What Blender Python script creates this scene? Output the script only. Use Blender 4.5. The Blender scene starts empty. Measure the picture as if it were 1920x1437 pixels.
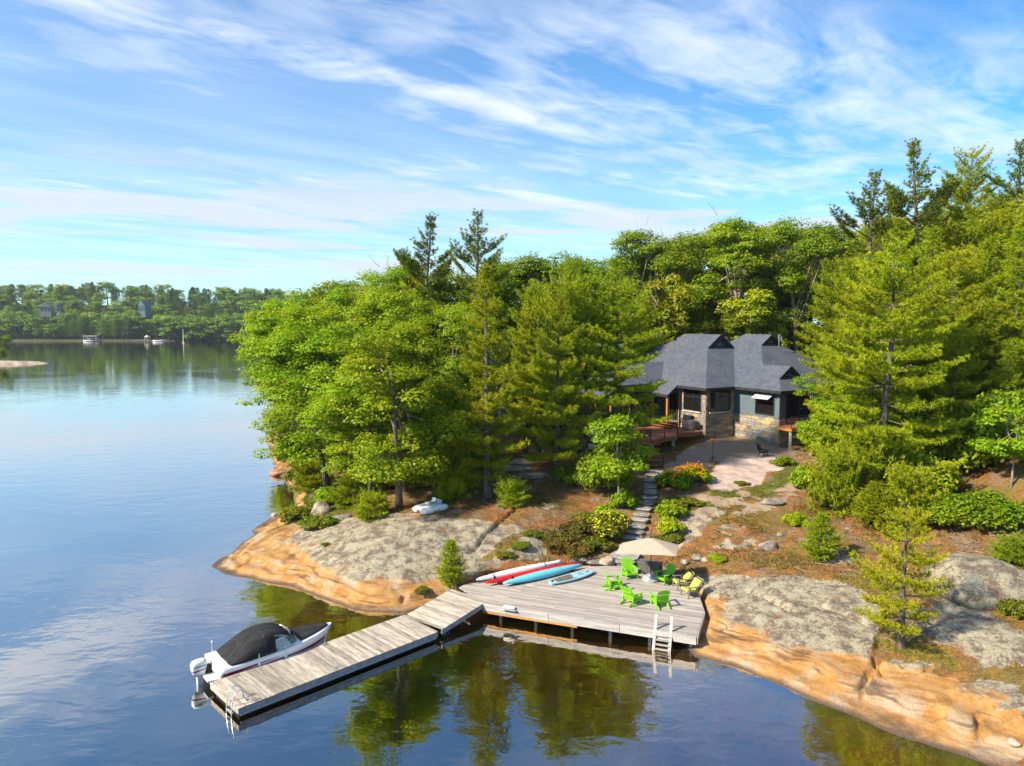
import bpy, math, random
import numpy as np
from mathutils import Vector, Matrix

# ------------------------------------------------------------------ camera, sky, sun, exposure
scene = bpy.context.scene
F, CX, CY, CAMH = 1331.0, 960.0, 718.5, 15.0
PITCH = math.atan((718.5 - 605.0) / F)
cam_data = bpy.data.cameras.new('camera')
cam = bpy.data.objects.new('camera', cam_data)
scene.collection.objects.link(cam)
cam.location = (0, 0, CAMH)
cam.rotation_euler = (math.pi / 2 - PITCH, 0, 0)
cam_data.sensor_width = 36.0
cam_data.lens = 36.0 * F / 1920.0
cam_data.clip_start = 0.5
cam_data.clip_end = 12000
scene.camera = cam

SUN_DIR = Vector((-0.80, -0.41, 0.68)).normalized()
SUN_EL = math.asin(SUN_DIR.z)
SUN_AZ = math.atan2(SUN_DIR.x, SUN_DIR.y)      # clockwise from +Y

sun_data = bpy.data.lights.new('sun', 'SUN')
sun_data.energy = 4.6
sun_data.angle = math.radians(3.0)
sun_data.color = (1.0, 0.885, 0.68)
sun = bpy.data.objects.new('sun', sun_data)
scene.collection.objects.link(sun)
sun.rotation_euler = (-SUN_DIR).to_track_quat('-Z', 'Y').to_euler()

scene.view_settings.view_transform = 'Standard'
scene.view_settings.look = 'None'
scene.view_settings.gamma = 1.0
scene.view_settings.use_curve_mapping = False
scene.view_settings.exposure = 1.08
scene.cycles.use_denoising = True
scene.cycles.max_bounces = 8
scene.cycles.diffuse_bounces = 5
scene.cycles.glossy_bounces = 3
scene.cycles.transmission_bounces = 4
scene.cycles.transparent_max_bounces = 8
scene.cycles.caustics_reflective = False
scene.cycles.caustics_refractive = False
scene.cycles.use_adaptive_sampling = True
scene.cycles.adaptive_threshold = 0.015


class NT:
    """tiny node-tree helper"""
    def __init__(s, tree):
        s.t = tree; s.n = tree.nodes; s.l = tree.links; s.n.clear()
    def node(s, typ, **kw):
        nd = s.n.new(typ)
        for k, v in kw.items():
            setattr(nd, k, v)
        return nd
    def put(s, sock, v):
        if v is None: return
        if isinstance(v, bpy.types.NodeSocket): s.l.new(v, sock)
        else:
            if isinstance(v, (tuple, list)) and len(v) == 3 and sock.type == 'RGBA': v = (*v, 1)
            sock.default_value = v
    def m(s, op, a, b=None, c=None, clamp=False):
        nd = s.node('ShaderNodeMath', operation=op, use_clamp=clamp)
        s.put(nd.inputs[0], a); s.put(nd.inputs[1], b); s.put(nd.inputs[2], c)
        return nd.outputs[0]
    def vm(s, op, a, b=None, scale=None):
        nd = s.node('ShaderNodeVectorMath', operation=op)
        s.put(nd.inputs[0], a); s.put(nd.inputs[1], b)
        if scale is not None: s.put(nd.inputs['Scale'], scale)
        return nd.outputs['Value'] if op in ('DOT_PRODUCT', 'LENGTH') else nd.outputs[0]
    def mix(s, f, a, b, blend='MIX'):
        nd = s.node('ShaderNodeMix', data_type='RGBA', blend_type=blend)
        nd.clamp_factor = True
        s.put(nd.inputs[0], f); s.put(nd.inputs[6], a); s.put(nd.inputs[7], b)
        return nd.outputs[2]
    def ramp(s, f, lo, hi, smooth=True):
        nd = s.node('ShaderNodeMapRange', interpolation_type='SMOOTHSTEP' if smooth else 'LINEAR')
        s.put(nd.inputs[0], f); s.put(nd.inputs[1], lo); s.put(nd.inputs[2], hi)
        return nd.outputs[0]
    def noise(s, vec, scale, detail=4, rough=0.55, dist=0.0, typ='FBM', dim='3D'):
        nd = s.node('ShaderNodeTexNoise', noise_dimensions=dim)
        (s.put(nd.inputs['Vector'], vec) if dim != '1D' else None); s.put(nd.inputs['Scale'], scale); s.put(nd.inputs['Detail'], detail)
        s.put(nd.inputs['Roughness'], rough); s.put(nd.inputs['Distortion'], dist)
        return nd.outputs['Fac']
    def mapping(s, vec, loc=(0, 0, 0), rot=(0, 0, 0), scale=(1, 1, 1)):
        nd = s.node('ShaderNodeMapping')
        s.put(nd.inputs[0], vec); nd.inputs[1].default_value = loc; nd.inputs[2].default_value = rot; nd.inputs[3].default_value = scale
        return nd.outputs[0]
    def bump(s, h, strength=0.3, dist=0.05, normal=None):
        nd = s.node('ShaderNodeBump'); nd.inputs['Strength'].default_value = strength; nd.inputs['Distance'].default_value = dist
        s.put(nd.inputs['Height'], h)
        if normal is not None: s.put(nd.inputs['Normal'], normal)
        return nd.outputs[0]
    def attr(s, name):
        return s.node('ShaderNodeAttribute', attribute_name=name)


# ---- world: Nishita sky with procedural cirrus laid out on a plane high above the lake
world = bpy.data.worlds.new('World'); scene.world = world; world.use_nodes = True
world.cycles.sampling_method = 'MANUAL'; world.cycles.sample_map_resolution = 512
w = NT(world.node_tree)
sky = w.node('ShaderNodeTexSky', sky_type='NISHITA')
sky.sun_disc = False
sky.sun_elevation = SUN_EL
sky.sun_rotation = SUN_AZ
sky.altitude = 250; sky.air_density = 1.0; sky.dust_density = 0.35; sky.ozone_density = 2.6
tc = w.node('ShaderNodeTexCoord')
nrm = w.vm('NORMALIZE', tc.outputs['Generated'])
sep = w.node('ShaderNodeSeparateXYZ'); w.put(sep.inputs[0], nrm)
zc = w.m('MAXIMUM', sep.outputs[2], 0.0)
inv = w.m('DIVIDE', 1.0, w.m('ADD', zc, 0.025))
plane = w.node('ShaderNodeCombineXYZ')
w.put(plane.inputs[0], w.m('MULTIPLY', sep.outputs[0], inv)); w.put(plane.inputs[1], w.m('MULTIPLY', sep.outputs[1], inv))
pv = plane.outputs[0]
# streak frame: x along the streaks, y across
fr = w.mapping(pv, rot=(0, 0, -math.radians(43)))
wob = w.noise(w.mapping(fr, scale=(0.5, 0.8, 1)), 1.0, 3, 0.5)
fs = w.node('ShaderNodeSeparateXYZ'); w.put(fs.inputs[0], fr)
acr = w.m('ADD', fs.outputs[1], w.m('MULTIPLY', w.m('SUBTRACT', wob, 0.5), 0.8))
alo = fs.outputs[0]
def streak(c, hw, a0, a1, soft):
    d = w.m('ABSOLUTE', w.m('SUBTRACT', acr, c))
    g = w.m('SUBTRACT', 1.0, w.ramp(d, 0.0, hw))
    e = w.m('MULTIPLY', w.ramp(alo, a0 - soft, a0 + soft), w.m('SUBTRACT', 1.0, w.ramp(alo, a1 - soft, a1 + soft)))
    return w.m('MULTIPLY', g, e)
st = streak(2.30, 0.34, -0.6, 2.9, 0.6)
for a in ((1.85, 0.6, 0.4, 1.7, 0.5, .6), (3.62, 0.28, 1.9, 5.0, 0.4, .8), (5.25, 0.42, 1.5, 3.9, 0.4, .9), (7.2, 0.6, 2.2, 5.6, 0.8, .7),
          (5.9, 1.5, -0.6, 2.4, 1.0, .75), (1.15, 0.8, 2.5, 5.0, 0.7, .55), (-0.3, 0.9, 3.2, 8.0, 0.8, .45)):
    st = w.m('MAXIMUM', st, w.m('MULTIPLY', streak(*a[:5]), a[5]))
fib = w.noise(w.mapping(fr, scale=(0.8, 1.9, 1)), 1.1, 7, 0.56, 0.9)
fine = w.noise(w.mapping(fr, loc=(3.1, 1.7, 0), scale=(1.4, 2.6, 1)), 2.3, 6, 0.58, 0.6)
broad = w.noise(w.mapping(fr, loc=(7.3, 2.2, 0), scale=(0.35, 0.7, 1)), 1.0, 4, 0.55, 0.3)
cl = w.m('MULTIPLY', st, w.ramp(w.m('ADD', w.m('MULTIPLY', fib, 0.7), w.m('MULTIPLY', fine, 0.3)), 0.30, 0.62))
veil = w.m('MULTIPLY', w.ramp(broad, 0.26, 0.62), w.ramp(w.m('ADD', w.m('MULTIPLY', fib, .6), w.m('MULTIPLY', fine, .4)), 0.30, 0.70))
amount = w.m('MULTIPLY', w.m('MAXIMUM', w.m('MULTIPLY', cl, 0.88), w.m('MULTIPLY', veil, 0.66)), w.ramp(zc, 0.0, 0.07))
# pale milky veil over the lake side, thinning toward the blue on the right
amount = w.m('MAXIMUM', amount, w.m('ADD', 0.04, w.m('MULTIPLY', w.ramp(acr, 0.8, 4.0), w.m('ADD', 0.08, w.m('MULTIPLY', broad, 0.42)))))
# thin layer toward the horizon
hor = w.m('POWER', w.m('SUBTRACT', 1.0, zc), 9.0)
amount = w.m('MAXIMUM', amount, w.m('MULTIPLY', hor, 0.20), clamp=True)
hsv = w.node('ShaderNodeHueSaturation'); hsv.inputs['Saturation'].default_value = 1.25; hsv.inputs['Value'].default_value = 1.0
w.put(hsv.inputs['Color'], sky.outputs[0])
skyc = w.mix(1.0, hsv.outputs[0], (0.43, 0.80, 0.91), 'MULTIPLY')
amount = w.m('MAXIMUM', amount, w.m('MULTIPLY', w.ramp(acr, 2.6, 6.5), w.m('ADD', 0.10, w.m('MULTIPLY', fib, 0.52))), clamp=True)
shade = w.noise(w.mapping(fr, loc=(1.3, 8.2, 0), scale=(0.5, 1.5, 1)), 1.4, 4, 0.5)
cloudc = w.mix(w.ramp(shade, 0.40, 0.66), (5.2, 5.35, 5.6), (4.0, 4.25, 4.9))
low = w.noise(w.mapping(nrm, loc=(.3, .7, .2), scale=(3.2, 3.2, 34)), 1.0, 5, 0.5, 0.3)
lowa = w.m('MULTIPLY', w.m('MULTIPLY', w.ramp(low, 0.47, 0.58), w.ramp(zc, 0.04, 0.075)), w.m('SUBTRACT', 1.0, w.ramp(zc, 0.13, 0.24)))
final = w.mix(amount, skyc, cloudc)
final = w.mix(w.m('MULTIPLY', lowa, 0.8), final, (3.5, 3.7, 4.4))
bg = w.node('ShaderNodeBackground'); w.put(bg.inputs[0], final); bg.inputs[1].default_value = 0.112
ow = w.node('ShaderNodeOutputWorld'); w.l.new(bg.outputs[0], ow.inputs[0])

# ------------------------------------------------------------------ helpers
COL = scene.collection.objects
_c, _s = math.cos(PITCH), math.sin(PITCH)
def ray(px, py):
    a = (px - CX) / F; b = -(py - CY) / F
    return np.array([a, _c + b * _s, -_s + b * _c])
def un(px, py, z=0.0):
    d = ray(px, py); t = (z - CAMH) / d[2]
    return np.array([0, 0, CAMH]) + t * d
def at(px, py, Y):
    d = ray(px, py); return np.array([0, 0, CAMH]) + d * (Y / d[1])

def tag(o, label=None, cat=None, group=None, kind=None):
    if label: o['label'] = label
    if cat: o['category'] = cat
    if group: o['group'] = group
    if kind: o['kind'] = kind
    return o
def empty(name, loc=(0, 0, 0), rz=0.0, label=None, cat=None, group=None):
    o = bpy.data.objects.new(name, None); COL.link(o); o.location = loc; o.rotation_euler = (0, 0, rz)
    o.empty_display_size = 0.2
    return tag(o, label, cat, group)
def mesh_obj(name, verts, faces, mat=None, parent=None, smooth=False, loc=None):
    me = bpy.data.meshes.new(name)
    me.from_pydata([tuple(v) for v in verts], [], faces); me.update()
    if smooth: me.polygons.foreach_set('use_smooth', [True] * len(me.polygons))
    if mat is not None: me.materials.append(mat)
    o = bpy.data.objects.new(name, me); COL.link(o)
    if parent is not None: o.parent = parent
    if loc is not None: o.location = loc
    return o
def np_mesh(name, V, Q, mat, parent=None, smooth=False):
    """fast mesh from arrays; Q (n,3) or (n,4)"""
    me = bpy.data.meshes.new(name)
    V = np.asarray(V, np.float32); Q = np.asarray(Q, np.int32); k = Q.shape[1]
    me.vertices.add(len(V)); me.vertices.foreach_set('co', V.ravel())
    me.loops.add(Q.size); me.loops.foreach_set('vertex_index', Q.ravel())
    me.polygons.add(len(Q)); me.polygons.foreach_set('loop_start', np.arange(0, Q.size, k, dtype=np.int32))
    me.polygons.foreach_set('loop_total', np.full(len(Q), k, np.int32))
    if smooth: me.polygons.foreach_set('use_smooth', np.ones(len(Q), bool))
    me.update(); me.validate()
    if mat is not None: me.materials.append(mat)
    if name is None: return me
    o = bpy.data.objects.new(name, me); COL.link(o)
    if parent is not None: o.parent = parent
    return o
def copy_tree(o, parent=None):
    c = o.copy(); COL.link(c)
    if parent is not None: c.parent = parent
    for ch in list(o.children): copy_tree(ch, c)
    return c

class MB:
    """collects shapes into one mesh"""
    def __init__(s): s.v = []; s.f = []; s.uv = None
    def add(s, vs, fs):
        n = len(s.v); s.v += [tuple(map(float, p)) for p in vs]; s.f += [tuple(i + n for i in f) for f in fs]; return s
    def box(s, c, size, rz=0.0, M=None, taper=1.0):
        sx, sy, sz = size[0] / 2, size[1] / 2, size[2] / 2
        vs = [Vector((x * sx * (taper if z > 0 else 1), y * sy * (taper if z > 0 else 1), z * sz)) for z in (-1, 1) for x, y in ((-1, -1), (1, -1), (1, 1), (-1, 1))]
        R = M if M is not None else Matrix.Rotation(rz, 3, 'Z')
        c = Vector(c)
        return s.add([R @ p + c for p in vs], [(3, 2, 1, 0), (4, 5, 6, 7), (0, 1, 5, 4), (1, 2, 6, 5), (2, 3, 7, 6), (3, 0, 4, 7)])
    def beam(s, a, b, wd, th, up=(0, 0, 1)):
        """rectangular bar from a to b; wd across, th along up"""
        a, b = Vector(a), Vector(b); d = (b - a)
        L = d.length; d.normalize(); up = Vector(up)
        x = d.cross(up)
        if x.length < 1e-4: x = d.cross(Vector((1, 0, 0)))
        x.normalize(); z = x.cross(d)
        M = Matrix((x, d, z)).transposed()
        return s.box((a + b) / 2, (wd, L, th), M=M)
    def tube(s, pts, rad, n=8, cap=True):
        pts = [Vector(p) for p in pts]
        if not hasattr(rad, '__len__'): rad = [rad] * len(pts)
        n0 = len(s.v); vs = []; prev = None
        for i, p in enumerate(pts):
            t = (pts[min(i + 1, len(pts) - 1)] - pts[max(i - 1, 0)]).normalized()
            if prev is None:
                x = t.orthogonal().normalized()
            else:
                x = (prev - t * prev.dot(t))
                x = x.normalized() if x.length > 1e-6 else t.orthogonal().normalized()
            prev = x; y = t.cross(x)
            for k in range(n):
                a = 2 * math.pi * k / n
                vs.append(p + (x * math.cos(a) + y * math.sin(a)) * rad[i])
        fs = []
        for i in range(len(pts) - 1):
            for k in range(n):
                k2 = (k + 1) % n
                fs.append((i * n + k, i * n + k2, (i + 1) * n + k2, (i + 1) * n + k))
        if cap:
            fs.append(tuple(range(n - 1, -1, -1))); fs.append(tuple((len(pts) - 1) * n + k for k in range(n)))
        return s.add(vs, fs)
    def lathe(s, prof, n=16, c=(0, 0, 0)):
        vs = []; fs = []
        for r, z in prof:
            for k in range(n):
                a = 2 * math.pi * k / n; vs.append((c[0] + r * math.cos(a), c[1] + r * math.sin(a), c[2] + z))
        for i in range(len(prof) - 1):
            for k in range(n):
                k2 = (k + 1) % n; fs.append((i * n + k, i * n + k2, (i + 1) * n + k2, (i + 1) * n + k))
        fs.append(tuple(range(n - 1, -1, -1))); fs.append(tuple((len(prof) - 1) * n + k for k in range(n)))
        return s.add(vs, fs)
    def prism(s, poly, z0, z1):
        n = len(poly)
        a = sum(poly[i][0] * poly[(i + 1) % n][1] - poly[(i + 1) % n][0] * poly[i][1] for i in range(n))
        if a < 0: poly = poly[::-1]
        g = (lambda z, p: z(p) if callable(z) else z)
        vs = [(p[0], p[1], g(z0, p)) for p in poly] + [(p[0], p[1], g(z1, p)) for p in poly]
        fs = [tuple(range(n - 1, -1, -1)), tuple(range(n, 2 * n))] + [(i, (i + 1) % n, n + (i + 1) % n, n + i) for i in range(n)]
        return s.add(vs, fs)
    def slab(s, poly3, th):
        """thick sheet: 3-D polygon extruded down along -normal"""
        P = [Vector(p) for p in poly3]; n = len(P)
        nr = Vector((0, 0, 0))
        for i in range(n): nr += P[i].cross(P[(i + 1) % n])
        nr.normalize()
        if nr.z < 0: P = P[::-1]; nr = -nr
        Q = [p - nr * th for p in P]
        return s.add(P + Q, [tuple(range(n)), tuple(range(2 * n - 1, n - 1, -1))] + [((i + 1) % n, i, n + i, n + (i + 1) % n) for i in range(n)])
    def loft(s, rings, closed=True, cap=True):
        n = len(rings[0]); vs = [p for r in rings for p in r]; fs = []
        for i in range(len(rings) - 1):
            for k in range(n if closed else n - 1):
                k2 = (k + 1) % n
                fs.append((i * n + k, i * n + k2, (i + 1) * n + k2, (i + 1) * n + k))
        if cap and closed:
            fs.append(tuple(range(n - 1, -1, -1))); fs.append(tuple((len(rings) - 1) * n + k for k in range(n)))
        return s.add(vs, fs)
    def build(s, name, mat, parent=None, smooth=False, origin=None, bevel=0.0):
        vs = s.v
        if origin is not None: vs = [(p[0] - origin[0], p[1] - origin[1], p[2] - origin[2]) for p in vs]
        o = mesh_obj(name, vs, s.f, mat, parent, smooth)
        if bevel:
            b = o.modifiers.new('bevel', 'BEVEL'); b.width = bevel; b.segments = 2; b.limit_method = 'ANGLE'
        return o

# ------------------------------------------------------------------ numpy noise
def _hash(ix, iy, seed):
    h = (ix.astype(np.int64) * 374761393 + iy.astype(np.int64) * 668265263 + seed * 1442695041) & 0xffffffff
    h = ((h ^ (h >> 13)) * 1274126177) & 0xffffffff
    return ((h ^ (h >> 16)) & 0xffff) / 65535.0
def vnoise(x, y, seed=0):
    ix = np.floor(x); iy = np.floor(y); fx = x - ix; fy = y - iy
    fx = fx * fx * (3 - 2 * fx); fy = fy * fy * (3 - 2 * fy)
    a = _hash(ix, iy, seed); b = _hash(ix + 1, iy, seed); c = _hash(ix, iy + 1, seed); d = _hash(ix + 1, iy + 1, seed)
    return (a * (1 - fx) + b * fx) * (1 - fy) + (c * (1 - fx) + d * fx) * fy
def fbm(x, y, oct=4, seed=0, gain=0.5):
    r = np.zeros_like(x, dtype=float); a = 1.0; t = 0.0
    for k in range(oct):
        r += a * (vnoise(x, y, seed + k * 17) - 0.5) * 2; t += a; a *= gain; x = x * 2.03 + 5.3; y = y * 2.03 + 1.7
    return r / t
def sstep(a, b, x):
    t = np.clip((x - a) / (b - a), 0, 1); return t * t * (3 - 2 * t)
def poly_sd(x, y, poly):
    """signed distance to a polygon, positive inside"""
    P = np.asarray(poly, float); n = len(P)
    d2 = np.full(x.shape, 1e12); ins = np.zeros(x.shape, bool)
    for i in range(n):
        ax, ay = P[i]; bx, by = P[(i + 1) % n]
        ex, ey = bx - ax, by - ay; L = ex * ex + ey * ey + 1e-12
        t = np.clip(((x - ax) * ex + (y - ay) * ey) / L, 0, 1)
        d2 = np.minimum(d2, (x - ax - t * ex) ** 2 + (y - ay - t * ey) ** 2)
        c = (ay > y) != (by > y)
        with np.errstate(divide='ignore', invalid='ignore'):
            xi = (bx - ax) * (y - ay) / (by - ay if by != ay else 1e-9) + ax
        ins ^= c & (x < xi)
    d = np.sqrt(d2)
    return np.where(ins, d, -d)

# ------------------------------------------------------------------ terrain
shore_px = [(1830, 1428), (1700, 1385), (1600, 1345), (1500, 1300), (1440, 1272), (1400, 1257), (1345, 1242), (1305, 1232)]
SHORE = [(120, -40), (60, -6), (35, 8), (22, 17.5)] + [tuple(un(*p)[:2]) for p in shore_px]
SHORE += [(8.0, 33.4), (6.6, 35.3), (3.5, 36.5), (0.5, 36.9), (-1.6, 36.9), (-2.9, 36.6)]
shore_px2 = [(800, 1142), (760, 1149), (700, 1148), (660, 1143), (600, 1122), (540, 1100), (480, 1087), (420, 1077), (396, 1063),
             (412, 1050), (440, 1032), (462, 1012), (475, 1003), (468, 997), (482, 986), (505, 972), (535, 962), (552, 950), (550, 925), (535, 900), (518, 882)]
SHORE += [tuple(un(*p)[:2]) for p in shore_px2]
SHORE += [(-27, 80), (-32, 92), (-33, 104), (-28, 120), (-8, 142), (40, 172), (140, 215), (420, 260), (420, -40)]

def W(px, py, z):
    p = un(px, py, z); return (p[0], p[1], z)
CTRL = [W(*a) for a in [
    (560, 990, 1.0), (650, 975, 1.8), (760, 965, 2.5), (850, 980, 2.4), (930, 995, 2.3), (1000, 1008, 2.0), (700, 1050, 1.6), (790, 1045, 1.7), (800, 1085, 1.0),
    (560, 1040, .9), (480, 1040, .6), (905, 1040, 1.5), (980, 1040, 1.5), (900, 935, 2.8), (1047, 910, 3.3), (1100, 885, 3.8), (950, 880, 3.5),
    (1190, 1015, 1.3), (1222, 890, 3.6), (1170, 950, 2.6), (1120, 1010, 1.6), (1300, 965, 2.6), (1330, 920, 3.4), (1440, 880, 3.9),
    (1460, 838, 4.3), (1325, 825, 4.5), (1230, 850, 4.1), (1400, 990, 2.3), (1330, 1030, 1.7), (1250, 1040, 1.2), (1140, 1050, .95),
    (1450, 1085, 1.7), (1345, 1090, 1.15), (1600, 1095, 1.9), (1500, 1078, 1.9), (1540, 1040, 2.1), (1655, 1008, 2.6), (1840, 1060, 2.7),
    (1760, 1120, 2.0), (1690, 1215, 1.15), (1880, 1210, 1.6), (1620, 1180, 1.35), (1450, 1150, 1.35), (1540, 1200, 1.1), (1350, 1140, 1.1), (1880, 940, 4.5), (1750, 900, 4.6),
    (1900, 860, 6.5), (1600, 900, 4.1), (1900, 1120, 2.4), (1500, 920, 3.4), (620, 895, 1.3), (745, 950, 2.3), (560, 930, .7), (600, 965, .9),
    (700, 900, 2.2), (820, 945, 2.6), (1720, 1290, .75), (1850, 1330, .8)]]
CTRL += [(4, 39.6, .45), (0, 38.2, .4), (8, 38.5, .5), (3, 37.2, .25), (9.6, 36, .6), (6.5, 40.8, .75), (2, 41.5, 1.0),
         (20, 75, 5.5), (5, 70, 4.4), (-10, 70, 3.4), (-20, 80, 2.6), (0, 90, 6), (30, 70, 7), (45, 60, 9), (45, 45, 6.5), (30, 45, 4.6),
         (40, 90, 9), (80, 80, 13), (0, 130, 8), (60, 140, 12), (35, 30, 2.6), (60, 30, 6), (26, 21, 1.2), (90, 20, 8), (15, 66, 4.6), (26, 62, 4.4),
         (140, 60, 15), (200, 150, 16), (120, 190, 10), (8, 62, 4.2)]
_C = np.array(CTRL)
def _tps_fit(C, lam=0.6):
    n = len(C); d = np.hypot(C[:, None, 0] - C[None, :, 0], C[:, None, 1] - C[None, :, 1])
    K = np.where(d > 0, d * d * np.log(d + 1e-9), 0) + lam * np.eye(n) * 5
    Pm = np.c_[np.ones(n), C[:, :2]]
    A = np.block([[K, Pm], [Pm.T, np.zeros((3, 3))]])
    return np.linalg.solve(A, np.r_[C[:, 2], 0, 0, 0])
_TW = _tps_fit(_C)
def tps(x, y):
    r = _TW[-3] + _TW[-2] * x + _TW[-1] * y
    for k in range(len(_C)):
        d2 = (x - _C[k, 0]) ** 2 + (y - _C[k, 1]) ** 2
        r = r + _TW[k] * 0.5 * d2 * np.log(d2 + 1e-12)
    return r

DECK = [(-1.49, 34.98), (8.37, 31.11), (9.42, 33.75), (9.75, 36.0), (9.75, 37.2), (8.9, 39.6), (6.9, 40.5), (4.12, 40.4), (1.0, 39.0), (-2.53, 37.56), (-2.8, 37.02)]
# cracks in the bedrock, as pixel polylines
CRACKS_PX = [[(1640, 1240), (1625, 1270), (1612, 1310), (1600, 1348)], [(1838, 1330), (1835, 1380), (1840, 1437)], [(1355, 1215), (1340, 1245)],
             [(760, 1105), (735, 1130), (700, 1150)], [(800, 1110), (770, 1145)], [(1660, 1190), (1640, 1235), (1660, 1262), (1790, 1262), (1920, 1270)],
             [(1300, 1140), (1400, 1128), (1480, 1165), (1530, 1160), (1640, 1200)], [(440, 1050), (470, 1038)], [(880, 1060), (930, 1030), (985, 995)]]
CRACKS = [[tuple(un(p[0], p[1], 0.8)[:2]) for p in c] for c in CRACKS_PX]
def seg_d(x, y, pts):
    d2 = np.full(x.shape, 1e9)
    for (ax, ay), (bx, by) in zip(pts[:-1], pts[1:]):
        ex, ey = bx - ax, by - ay; L = ex * ex + ey * ey + 1e-9
        t = np.clip(((x - ax) * ex + (y - ay) * ey) / L, 0, 1)
        d2 = np.minimum(d2, (x - ax - t * ex) ** 2 + (y - ay - t * ey) ** 2)
    return np.sqrt(d2)

def terrain(x, y, detail=True):
    x = np.asarray(x, float); y = np.asarray(y, float)
    d = poly_sd(x, y, SHORE) + 0.22 * fbm(x * 0.55, y * 0.55, 3, 5)
    h = np.maximum(tps(x, y), 0.25)
    land = h * (1 - np.exp(-np.maximum(d, 0) / 0.95))
    if detail:
        near = sstep(0.0, 0.6, d)
        land = land + near * (0.20 * fbm(x * 0.35, y * 0.35, 3, 11) + 0.11 * fbm(x * 1.1 + y * .5, y * 1.7, 4, 23) - 0.10 * np.abs(fbm(x * .5 + 4, y * .8, 3, 61)))
        # ledges that follow the water line on bare rock
        led = 0.12 * np.sin((land + 0.35 * fbm(x * .3, y * .3, 2, 3)) * 15.0) * np.exp(-((land - .5) / .45) ** 2)
        land = land + led * near
        for c in CRACKS:
            cd = seg_d(x + 0.12 * fbm(x * 1.3, y * 1.3, 2, 31), y + 0.12 * fbm(x * 1.3 + 9, y * 1.3, 2, 32), c)
            land = land - 0.30 * np.exp(-(cd / 0.12) ** 2) * near * sstep(.12, .5, land)
    bed = -(0.30 * np.abs(d) + 0.028 * d * d)
    bed = np.maximum(bed, -7.0) + 0.25 * fbm(x * .5, y * .5, 3, 41) * sstep(0.2, 3, -d)
    z = np.where(d > 0, land, bed)
    dk = poly_sd(x, y, DECK)
    z = np.where(dk > -0.25, np.minimum(z, 0.42), z)
    z = np.where((dk <= -0.25) & (dk > -0.9), np.minimum(z, 0.42 + (-0.25 - dk) * 2.2), z)
    return z
def hz(x, y):
    return float(terrain(np.array([x]), np.array([y]))[0])
def hit(px, py, far=140.0):
    """where the camera's line through a photograph pixel meets the ground"""
    d = ray(px, py); Y = np.concatenate([np.arange(20, 90, 0.1), np.arange(90, far, 0.5)]); t = Y / d[1]
    z = terrain(d[0] * t, Y); zz = CAMH + d[2] * t
    k = np.where(zz < np.maximum(z, 0.0))[0]
    k = k[0] if len(k) else -1
    return np.array([d[0] * t[k], Y[k], z[k]])
def hits(poly):
    return [tuple(hit(*p)[:2]) for p in poly]

# masks for the ground material (exposed rock, slab, grass, moss), as outlines on the ground
ROCKS = [hits(p) for p in [
    [(385, 1064), (455, 1002), (560, 985), (650, 972), (760, 963), (860, 974), (960, 985), (1022, 1000), (1030, 1040), (1005, 1052), (930, 1064), (880, 1092), (850, 1118), (790, 1146), (700, 1152), (600, 1128), (480, 1090)],
    [(462, 1000), (500, 970), (560, 946), (578, 952), (535, 985), (500, 998)],
    [(1285, 1076), (1400, 1080), (1520, 1087), (1605, 1097), (1640, 1130), (1652, 1180), (1640, 1240), (1700, 1255), (1790, 1275), (1919, 1285), (1919, 1430), (1830, 1430), (1600, 1348), (1400, 1258), (1300, 1226)],
    [(1700, 1150), (1790, 1118), (1919, 1185), (1919, 1245), (1880, 1262), (1780, 1212), (1700, 1180)],
    [(1640, 1246), (1690, 1236), (1760, 1252), (1700, 1262)],
    [(1240, 878), (1300, 832), (1400, 820), (1495, 845), (1485, 866), (1345, 868), (1300, 892)],
    [(1240, 1002), (1290, 962), (1330, 950), (1360, 962), (1310, 1000), (1275, 1032)],
    [(1370, 965), (1420, 942), (1480, 930), (1470, 945), (1410, 965)],
    [(1440, 920), (1500, 900), (1540, 905), (1480, 925)]]]
SLAB = hits([(1322, 905), (1345, 868), (1440, 848), (1490, 862), (1470, 880), (1440, 884), (1432, 906), (1372, 922), (1330, 920)])
GRASS = [hits(p) for p in [[(1230, 940), (1330, 924), (1440, 906), (1490, 872), (1520, 900), (1420, 938), (1310, 962), (1240, 985)],
         [(500, 985), (590, 955), (640, 965), (600, 980), (540, 994)], [(540, 950), (560, 880), (640, 900), (700, 960), (620, 965)]]]
MOSS = [hits(p) for p in [[(1640, 1200), (1690, 1190), (1770, 1216), (1830, 1242), (1780, 1246), (1700, 1240), (1640, 1230)],
        [(1560, 1080), (1640, 1070), (1800, 1110), (1900, 1150), (1919, 1180), (1790, 1115), (1650, 1120)],
        [(960, 1000), (1020, 985), (1000, 1000), (930, 1050), (890, 1058)]]]

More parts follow.
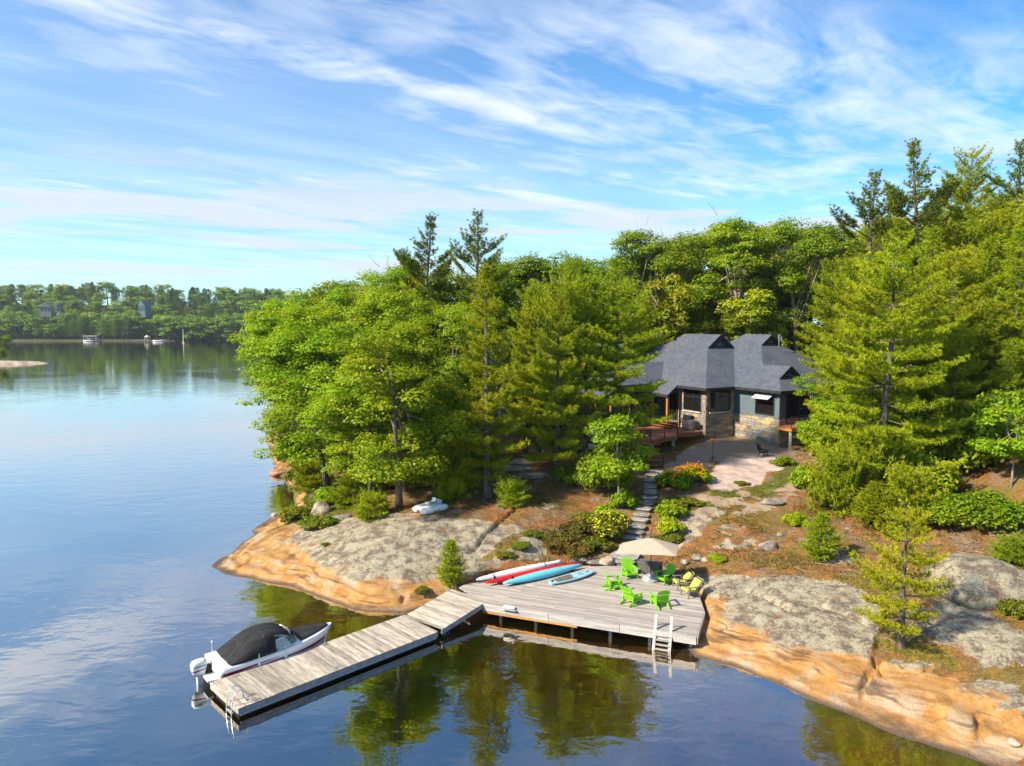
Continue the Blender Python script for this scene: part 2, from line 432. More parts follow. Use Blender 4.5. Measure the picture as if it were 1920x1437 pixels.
def masks(x, y):
    nz = 0.35 * fbm(x * 0.9, y * 0.9, 4, 51) + 0.25 * fbm(x * 3.1, y * 3.1, 3, 52)
    rock = np.full(x.shape, -9.0)
    for p in ROCKS: rock = np.maximum(rock, poly_sd(x, y, p))
    d = poly_sd(x, y, SHORE)
    rock = np.maximum(rock, np.where(y > 54, 0.1, 0.5) - d)           # water's edge is bare stone
    rock = sstep(-0.15, 0.2, rock + nz)
    sl = sstep(8.5, 11, x) * sstep(39, 41.5, y) * (1 - sstep(49, 52, y)) * (1 - sstep(19, 23, x))
    patch = np.maximum(sstep(0.42, 0.55, fbm(x * 0.45 + 3, y * 0.45, 4, 77)) * 0.8, sl * sstep(0.27, 0.36, fbm(x * 0.75 + 8, y * 0.9, 4, 78)) * .85)
    slab = sstep(-0.15, 0.2, poly_sd(x, y, SLAB) + nz * .7)
    gr = np.full(x.shape, -9.0)
    for p in GRASS: gr = np.maximum(gr, poly_sd(x, y, p))
    gr = sstep(-0.5, 0.4, gr + nz * 1.6)
    ms = np.full(x.shape, -9.0)
    for p in MOSS: ms = np.maximum(ms, poly_sd(x, y, p))
    ms = sstep(-0.3, 0.3, ms + nz * 1.2)
    rock = np.maximum(np.maximum(rock, slab), patch) * (1 - 0.95 * ms)
    return rock, slab, gr, ms

def ground_mesh(name, x0, x1, y0, y1, step, mat, hole=None, dz=0.0):
    nx = int(round((x1 - x0) / step)) + 1; ny = int(round((y1 - y0) / step)) + 1
    X, Y = np.meshgrid(np.linspace(x0, x1, nx), np.linspace(y0, y1, ny))
    xf, yf = X.ravel(), Y.ravel()
    Z = terrain(xf, yf) + dz
    idx = np.arange(nx * ny).reshape(ny, nx)
    Q = np.stack([idx[:-1, :-1], idx[:-1, 1:], idx[1:, 1:], idx[1:, :-1]], -1).reshape(-1, 4)
    if hole:
        cxm = xf[Q].mean(1); cym = yf[Q].mean(1)
        Q = Q[~((cxm > hole[0]) & (cxm < hole[1]) & (cym > hole[2]) & (cym < hole[3]))]
    o = np_mesh(name, np.c_[xf, yf, Z], Q, mat, smooth=True)
    R, S, G, M = masks(xf, yf)
    for nm, arr in (('rock', R), ('slab', S), ('grass', G), ('moss', M)):
        a = o.data.attributes.new(nm, 'FLOAT', 'POINT'); a.data.foreach_set('value', arr.astype(np.float32))
    return tag(o, kind='structure')

def ground_material(name='ground', bare=False):
    mt = bpy.data.materials.new(name); mt.use_nodes = True; n = NT(mt.node_tree)
    geo = n.node('ShaderNodeNewGeometry'); pos = geo.outputs['Position']
    sp = n.node('ShaderNodeSeparateXYZ'); n.put(sp.inputs[0], pos); z = sp.outputs[2]
    rock, slab, grass, moss = (n.attr(k).outputs['Fac'] for k in ('rock', 'slab', 'grass', 'moss'))
    if bare: rock, slab, grass, moss = 1.0, 0.0, 0.0, 0.0
    big = n.noise(pos, 0.35, 4, 0.6, 0.3); mid = n.noise(pos, 1.6, 6, 0.65, 0.2); fin = n.noise(pos, 9.0, 6, 0.7); spk = n.noise(pos, 28.0, 3, 0.7)
    # --- lichened upper rock
    vor = n.node('ShaderNodeTexVoronoi', feature='F1'); n.put(vor.inputs['Vector'], n.vm('ADD', pos, n.vm('SCALE', geo.outputs['Normal'], scale=mid))); vor.inputs['Scale'].default_value = 3.2; vor.inputs['Detail'].default_value = 3.0
    lich = n.ramp(n.m('ADD', n.m('MULTIPLY', fin, .6), n.m('ADD', n.m('MULTIPLY', mid, .55), n.m('MULTIPLY', spk, .35))), 0.70, 0.80)
    base = n.mix(n.ramp(mid, .38, .62), (0.15, 0.112, 0.082), (0.29, 0.225, 0.165))
    base = n.mix(n.ramp(spk, .50, .68), base, (0.10, 0.085, 0.075))
    lichc = n.mix(n.ramp(vor.outputs['Distance'], 0.1, 0.75), (0.56, 0.52, 0.36), (0.39, 0.36, 0.26))
    up = n.mix(n.m('MULTIPLY', lich, 0.9), base, lichc)
    rust = n.m('MULTIPLY', n.ramp(n.noise(n.vm('ADD', pos, (9, 3, 1)), 0.55, 6, 0.7, 0.8), 0.56, 0.68), 0.75)
    up = n.mix(rust, up, (0.27, 0.11, 0.045))
    dk = n.ramp(n.noise(n.vm('ADD', pos, (1, 30, 4)), 0.28, 6, 0.72, 1.0), 0.60, 0.72)
    up = n.mix(n.m('MULTIPLY', dk, 0.55), up, (0.085, 0.06, 0.045))
    # --- water-stained lower rock: ochre with dark bands that follow the level of the lake
    zz = n.m('ADD', z, n.m('MULTIPLY', n.m('SUBTRACT', n.noise(pos, 0.34, 5, 0.62, 0.8), 0.5), 1.15))
    strat = n.noise(n.mapping(n.vm('ADD', pos, n.vm('SCALE', (0, 0, .25), scale=n.noise(pos, .5, 3, .5))), scale=(.30, .30, 4.2)), 1.0, 6, 0.62, 0.35)
    strat2 = n.noise(n.mapping(pos, loc=(4, 2, 1), scale=(.5, .5, 9.0)), 1.0, 5, 0.6, 0.25)
    och = n.mix(n.ramp(mid, .34, .66), (0.40, 0.190, 0.052), (0.50, 0.295, 0.115))
    och = n.mix(n.ramp(n.noise(n.vm('ADD', pos, (4, 4, 4)), 0.7, 5, 0.6, 0.5), .48, .66), och, (0.46, 0.345, 0.235))
    och = n.mix(n.m('MULTIPLY', n.ramp(strat2, .52, .60), .45), och, (0.30, 0.125, 0.035))
    och = n.mix(n.m('MULTIPLY', n.ramp(strat, .54, .64), 0.78), och, (0.105, 0.062, 0.04))
    och = n.mix(n.m('MULTIPLY', n.ramp(spk, .56, .70), 0.35), och, (0.20, 0.11, 0.06))
    och = n.mix(n.m('SUBTRACT', 1.0, n.ramp(n.m('ADD', z, n.m('MULTIPLY', mid, .16)), 0.10, 0.26)), och, (0.12, 0.08, 0.058))
    lvl = n.ramp(n.m('ADD', zz, n.m('MULTIPLY', n.m('SUBTRACT', fin, .5), .25)), 0.86, 0.98)
    rc = up if bare else n.mix(lvl, och, up)
    rc = n.mix(slab, rc, n.mix(n.ramp(mid, .35, .7), (0.44, 0.315, 0.265), (0.53, 0.43, 0.395)))
    # high bedrock by the house is bare and pinkish tan
    if not bare: rc = n.mix(n.m('MULTIPLY', n.ramp(z, 2.5, 3.1), n.m('SUBTRACT', 1.0, slab)), rc, n.mix(n.ramp(mid, .4, .62), (0.36, 0.225, 0.14), (0.34, 0.265, 0.21)))
    # --- forest litter: needles, leaves, moss
    lit = n.mix(n.ramp(mid, .35, .65), (0.17, 0.072, 0.024), (0.34, 0.140, 0.036))
    lit = n.mix(n.ramp(fin, .50, .70), lit, (0.30, 0.165, 0.075))
    lit = n.mix(n.ramp(spk, .58, .70), lit, (0.36, 0.25, 0.16))
    lit = n.mix(n.m('MULTIPLY', n.ramp(n.noise(n.vm('ADD', pos, (5, 8, 2)), 0.7, 5, 0.65, 0.4), .48, .62), .75), lit, n.mix(n.ramp(fin, .4, .6), (0.13, 0.105, 0.075), (0.26, 0.21, 0.16)))
    lit = n.mix(n.m('MULTIPLY', n.ramp(n.noise(n.vm('ADD', pos, (2, 1, 7)), 1.1, 5, 0.7, 0.4), .52, .62), .6), lit, n.mix(n.ramp(fin, .35, .65), (0.085, 0.075, 0.014), (0.20, 0.165, 0.026)))
    lit = n.mix(n.m('MULTIPLY', n.ramp(big, .50, .64), 0.65), lit, n.mix(n.ramp(fin, .35, .65), (0.10, 0.085, 0.015), (0.19, 0.16, 0.022)))
    mossc = n.mix(n.ramp(fin, .40, .62), (0.10, 0.075, 0.012), (0.30, 0.235, 0.03))
    lit = n.mix(n.m('MULTIPLY', moss, n.ramp(mid, .30, .55)), lit, mossc)
    gc = n.mix(n.ramp(fin, .35, .65), (0.055, 0.085, 0.010), (0.14, 0.165, 0.022))
    lit = n.mix(grass, lit, gc)
    rmask = n.ramp(n.m('ADD', rock, n.m('MULTIPLY', n.m('SUBTRACT', fin, 0.5), 0.9)), 0.40, 0.60)
    col = n.mix(rmask, lit, rc)
    # lake bed: sand and algae
    bed = n.mix(n.ramp(mid, .4, .65), (0.34, 0.185, 0.05), (0.22, 0.15, 0.04))
    col = n.mix(n.m('SUBTRACT', 1.0, n.ramp(z, -0.25, 0.0)), col, bed)
    hgt = n.m('ADD', n.m('MULTIPLY', fin, 0.6), n.m('ADD', n.m('MULTIPLY', spk, 0.3), n.m('MULTIPLY', mid, 0.8)))
    bs = n.node('ShaderNodeBsdfPrincipled'); n.put(bs.inputs['Base Color'], col); bs.inputs['Roughness'].default_value = 0.85
    bs.inputs['Specular IOR Level'].default_value = 0.25
    n.put(bs.inputs['Normal'], n.bump(hgt, 1.0, 0.13))
    o = n.node('ShaderNodeOutputMaterial'); n.l.new(bs.outputs[0], o.inputs[0])
    return mt
M_GROUND = ground_material()
M_BEDROCK = ground_material('lichen_bedrock', True)
NEARBOX = (-24, 34, 18, 62)
ground = ground_mesh('ground', *NEARBOX, 0.1, M_GROUND)
forest_floor = ground_mesh('forest_floor', -60, 200, -30, 230, 1.0, M_GROUND, hole=NEARBOX)

# ------------------------------------------------------------------ lake
def water_material():
    mt = bpy.data.materials.new('water'); mt.use_nodes = True; n = NT(mt.node_tree)
    geo = n.node('ShaderNodeNewGeometry'); pos = geo.outputs['Position']
    ln = n.vm('LENGTH', n.vm('SUBTRACT', pos, (0, 0, 15)))
    # breeze patches: calm and ruffled water
    patch = n.ramp(n.noise(n.mapping(pos, scale=(0.02, 0.035, 1)), 1.0, 4, 0.55, 0.6), 0.42, 0.62)
    rip = n.noise(n.mapping(pos, rot=(0, 0, .5), scale=(1.0, 1.5, 1)), 1.1, 3, 0.55, 0.4)
    rip2 = n.noise(n.mapping(pos, rot=(0, 0, -.3), scale=(.3, .55, 1)), 1.0, 3, 0.5, 0.3)
    h = n.m('ADD', n.m('MULTIPLY', rip, n.m('ADD', 0.012, n.m('MULTIPLY', patch, 0.065))), n.m('MULTIPLY', rip2, 0.10))
    nb = n.bump(h, 1.0, 0.22)
    ci = n.m('ABSOLUTE', n.vm('DOT_PRODUCT', nb, geo.outputs['Incoming']))
    fz = n.m('ADD', 0.06, n.m('MULTIPLY', 0.94, n.m('POWER', n.m('SUBTRACT', 1.0, ci, clamp=True), 1.12)))
    gl = n.node('ShaderNodeBsdfGlossy'); gl.inputs['Roughness'].default_value = 0.015; n.put(gl.inputs['Normal'], nb)
    gl.inputs['Color'].default_value = (1.0, 0.965, 0.90, 1)
    tr = n.node('ShaderNodeBsdfTransparent'); tr.inputs[0].default_value = (0.96, 0.97, 0.92, 1)
    df = n.node('ShaderNodeBsdfDiffuse'); df.inputs[0].default_value = (0.018, 0.024, 0.005, 1)
    body = n.node('ShaderNodeMixShader'); body.inputs[0].default_value = 0.22
    n.l.new(tr.outputs[0], body.inputs[1]); n.l.new(df.outputs[0], body.inputs[2])
    mx = n.node('ShaderNodeMixShader'); n.put(mx.inputs[0], fz); n.l.new(body.outputs[0], mx.inputs[1]); n.l.new(gl.outputs[0], mx.inputs[2])
    va = n.node('ShaderNodeVolumeAbsorption'); va.inputs['Color'].default_value = (0.72, 0.50, 0.10, 1); va.inputs['Density'].default_value = 0.8
    o = n.node('ShaderNodeOutputMaterial'); n.l.new(mx.outputs[0], o.inputs[0]); n.l.new(va.outputs[0], o.inputs['Volume'])
    return mt
M_WATER = water_material()
wb = MB(); wb.box((-300, 270, -4.0), (1210, 660, 8.0))
lake = tag(wb.build('water', M_WATER), kind='structure')

# ------------------------------------------------------------------ vegetation: materials
def leaf_material(name, ca, cb, cc, trans=0.38, rim=None, rimf=0.0):
    mt = bpy.data.materials.new(name); mt.use_nodes = True; n = NT(mt.node_tree)
    geo = n.node('ShaderNodeNewGeometry'); oi = n.node('ShaderNodeObjectInfo')
    rnd = geo.outputs['Random Per Island']
    nz = n.noise(geo.outputs['Position'], 0.45, 3, 0.6)
    c = n.mix(n.ramp(rnd, 0.0, 1.0, False), ca, cb)
    c = n.mix(n.m('MULTIPLY', n.ramp(nz, 0.45, 0.70), 0.65), c, cc)
    if rim is not None:
        c = n.mix(n.ramp(n.m('ADD', n.m('MULTIPLY', rnd, 0.35), n.noise(n.vm('ADD', geo.outputs['Position'], (7, 1, 3)), 0.6, 3, 0.6)), 0.98 - rimf, 1.06 - rimf), c, rim)
    hv = n.node('ShaderNodeHueSaturation'); n.put(hv.inputs['Color'], c)
    n.put(hv.inputs['Hue'], n.m('ADD', 0.492, n.m('MULTIPLY', oi.outputs['Random'], 0.026)))
    n.put(hv.inputs['Value'], n.m('ADD', 0.86, n.m('MULTIPLY', n.m('FRACT', n.m('MULTIPLY', oi.outputs['Random'], 7.31)), 0.30)))
    col = hv.outputs[0]
    df = n.node('ShaderNodeBsdfDiffuse'); n.put(df.inputs[0], col)
    tl = n.node('ShaderNodeBsdfTranslucent'); n.put(tl.inputs[0], n.mix(1.0, col, (1.15, 1.1, 0.5), 'MULTIPLY'))
    m1 = n.node('ShaderNodeMixShader'); m1.inputs[0].default_value = trans
    n.l.new(df.outputs[0], m1.inputs[1]); n.l.new(tl.outputs[0], m1.inputs[2])
    gs = n.node('ShaderNodeBsdfGlossy'); gs.inputs['Roughness'].default_value = 0.5; gs.inputs['Color'].default_value = (.9, .95, .8, 1)
    m2 = n.node('ShaderNodeMixShader'); m2.inputs[0].default_value = 0.015
    n.l.new(m1.outputs[0], m2.inputs[1]); n.l.new(gs.outputs[0], m2.inputs[2])
    o = n.node('ShaderNodeOutputMaterial'); n.l.new(m2.outputs[0], o.inputs[0])
    return mt
def noisy(name, ca, cb, scale=6.0, rough=0.8, stretch=(1, 1, 1), bump=0.3, bdist=0.02, spec=0.3, cc=None, coords='Object', metal=0.0, obj_var=0.0, lo=.38, hi=.64):
    mt = bpy.data.materials.new(name); mt.use_nodes = True; n = NT(mt.node_tree)
    tcn = n.node('ShaderNodeTexCoord'); v = n.mapping(tcn.outputs[coords], scale=stretch)
    oi = n.node('ShaderNodeObjectInfo')
    v = n.vm('ADD', v, n.vm('SCALE', (31.0, 17.0, 5.0), scale=oi.outputs['Random'])) if obj_var else v
    f = n.noise(v, scale, 5, 0.62, 0.2); g = n.noise(v, scale * 4.3, 4, 0.6)
    c = n.mix(n.ramp(f, lo, hi), ca, cb)
    if cc is not None: c = n.mix(n.m('MULTIPLY', n.ramp(g, .52, .72), .8), c, cc)
    if obj_var:
        hv = n.node('ShaderNodeHueSaturation'); n.put(hv.inputs['Color'], c)
        n.put(hv.inputs['Value'], n.m('ADD', 1.0 - obj_var, n.m('MULTIPLY', oi.outputs['Random'], 2 * obj_var))); c = hv.outputs[0]
    b = n.node('ShaderNodeBsdfPrincipled'); n.put(b.inputs['Base Color'], c); b.inputs['Roughness'].default_value = rough
    b.inputs['Specular IOR Level'].default_value = spec; b.inputs['Metallic'].default_value = metal
    if bump: n.put(b.inputs['Normal'], n.bump(n.m('ADD', n.m('MULTIPLY', f, .5), n.m('MULTIPLY', g, .5)), bump, bdist))
    o = n.node('ShaderNodeOutputMaterial'); n.l.new(b.outputs[0], o.inputs[0])
    return mt

M_LEAF = leaf_material('leaf_maple', (0.150, 0.265, 0.0070), (0.310, 0.410, 0.0085), (0.410, 0.440, 0.0090), 0.42, (0.500, 0.36, 0.0116), 0.04)
M_LEAFD = leaf_material('leaf_forest', (0.135, 0.230, 0.0085), (0.260, 0.340, 0.0090), (0.350, 0.360, 0.0100), 0.40, (0.400, 0.330, 0.0159), 0.02)
M_LEAFY = leaf_material('leaf_yellowing', (0.200, 0.270, 0.0073), (0.300, 0.330, 0.0085), (0.420, 0.360, 0.0097), 0.40, (0.500, 0.286, 0.0122), 0.10)
M_PINE = leaf_material('needle_pine', (0.220, 0.290, 0.0080), (0.360, 0.410, 0.0090), (0.470, 0.460, 0.0095), 0.34, (0.480, 0.330, 0.0245), 0.04)
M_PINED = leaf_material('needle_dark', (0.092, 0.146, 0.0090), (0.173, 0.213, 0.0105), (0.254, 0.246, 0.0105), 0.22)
M_PINEY = leaf_material('needle_young', (0.280, 0.320, 0.0068), (0.410, 0.410, 0.0081), (0.500, 0.440, 0.0095), 0.34)
M_BARK = noisy('bark', (0.075, 0.062, 0.052), (0.17, 0.145, 0.125), 5.0, 0.9, (2, 2, .5), 0.6, 0.03, 0.1)
M_BARKL = noisy('bark_pale', (0.20, 0.165, 0.13), (0.36, 0.31, 0.25), 4.0, 0.9, (2, 2, .5), 0.5, 0.03, 0.1)

# ------------------------------------------------------------------ vegetation: generators (meshes shared by the copies)
def blades(P, D, L, Wd, k, rng, spread=0.75, upbias=0.25):
    """needle tufts: k thin triangles around direction D at every point P"""
    n = len(P); P = np.repeat(P, k, 0); D = np.repeat(D, k, 0); L = np.repeat(L, k)
    d = D + rng.normal(0, spread, D.shape); d[:, 2] += upbias
    d /= np.linalg.norm(d, axis=1, keepdims=True)
    r = rng.normal(0, 1, d.shape); s = np.cross(d, r); s /= np.linalg.norm(s, axis=1, keepdims=True) + 1e-9
    L = L * rng.uniform(.7, 1.2, len(L))
    a = P - s * Wd * .5; b = P + s * Wd * .5; c = P + d * L[:, None] + np.c_[np.zeros((len(L), 2)), -0.12 * L]
    V = np.stack([a, b, c], 1).reshape(-1, 3); Q = np.arange(len(V)).reshape(-1, 3)
    return V, Q

def pine_mesh(seed, H, R, base=0.18, shape='cone', r0=None, dens=1.0, spacing=0.62, tuft=0.26, bare=0.0, lean=0.0, width=0.045, k=17):
    """white pine: whorls of near-level limbs with plumes of needles. returns trunk MB, crown (V,Q)"""
    rng = np.random.default_rng(seed); tr = MB()
    r0 = r0 or H * 0.0135 + 0.03
    nt = 9; zs = np.linspace(0, H, nt)
    la = rng.uniform(0, 6.28); wob = rng.normal(0, H * 0.006, (nt, 2)); wob[0] = 0; wob = np.cumsum(wob, 0) * .5
    ax = np.c_[wob[:, 0] + lean * zs * math.cos(la), wob[:, 1] + lean * zs * math.sin(la), zs]
    rad = r0 * (1 - zs / H) ** 0.8 + 0.015; rad[0] *= 1.25
    tr.tube([(ax[0][0], ax[0][1], -0.4)] + [tuple(p) for p in ax], [rad[0] * 1.15] + list(rad), 8)
    def axis(z): return np.array([np.interp(z, zs, ax[:, 0]), np.interp(z, zs, ax[:, 1]), z])
    PP, DD, LL = [], [], []
    z = base * H; ga = rng.uniform(0, 6.28)
    while z < H * 0.985:
        t = (z - base * H) / (H * (1 - base))
        if shape == 'cone': pr = (1 - t) ** 0.75 * min(1, 0.55 + t * 2.2)
        elif shape == 'round': pr = math.sqrt(max(0.02, 1 - (2 * t - 0.75) ** 2 / 1.7)) * (1 - .35 * t)
        else: pr = (0.72 + 0.28 * math.sin(t * 9 + seed)) * (1 - t * t) ** 0.5 * (.5 + .5 * (1 - t)) + 0.10
        nb = rng.integers(4, 7) if shape != 'open' else rng.integers(2, 5)
        ga += rng.uniform(.4, 1.2)
        for b in range(nb):
            az = ga + b * 6.283 / nb + rng.normal(0, .25)
            L = R * pr * (rng.uniform(.62, 1.12) if shape != 'open' else rng.uniform(.35, 1.2))
            if L < 0.18: L = 0.18
            el = (-0.10 + 0.75 * t ** 1.6) + rng.normal(0, .08)
            if shape == 'open': el = 0.18 + .85 * t ** 1.3 + rng.normal(0, .16)
            o = axis(z + rng.uniform(-.12, .12)); dr = np.array([math.cos(az), math.sin(az), 0.0]); sd = np.array([-dr[1], dr[0], 0.0])
            pts = []; m = 5; curl = rng.normal(0, .12)
            for i in range(m + 1):
                s = i / m
                pts.append(o + dr * L * s * math.cos(el) + sd * L * curl * s * s + np.array([0, 0, L * (math.sin(el) * s - 0.10 * s * (1 - s) * 2 + 0.16 * s ** 3)]))
            br = max(0.012, 0.016 * L + .006)
            tr.tube([tuple(p) for p in pts], [br * (1 - .8 * i / m) for i in range(m + 1)], 4, False)
            if rng.random() < bare * (1 - t): continue
            pts = np.array(pts)
            ns = max(3, int(L / 0.27 * dens))
            for q in range(ns + 1):
                s = (0.22 if shape != 'open' else 0.42); s = s + (1 - s) * q / ns
                s = min(1, s + rng.uniform(-.04, .04)); ii = min(m - 1, int(s * m)); f = s * m - ii
                p = pts[ii] * (1 - f) + pts[ii + 1] * f; tdir = pts[ii + 1] - pts[ii]; tdir /= np.linalg.norm(tdir)
                sides = (-1, 1) if q < ns else (0,)
                for sg in sides:
                    tl = (0.42 * L * (1.08 - s) ** 0.8 + 0.14) * rng.uniform(.6, 1.15) if sg else 0.25
                    tl = min(tl, 1.5)
                    td = tdir * 0.75 + sd * sg * rng.uniform(.6, 1.0) + np.array([0, 0, rng.uniform(.02, .30)]); td /= np.linalg.norm(td)
                    nt_ = max(1, int(tl / 0.17 * dens))
                    for j in range(nt_):
                        u = (j + .8) / nt_
                        PP.append(p + td * tl * u + rng.normal(0, .05, 3) + np.array([0, 0, .10 * u])); DD.append(td); LL.append(tuft * rng.uniform(.8, 1.2))
        z += spacing * rng.uniform(.75, 1.25) * (1 - 0.35 * t)
    for j in range(6):
        PP.append(axis(H * (0.95 + .01 * j))); DD.append(np.array([0, 0, 1.0])); LL.append(tuft)
    V, Q = blades(np.array(PP), np.array(DD), np.array(LL), width, k, rng)
    return tr, V, Q

def leaf_quads(P, N, size, rng):
    n = len(P); r = rng.normal(0, 1, P.shape); a = np.cross(N, r); a /= np.linalg.norm(a, axis=1, keepdims=True) + 1e-9
    b = np.cross(N, a); s = (size * rng.uniform(.65, 1.25, n))[:, None]
    fold = N * s * 0.12
    V = np.stack([P - a * s * .6, P + b * s * .42 + fold, P + a * s * .6, P - b * s * .42 + fold], 1).reshape(-1, 3)
    return V, np.arange(4 * n).reshape(-1, 4)

def broadleaf_mesh(seed, H, R, base=0.25, nlimb=7, clumps=13, leaves=190, leaf=0.17, clump_r=1.0, r0=None, lean=(0, 0), stems=1, flat=0.62, fill=1.0, twigs=2):
    """maple/oak: limbs that fork to leafy clumps; leaves are single small faces"""
    rng = np.random.default_rng(seed); tr = MB(); r0 = r0 or H * 0.012 + 0.05
    P, N = [], []
    cz = H * (base + 1) / 2; hz_ = H * (1 - base) / 2
    for sI in range(stems):
        off = np.array([rng.normal(0, .25), rng.normal(0, .25), 0]) * (stems > 1)
        top = np.array([lean[0] * H + rng.normal(0, .06) * H + off[0] * 6, lean[1] * H + rng.normal(0, .06) * H + off[1] * 6, H * 0.72])
        mid = off * 1.5 + np.array([top[0] * .35, top[1] * .35, H * .38])
        path = []
        for i in range(7):
            s = i / 6; p = (1 - s) ** 2 * off + 2 * s * (1 - s) * mid + s * s * top; path.append(p)
        path = np.array(path); path[0][2] = -0.4
        rr = r0 * (0.85 if stems > 1 else 1)
        tr.tube([tuple(p) for p in path], [rr * (1.25 if i == 0 else 1 - .11 * i) for i in range(7)], 7)
        for li in range(max(1, nlimb // stems)):
            u = rng.uniform(0.38, 1.0); ii = min(5, int(u * 6)); st = path[ii] + (path[ii + 1] - path[ii]) * (u * 6 - ii)
            az = li * 2.399 + rng.uniform(0, .8) + sI * 1.7; rr2 = math.sqrt(rng.uniform(.12, 1.0))
            zf = rng.uniform(-0.92, 0.80)
            rad_ = R * rr2 * math.sqrt(max(0.05, 1 - zf * zf))
            cen = np.array([lean[0] * H + math.cos(az) * rad_ * .78, lean[1] * H + math.sin(az) * rad_ * .78, cz + zf * hz_ * .85])
            m_ = (st + cen) / 2 + np.array([0, 0, -0.05 * H * rng.uniform(-.3, 1)])
            bp = [(1 - s) ** 2 * st + 2 * s * (1 - s) * m_ + s * s * cen for s in np.linspace(0, 1, 5)]
            tr.tube([tuple(p) for p in bp], [r0 * .38 * (1 - .2 * i) for i in range(5)], 5, False)
            sub = R * rng.uniform(.34, .52)
            for c in range(clumps):
                dv = rng.normal(0, 1, 3); dv /= np.linalg.norm(dv); dv[2] *= .75
                cp = cen + dv * sub * rng.uniform(.45, 1.0)
                tr.tube([tuple(bp[3]), tuple((bp[3] + cp) / 2 + rng.normal(0, .12, 3)), tuple(cp)], [r0 * .13, r0 * .09, .012], 3, False)
                cr = clump_r * rng.uniform(.6, 1.15); nl = int(leaves * cr * cr / clump_r ** 2 * fill)
                q = rng.normal(0, 1, (nl, 3)); q /= np.linalg.norm(q, axis=1, keepdims=True) + 1e-9
                q *= (rng.uniform(0.15, 1.0, (nl, 1)) ** 0.45); q[:, 2] = np.where(q[:, 2] < 0, q[:, 2] * .55, q[:, 2])
                loc = q * np.array([1, 1, flat]) * cr * (1 + .25 * rng.normal(0, 1, (nl, 1)) * .5)
                out = dv * .35 + np.array([0, 0, .75])
                P.append(cp + loc); N.append(q * .7 + out + rng.normal(0, .45, (nl, 3)))
    for k in range(twigs):
        az = rng.uniform(0, 6.28); e = np.array([lean[0] * H + math.cos(az) * R * .5, lean[1] * H + math.sin(az) * R * .5, H * rng.uniform(.85, 1.02)])
        s0 = e - np.array([math.cos(az) * 1.2, math.sin(az) * 1.2, 1.3])
        tr.tube([tuple(s0), tuple((s0 + e) / 2 + rng.normal(0, .15, 3)), tuple(e)], [.03, .02, .008], 3, False)
    P = np.concatenate(P); N = np.concatenate(N); N /= np.linalg.norm(N, axis=1, keepdims=True) + 1e-9
    V, Q = leaf_quads(P, N, leaf, rng)
    return tr, V, Q

PROTO = {}
def proto(key, trunk_mb, V, Q, bark, leafm):
    tm = bpy.data.meshes.new('trunk'); tm.from_pydata(trunk_mb.v, [], trunk_mb.f); tm.update(); tm.materials.append(bark)
    tm.polygons.foreach_set('use_smooth', [True] * len(tm.polygons))
    cm = bpy.data.meshes.new('crown'); V = np.asarray(V, np.float32); k = Q.shape[1]
    cm.vertices.add(len(V)); cm.vertices.foreach_set('co', V.ravel()); cm.loops.add(Q.size); cm.loops.foreach_set('vertex_index', Q.astype(np.int32).ravel())
    cm.polygons.add(len(Q)); cm.polygons.foreach_set('loop_start', np.arange(0, Q.size, k, dtype=np.int32)); cm.polygons.foreach_set('loop_total', np.full(len(Q), k, np.int32))
    cm.update(); cm.materials.append(leafm)
    PROTO[key] = (tm, cm, float(V[:, 2].max()), float(np.percentile(np.hypot(V[:, 0], V[:, 1]), 97)))
    return len(Q) * (k - 2) + len(trunk_mb.f) * 2
_tri = 0
def recolour(key, src, leafm, bark=None):
    tm, cm, h, r = PROTO[src]
    cm2 = cm.copy(); cm2.materials.clear(); cm2.materials.append(leafm)
    if bark is not None: tm = tm.copy(); tm.materials.clear(); tm.materials.append(bark)
    PROTO[key] = (tm, cm2, h, r)
_tri += proto('pineA', *pine_mesh(1, 15, 3.9, .16, 'round', dens=1.15, spacing=.95), M_BARK, M_PINE)
_tri += proto('pineB', *pine_mesh(2, 14, 3.3, .10, 'cone', dens=1.15, spacing=.85), M_BARK, M_PINE)
_tri += proto('pineC', *pine_mesh(3, 16, 4.6, .30, 'round', dens=1.1, bare=.12, spacing=1.05), M_BARK, M_PINE)
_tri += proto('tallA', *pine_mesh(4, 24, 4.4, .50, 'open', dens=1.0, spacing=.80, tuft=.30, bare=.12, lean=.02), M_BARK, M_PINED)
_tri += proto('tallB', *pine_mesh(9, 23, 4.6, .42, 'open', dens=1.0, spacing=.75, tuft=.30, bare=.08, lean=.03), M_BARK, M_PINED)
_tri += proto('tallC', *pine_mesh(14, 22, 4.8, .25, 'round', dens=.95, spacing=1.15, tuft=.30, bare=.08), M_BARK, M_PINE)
_tri += proto('pineBig', *pine_mesh(17, 16, 4.6, .14, 'round', dens=1.1, spacing=1.30, bare=.05), M_BARK, M_PINE)
_tri += proto('small', *pine_mesh(6, 6.8, 2.9, .22, 'round', dens=1.25, spacing=.98, tuft=.24, r0=.15, k=9), M_BARK, M_PINEY)
_tri += proto('bushpine', *pine_mesh(7, 3.2, 1.5, .03, 'cone', dens=1.5, spacing=.26, tuft=.20, r0=.06, k=9), M_BARK, M_PINE)
_tri += proto('mapleA', *broadleaf_mesh(21, 14, 5.2, .14, 17, 13, 230, .165, 1.0), M_BARK, M_LEAF)
_tri += proto('mapleB', *broadleaf_mesh(22, 13, 4.6, .10, 16, 12, 230, .165, .95, stems=2), M_BARK, M_LEAF)
_tri += proto('mapleC', *broadleaf_mesh(23, 15, 4.4, .22, 15, 13, 230, .165, 1.0), M_BARK, M_LEAF)
_tri += proto('forestA', *broadleaf_mesh(31, 21, 4.6, .48, 12, 13, 140, .22, 1.15, twigs=3), M_BARKL, M_LEAFD)
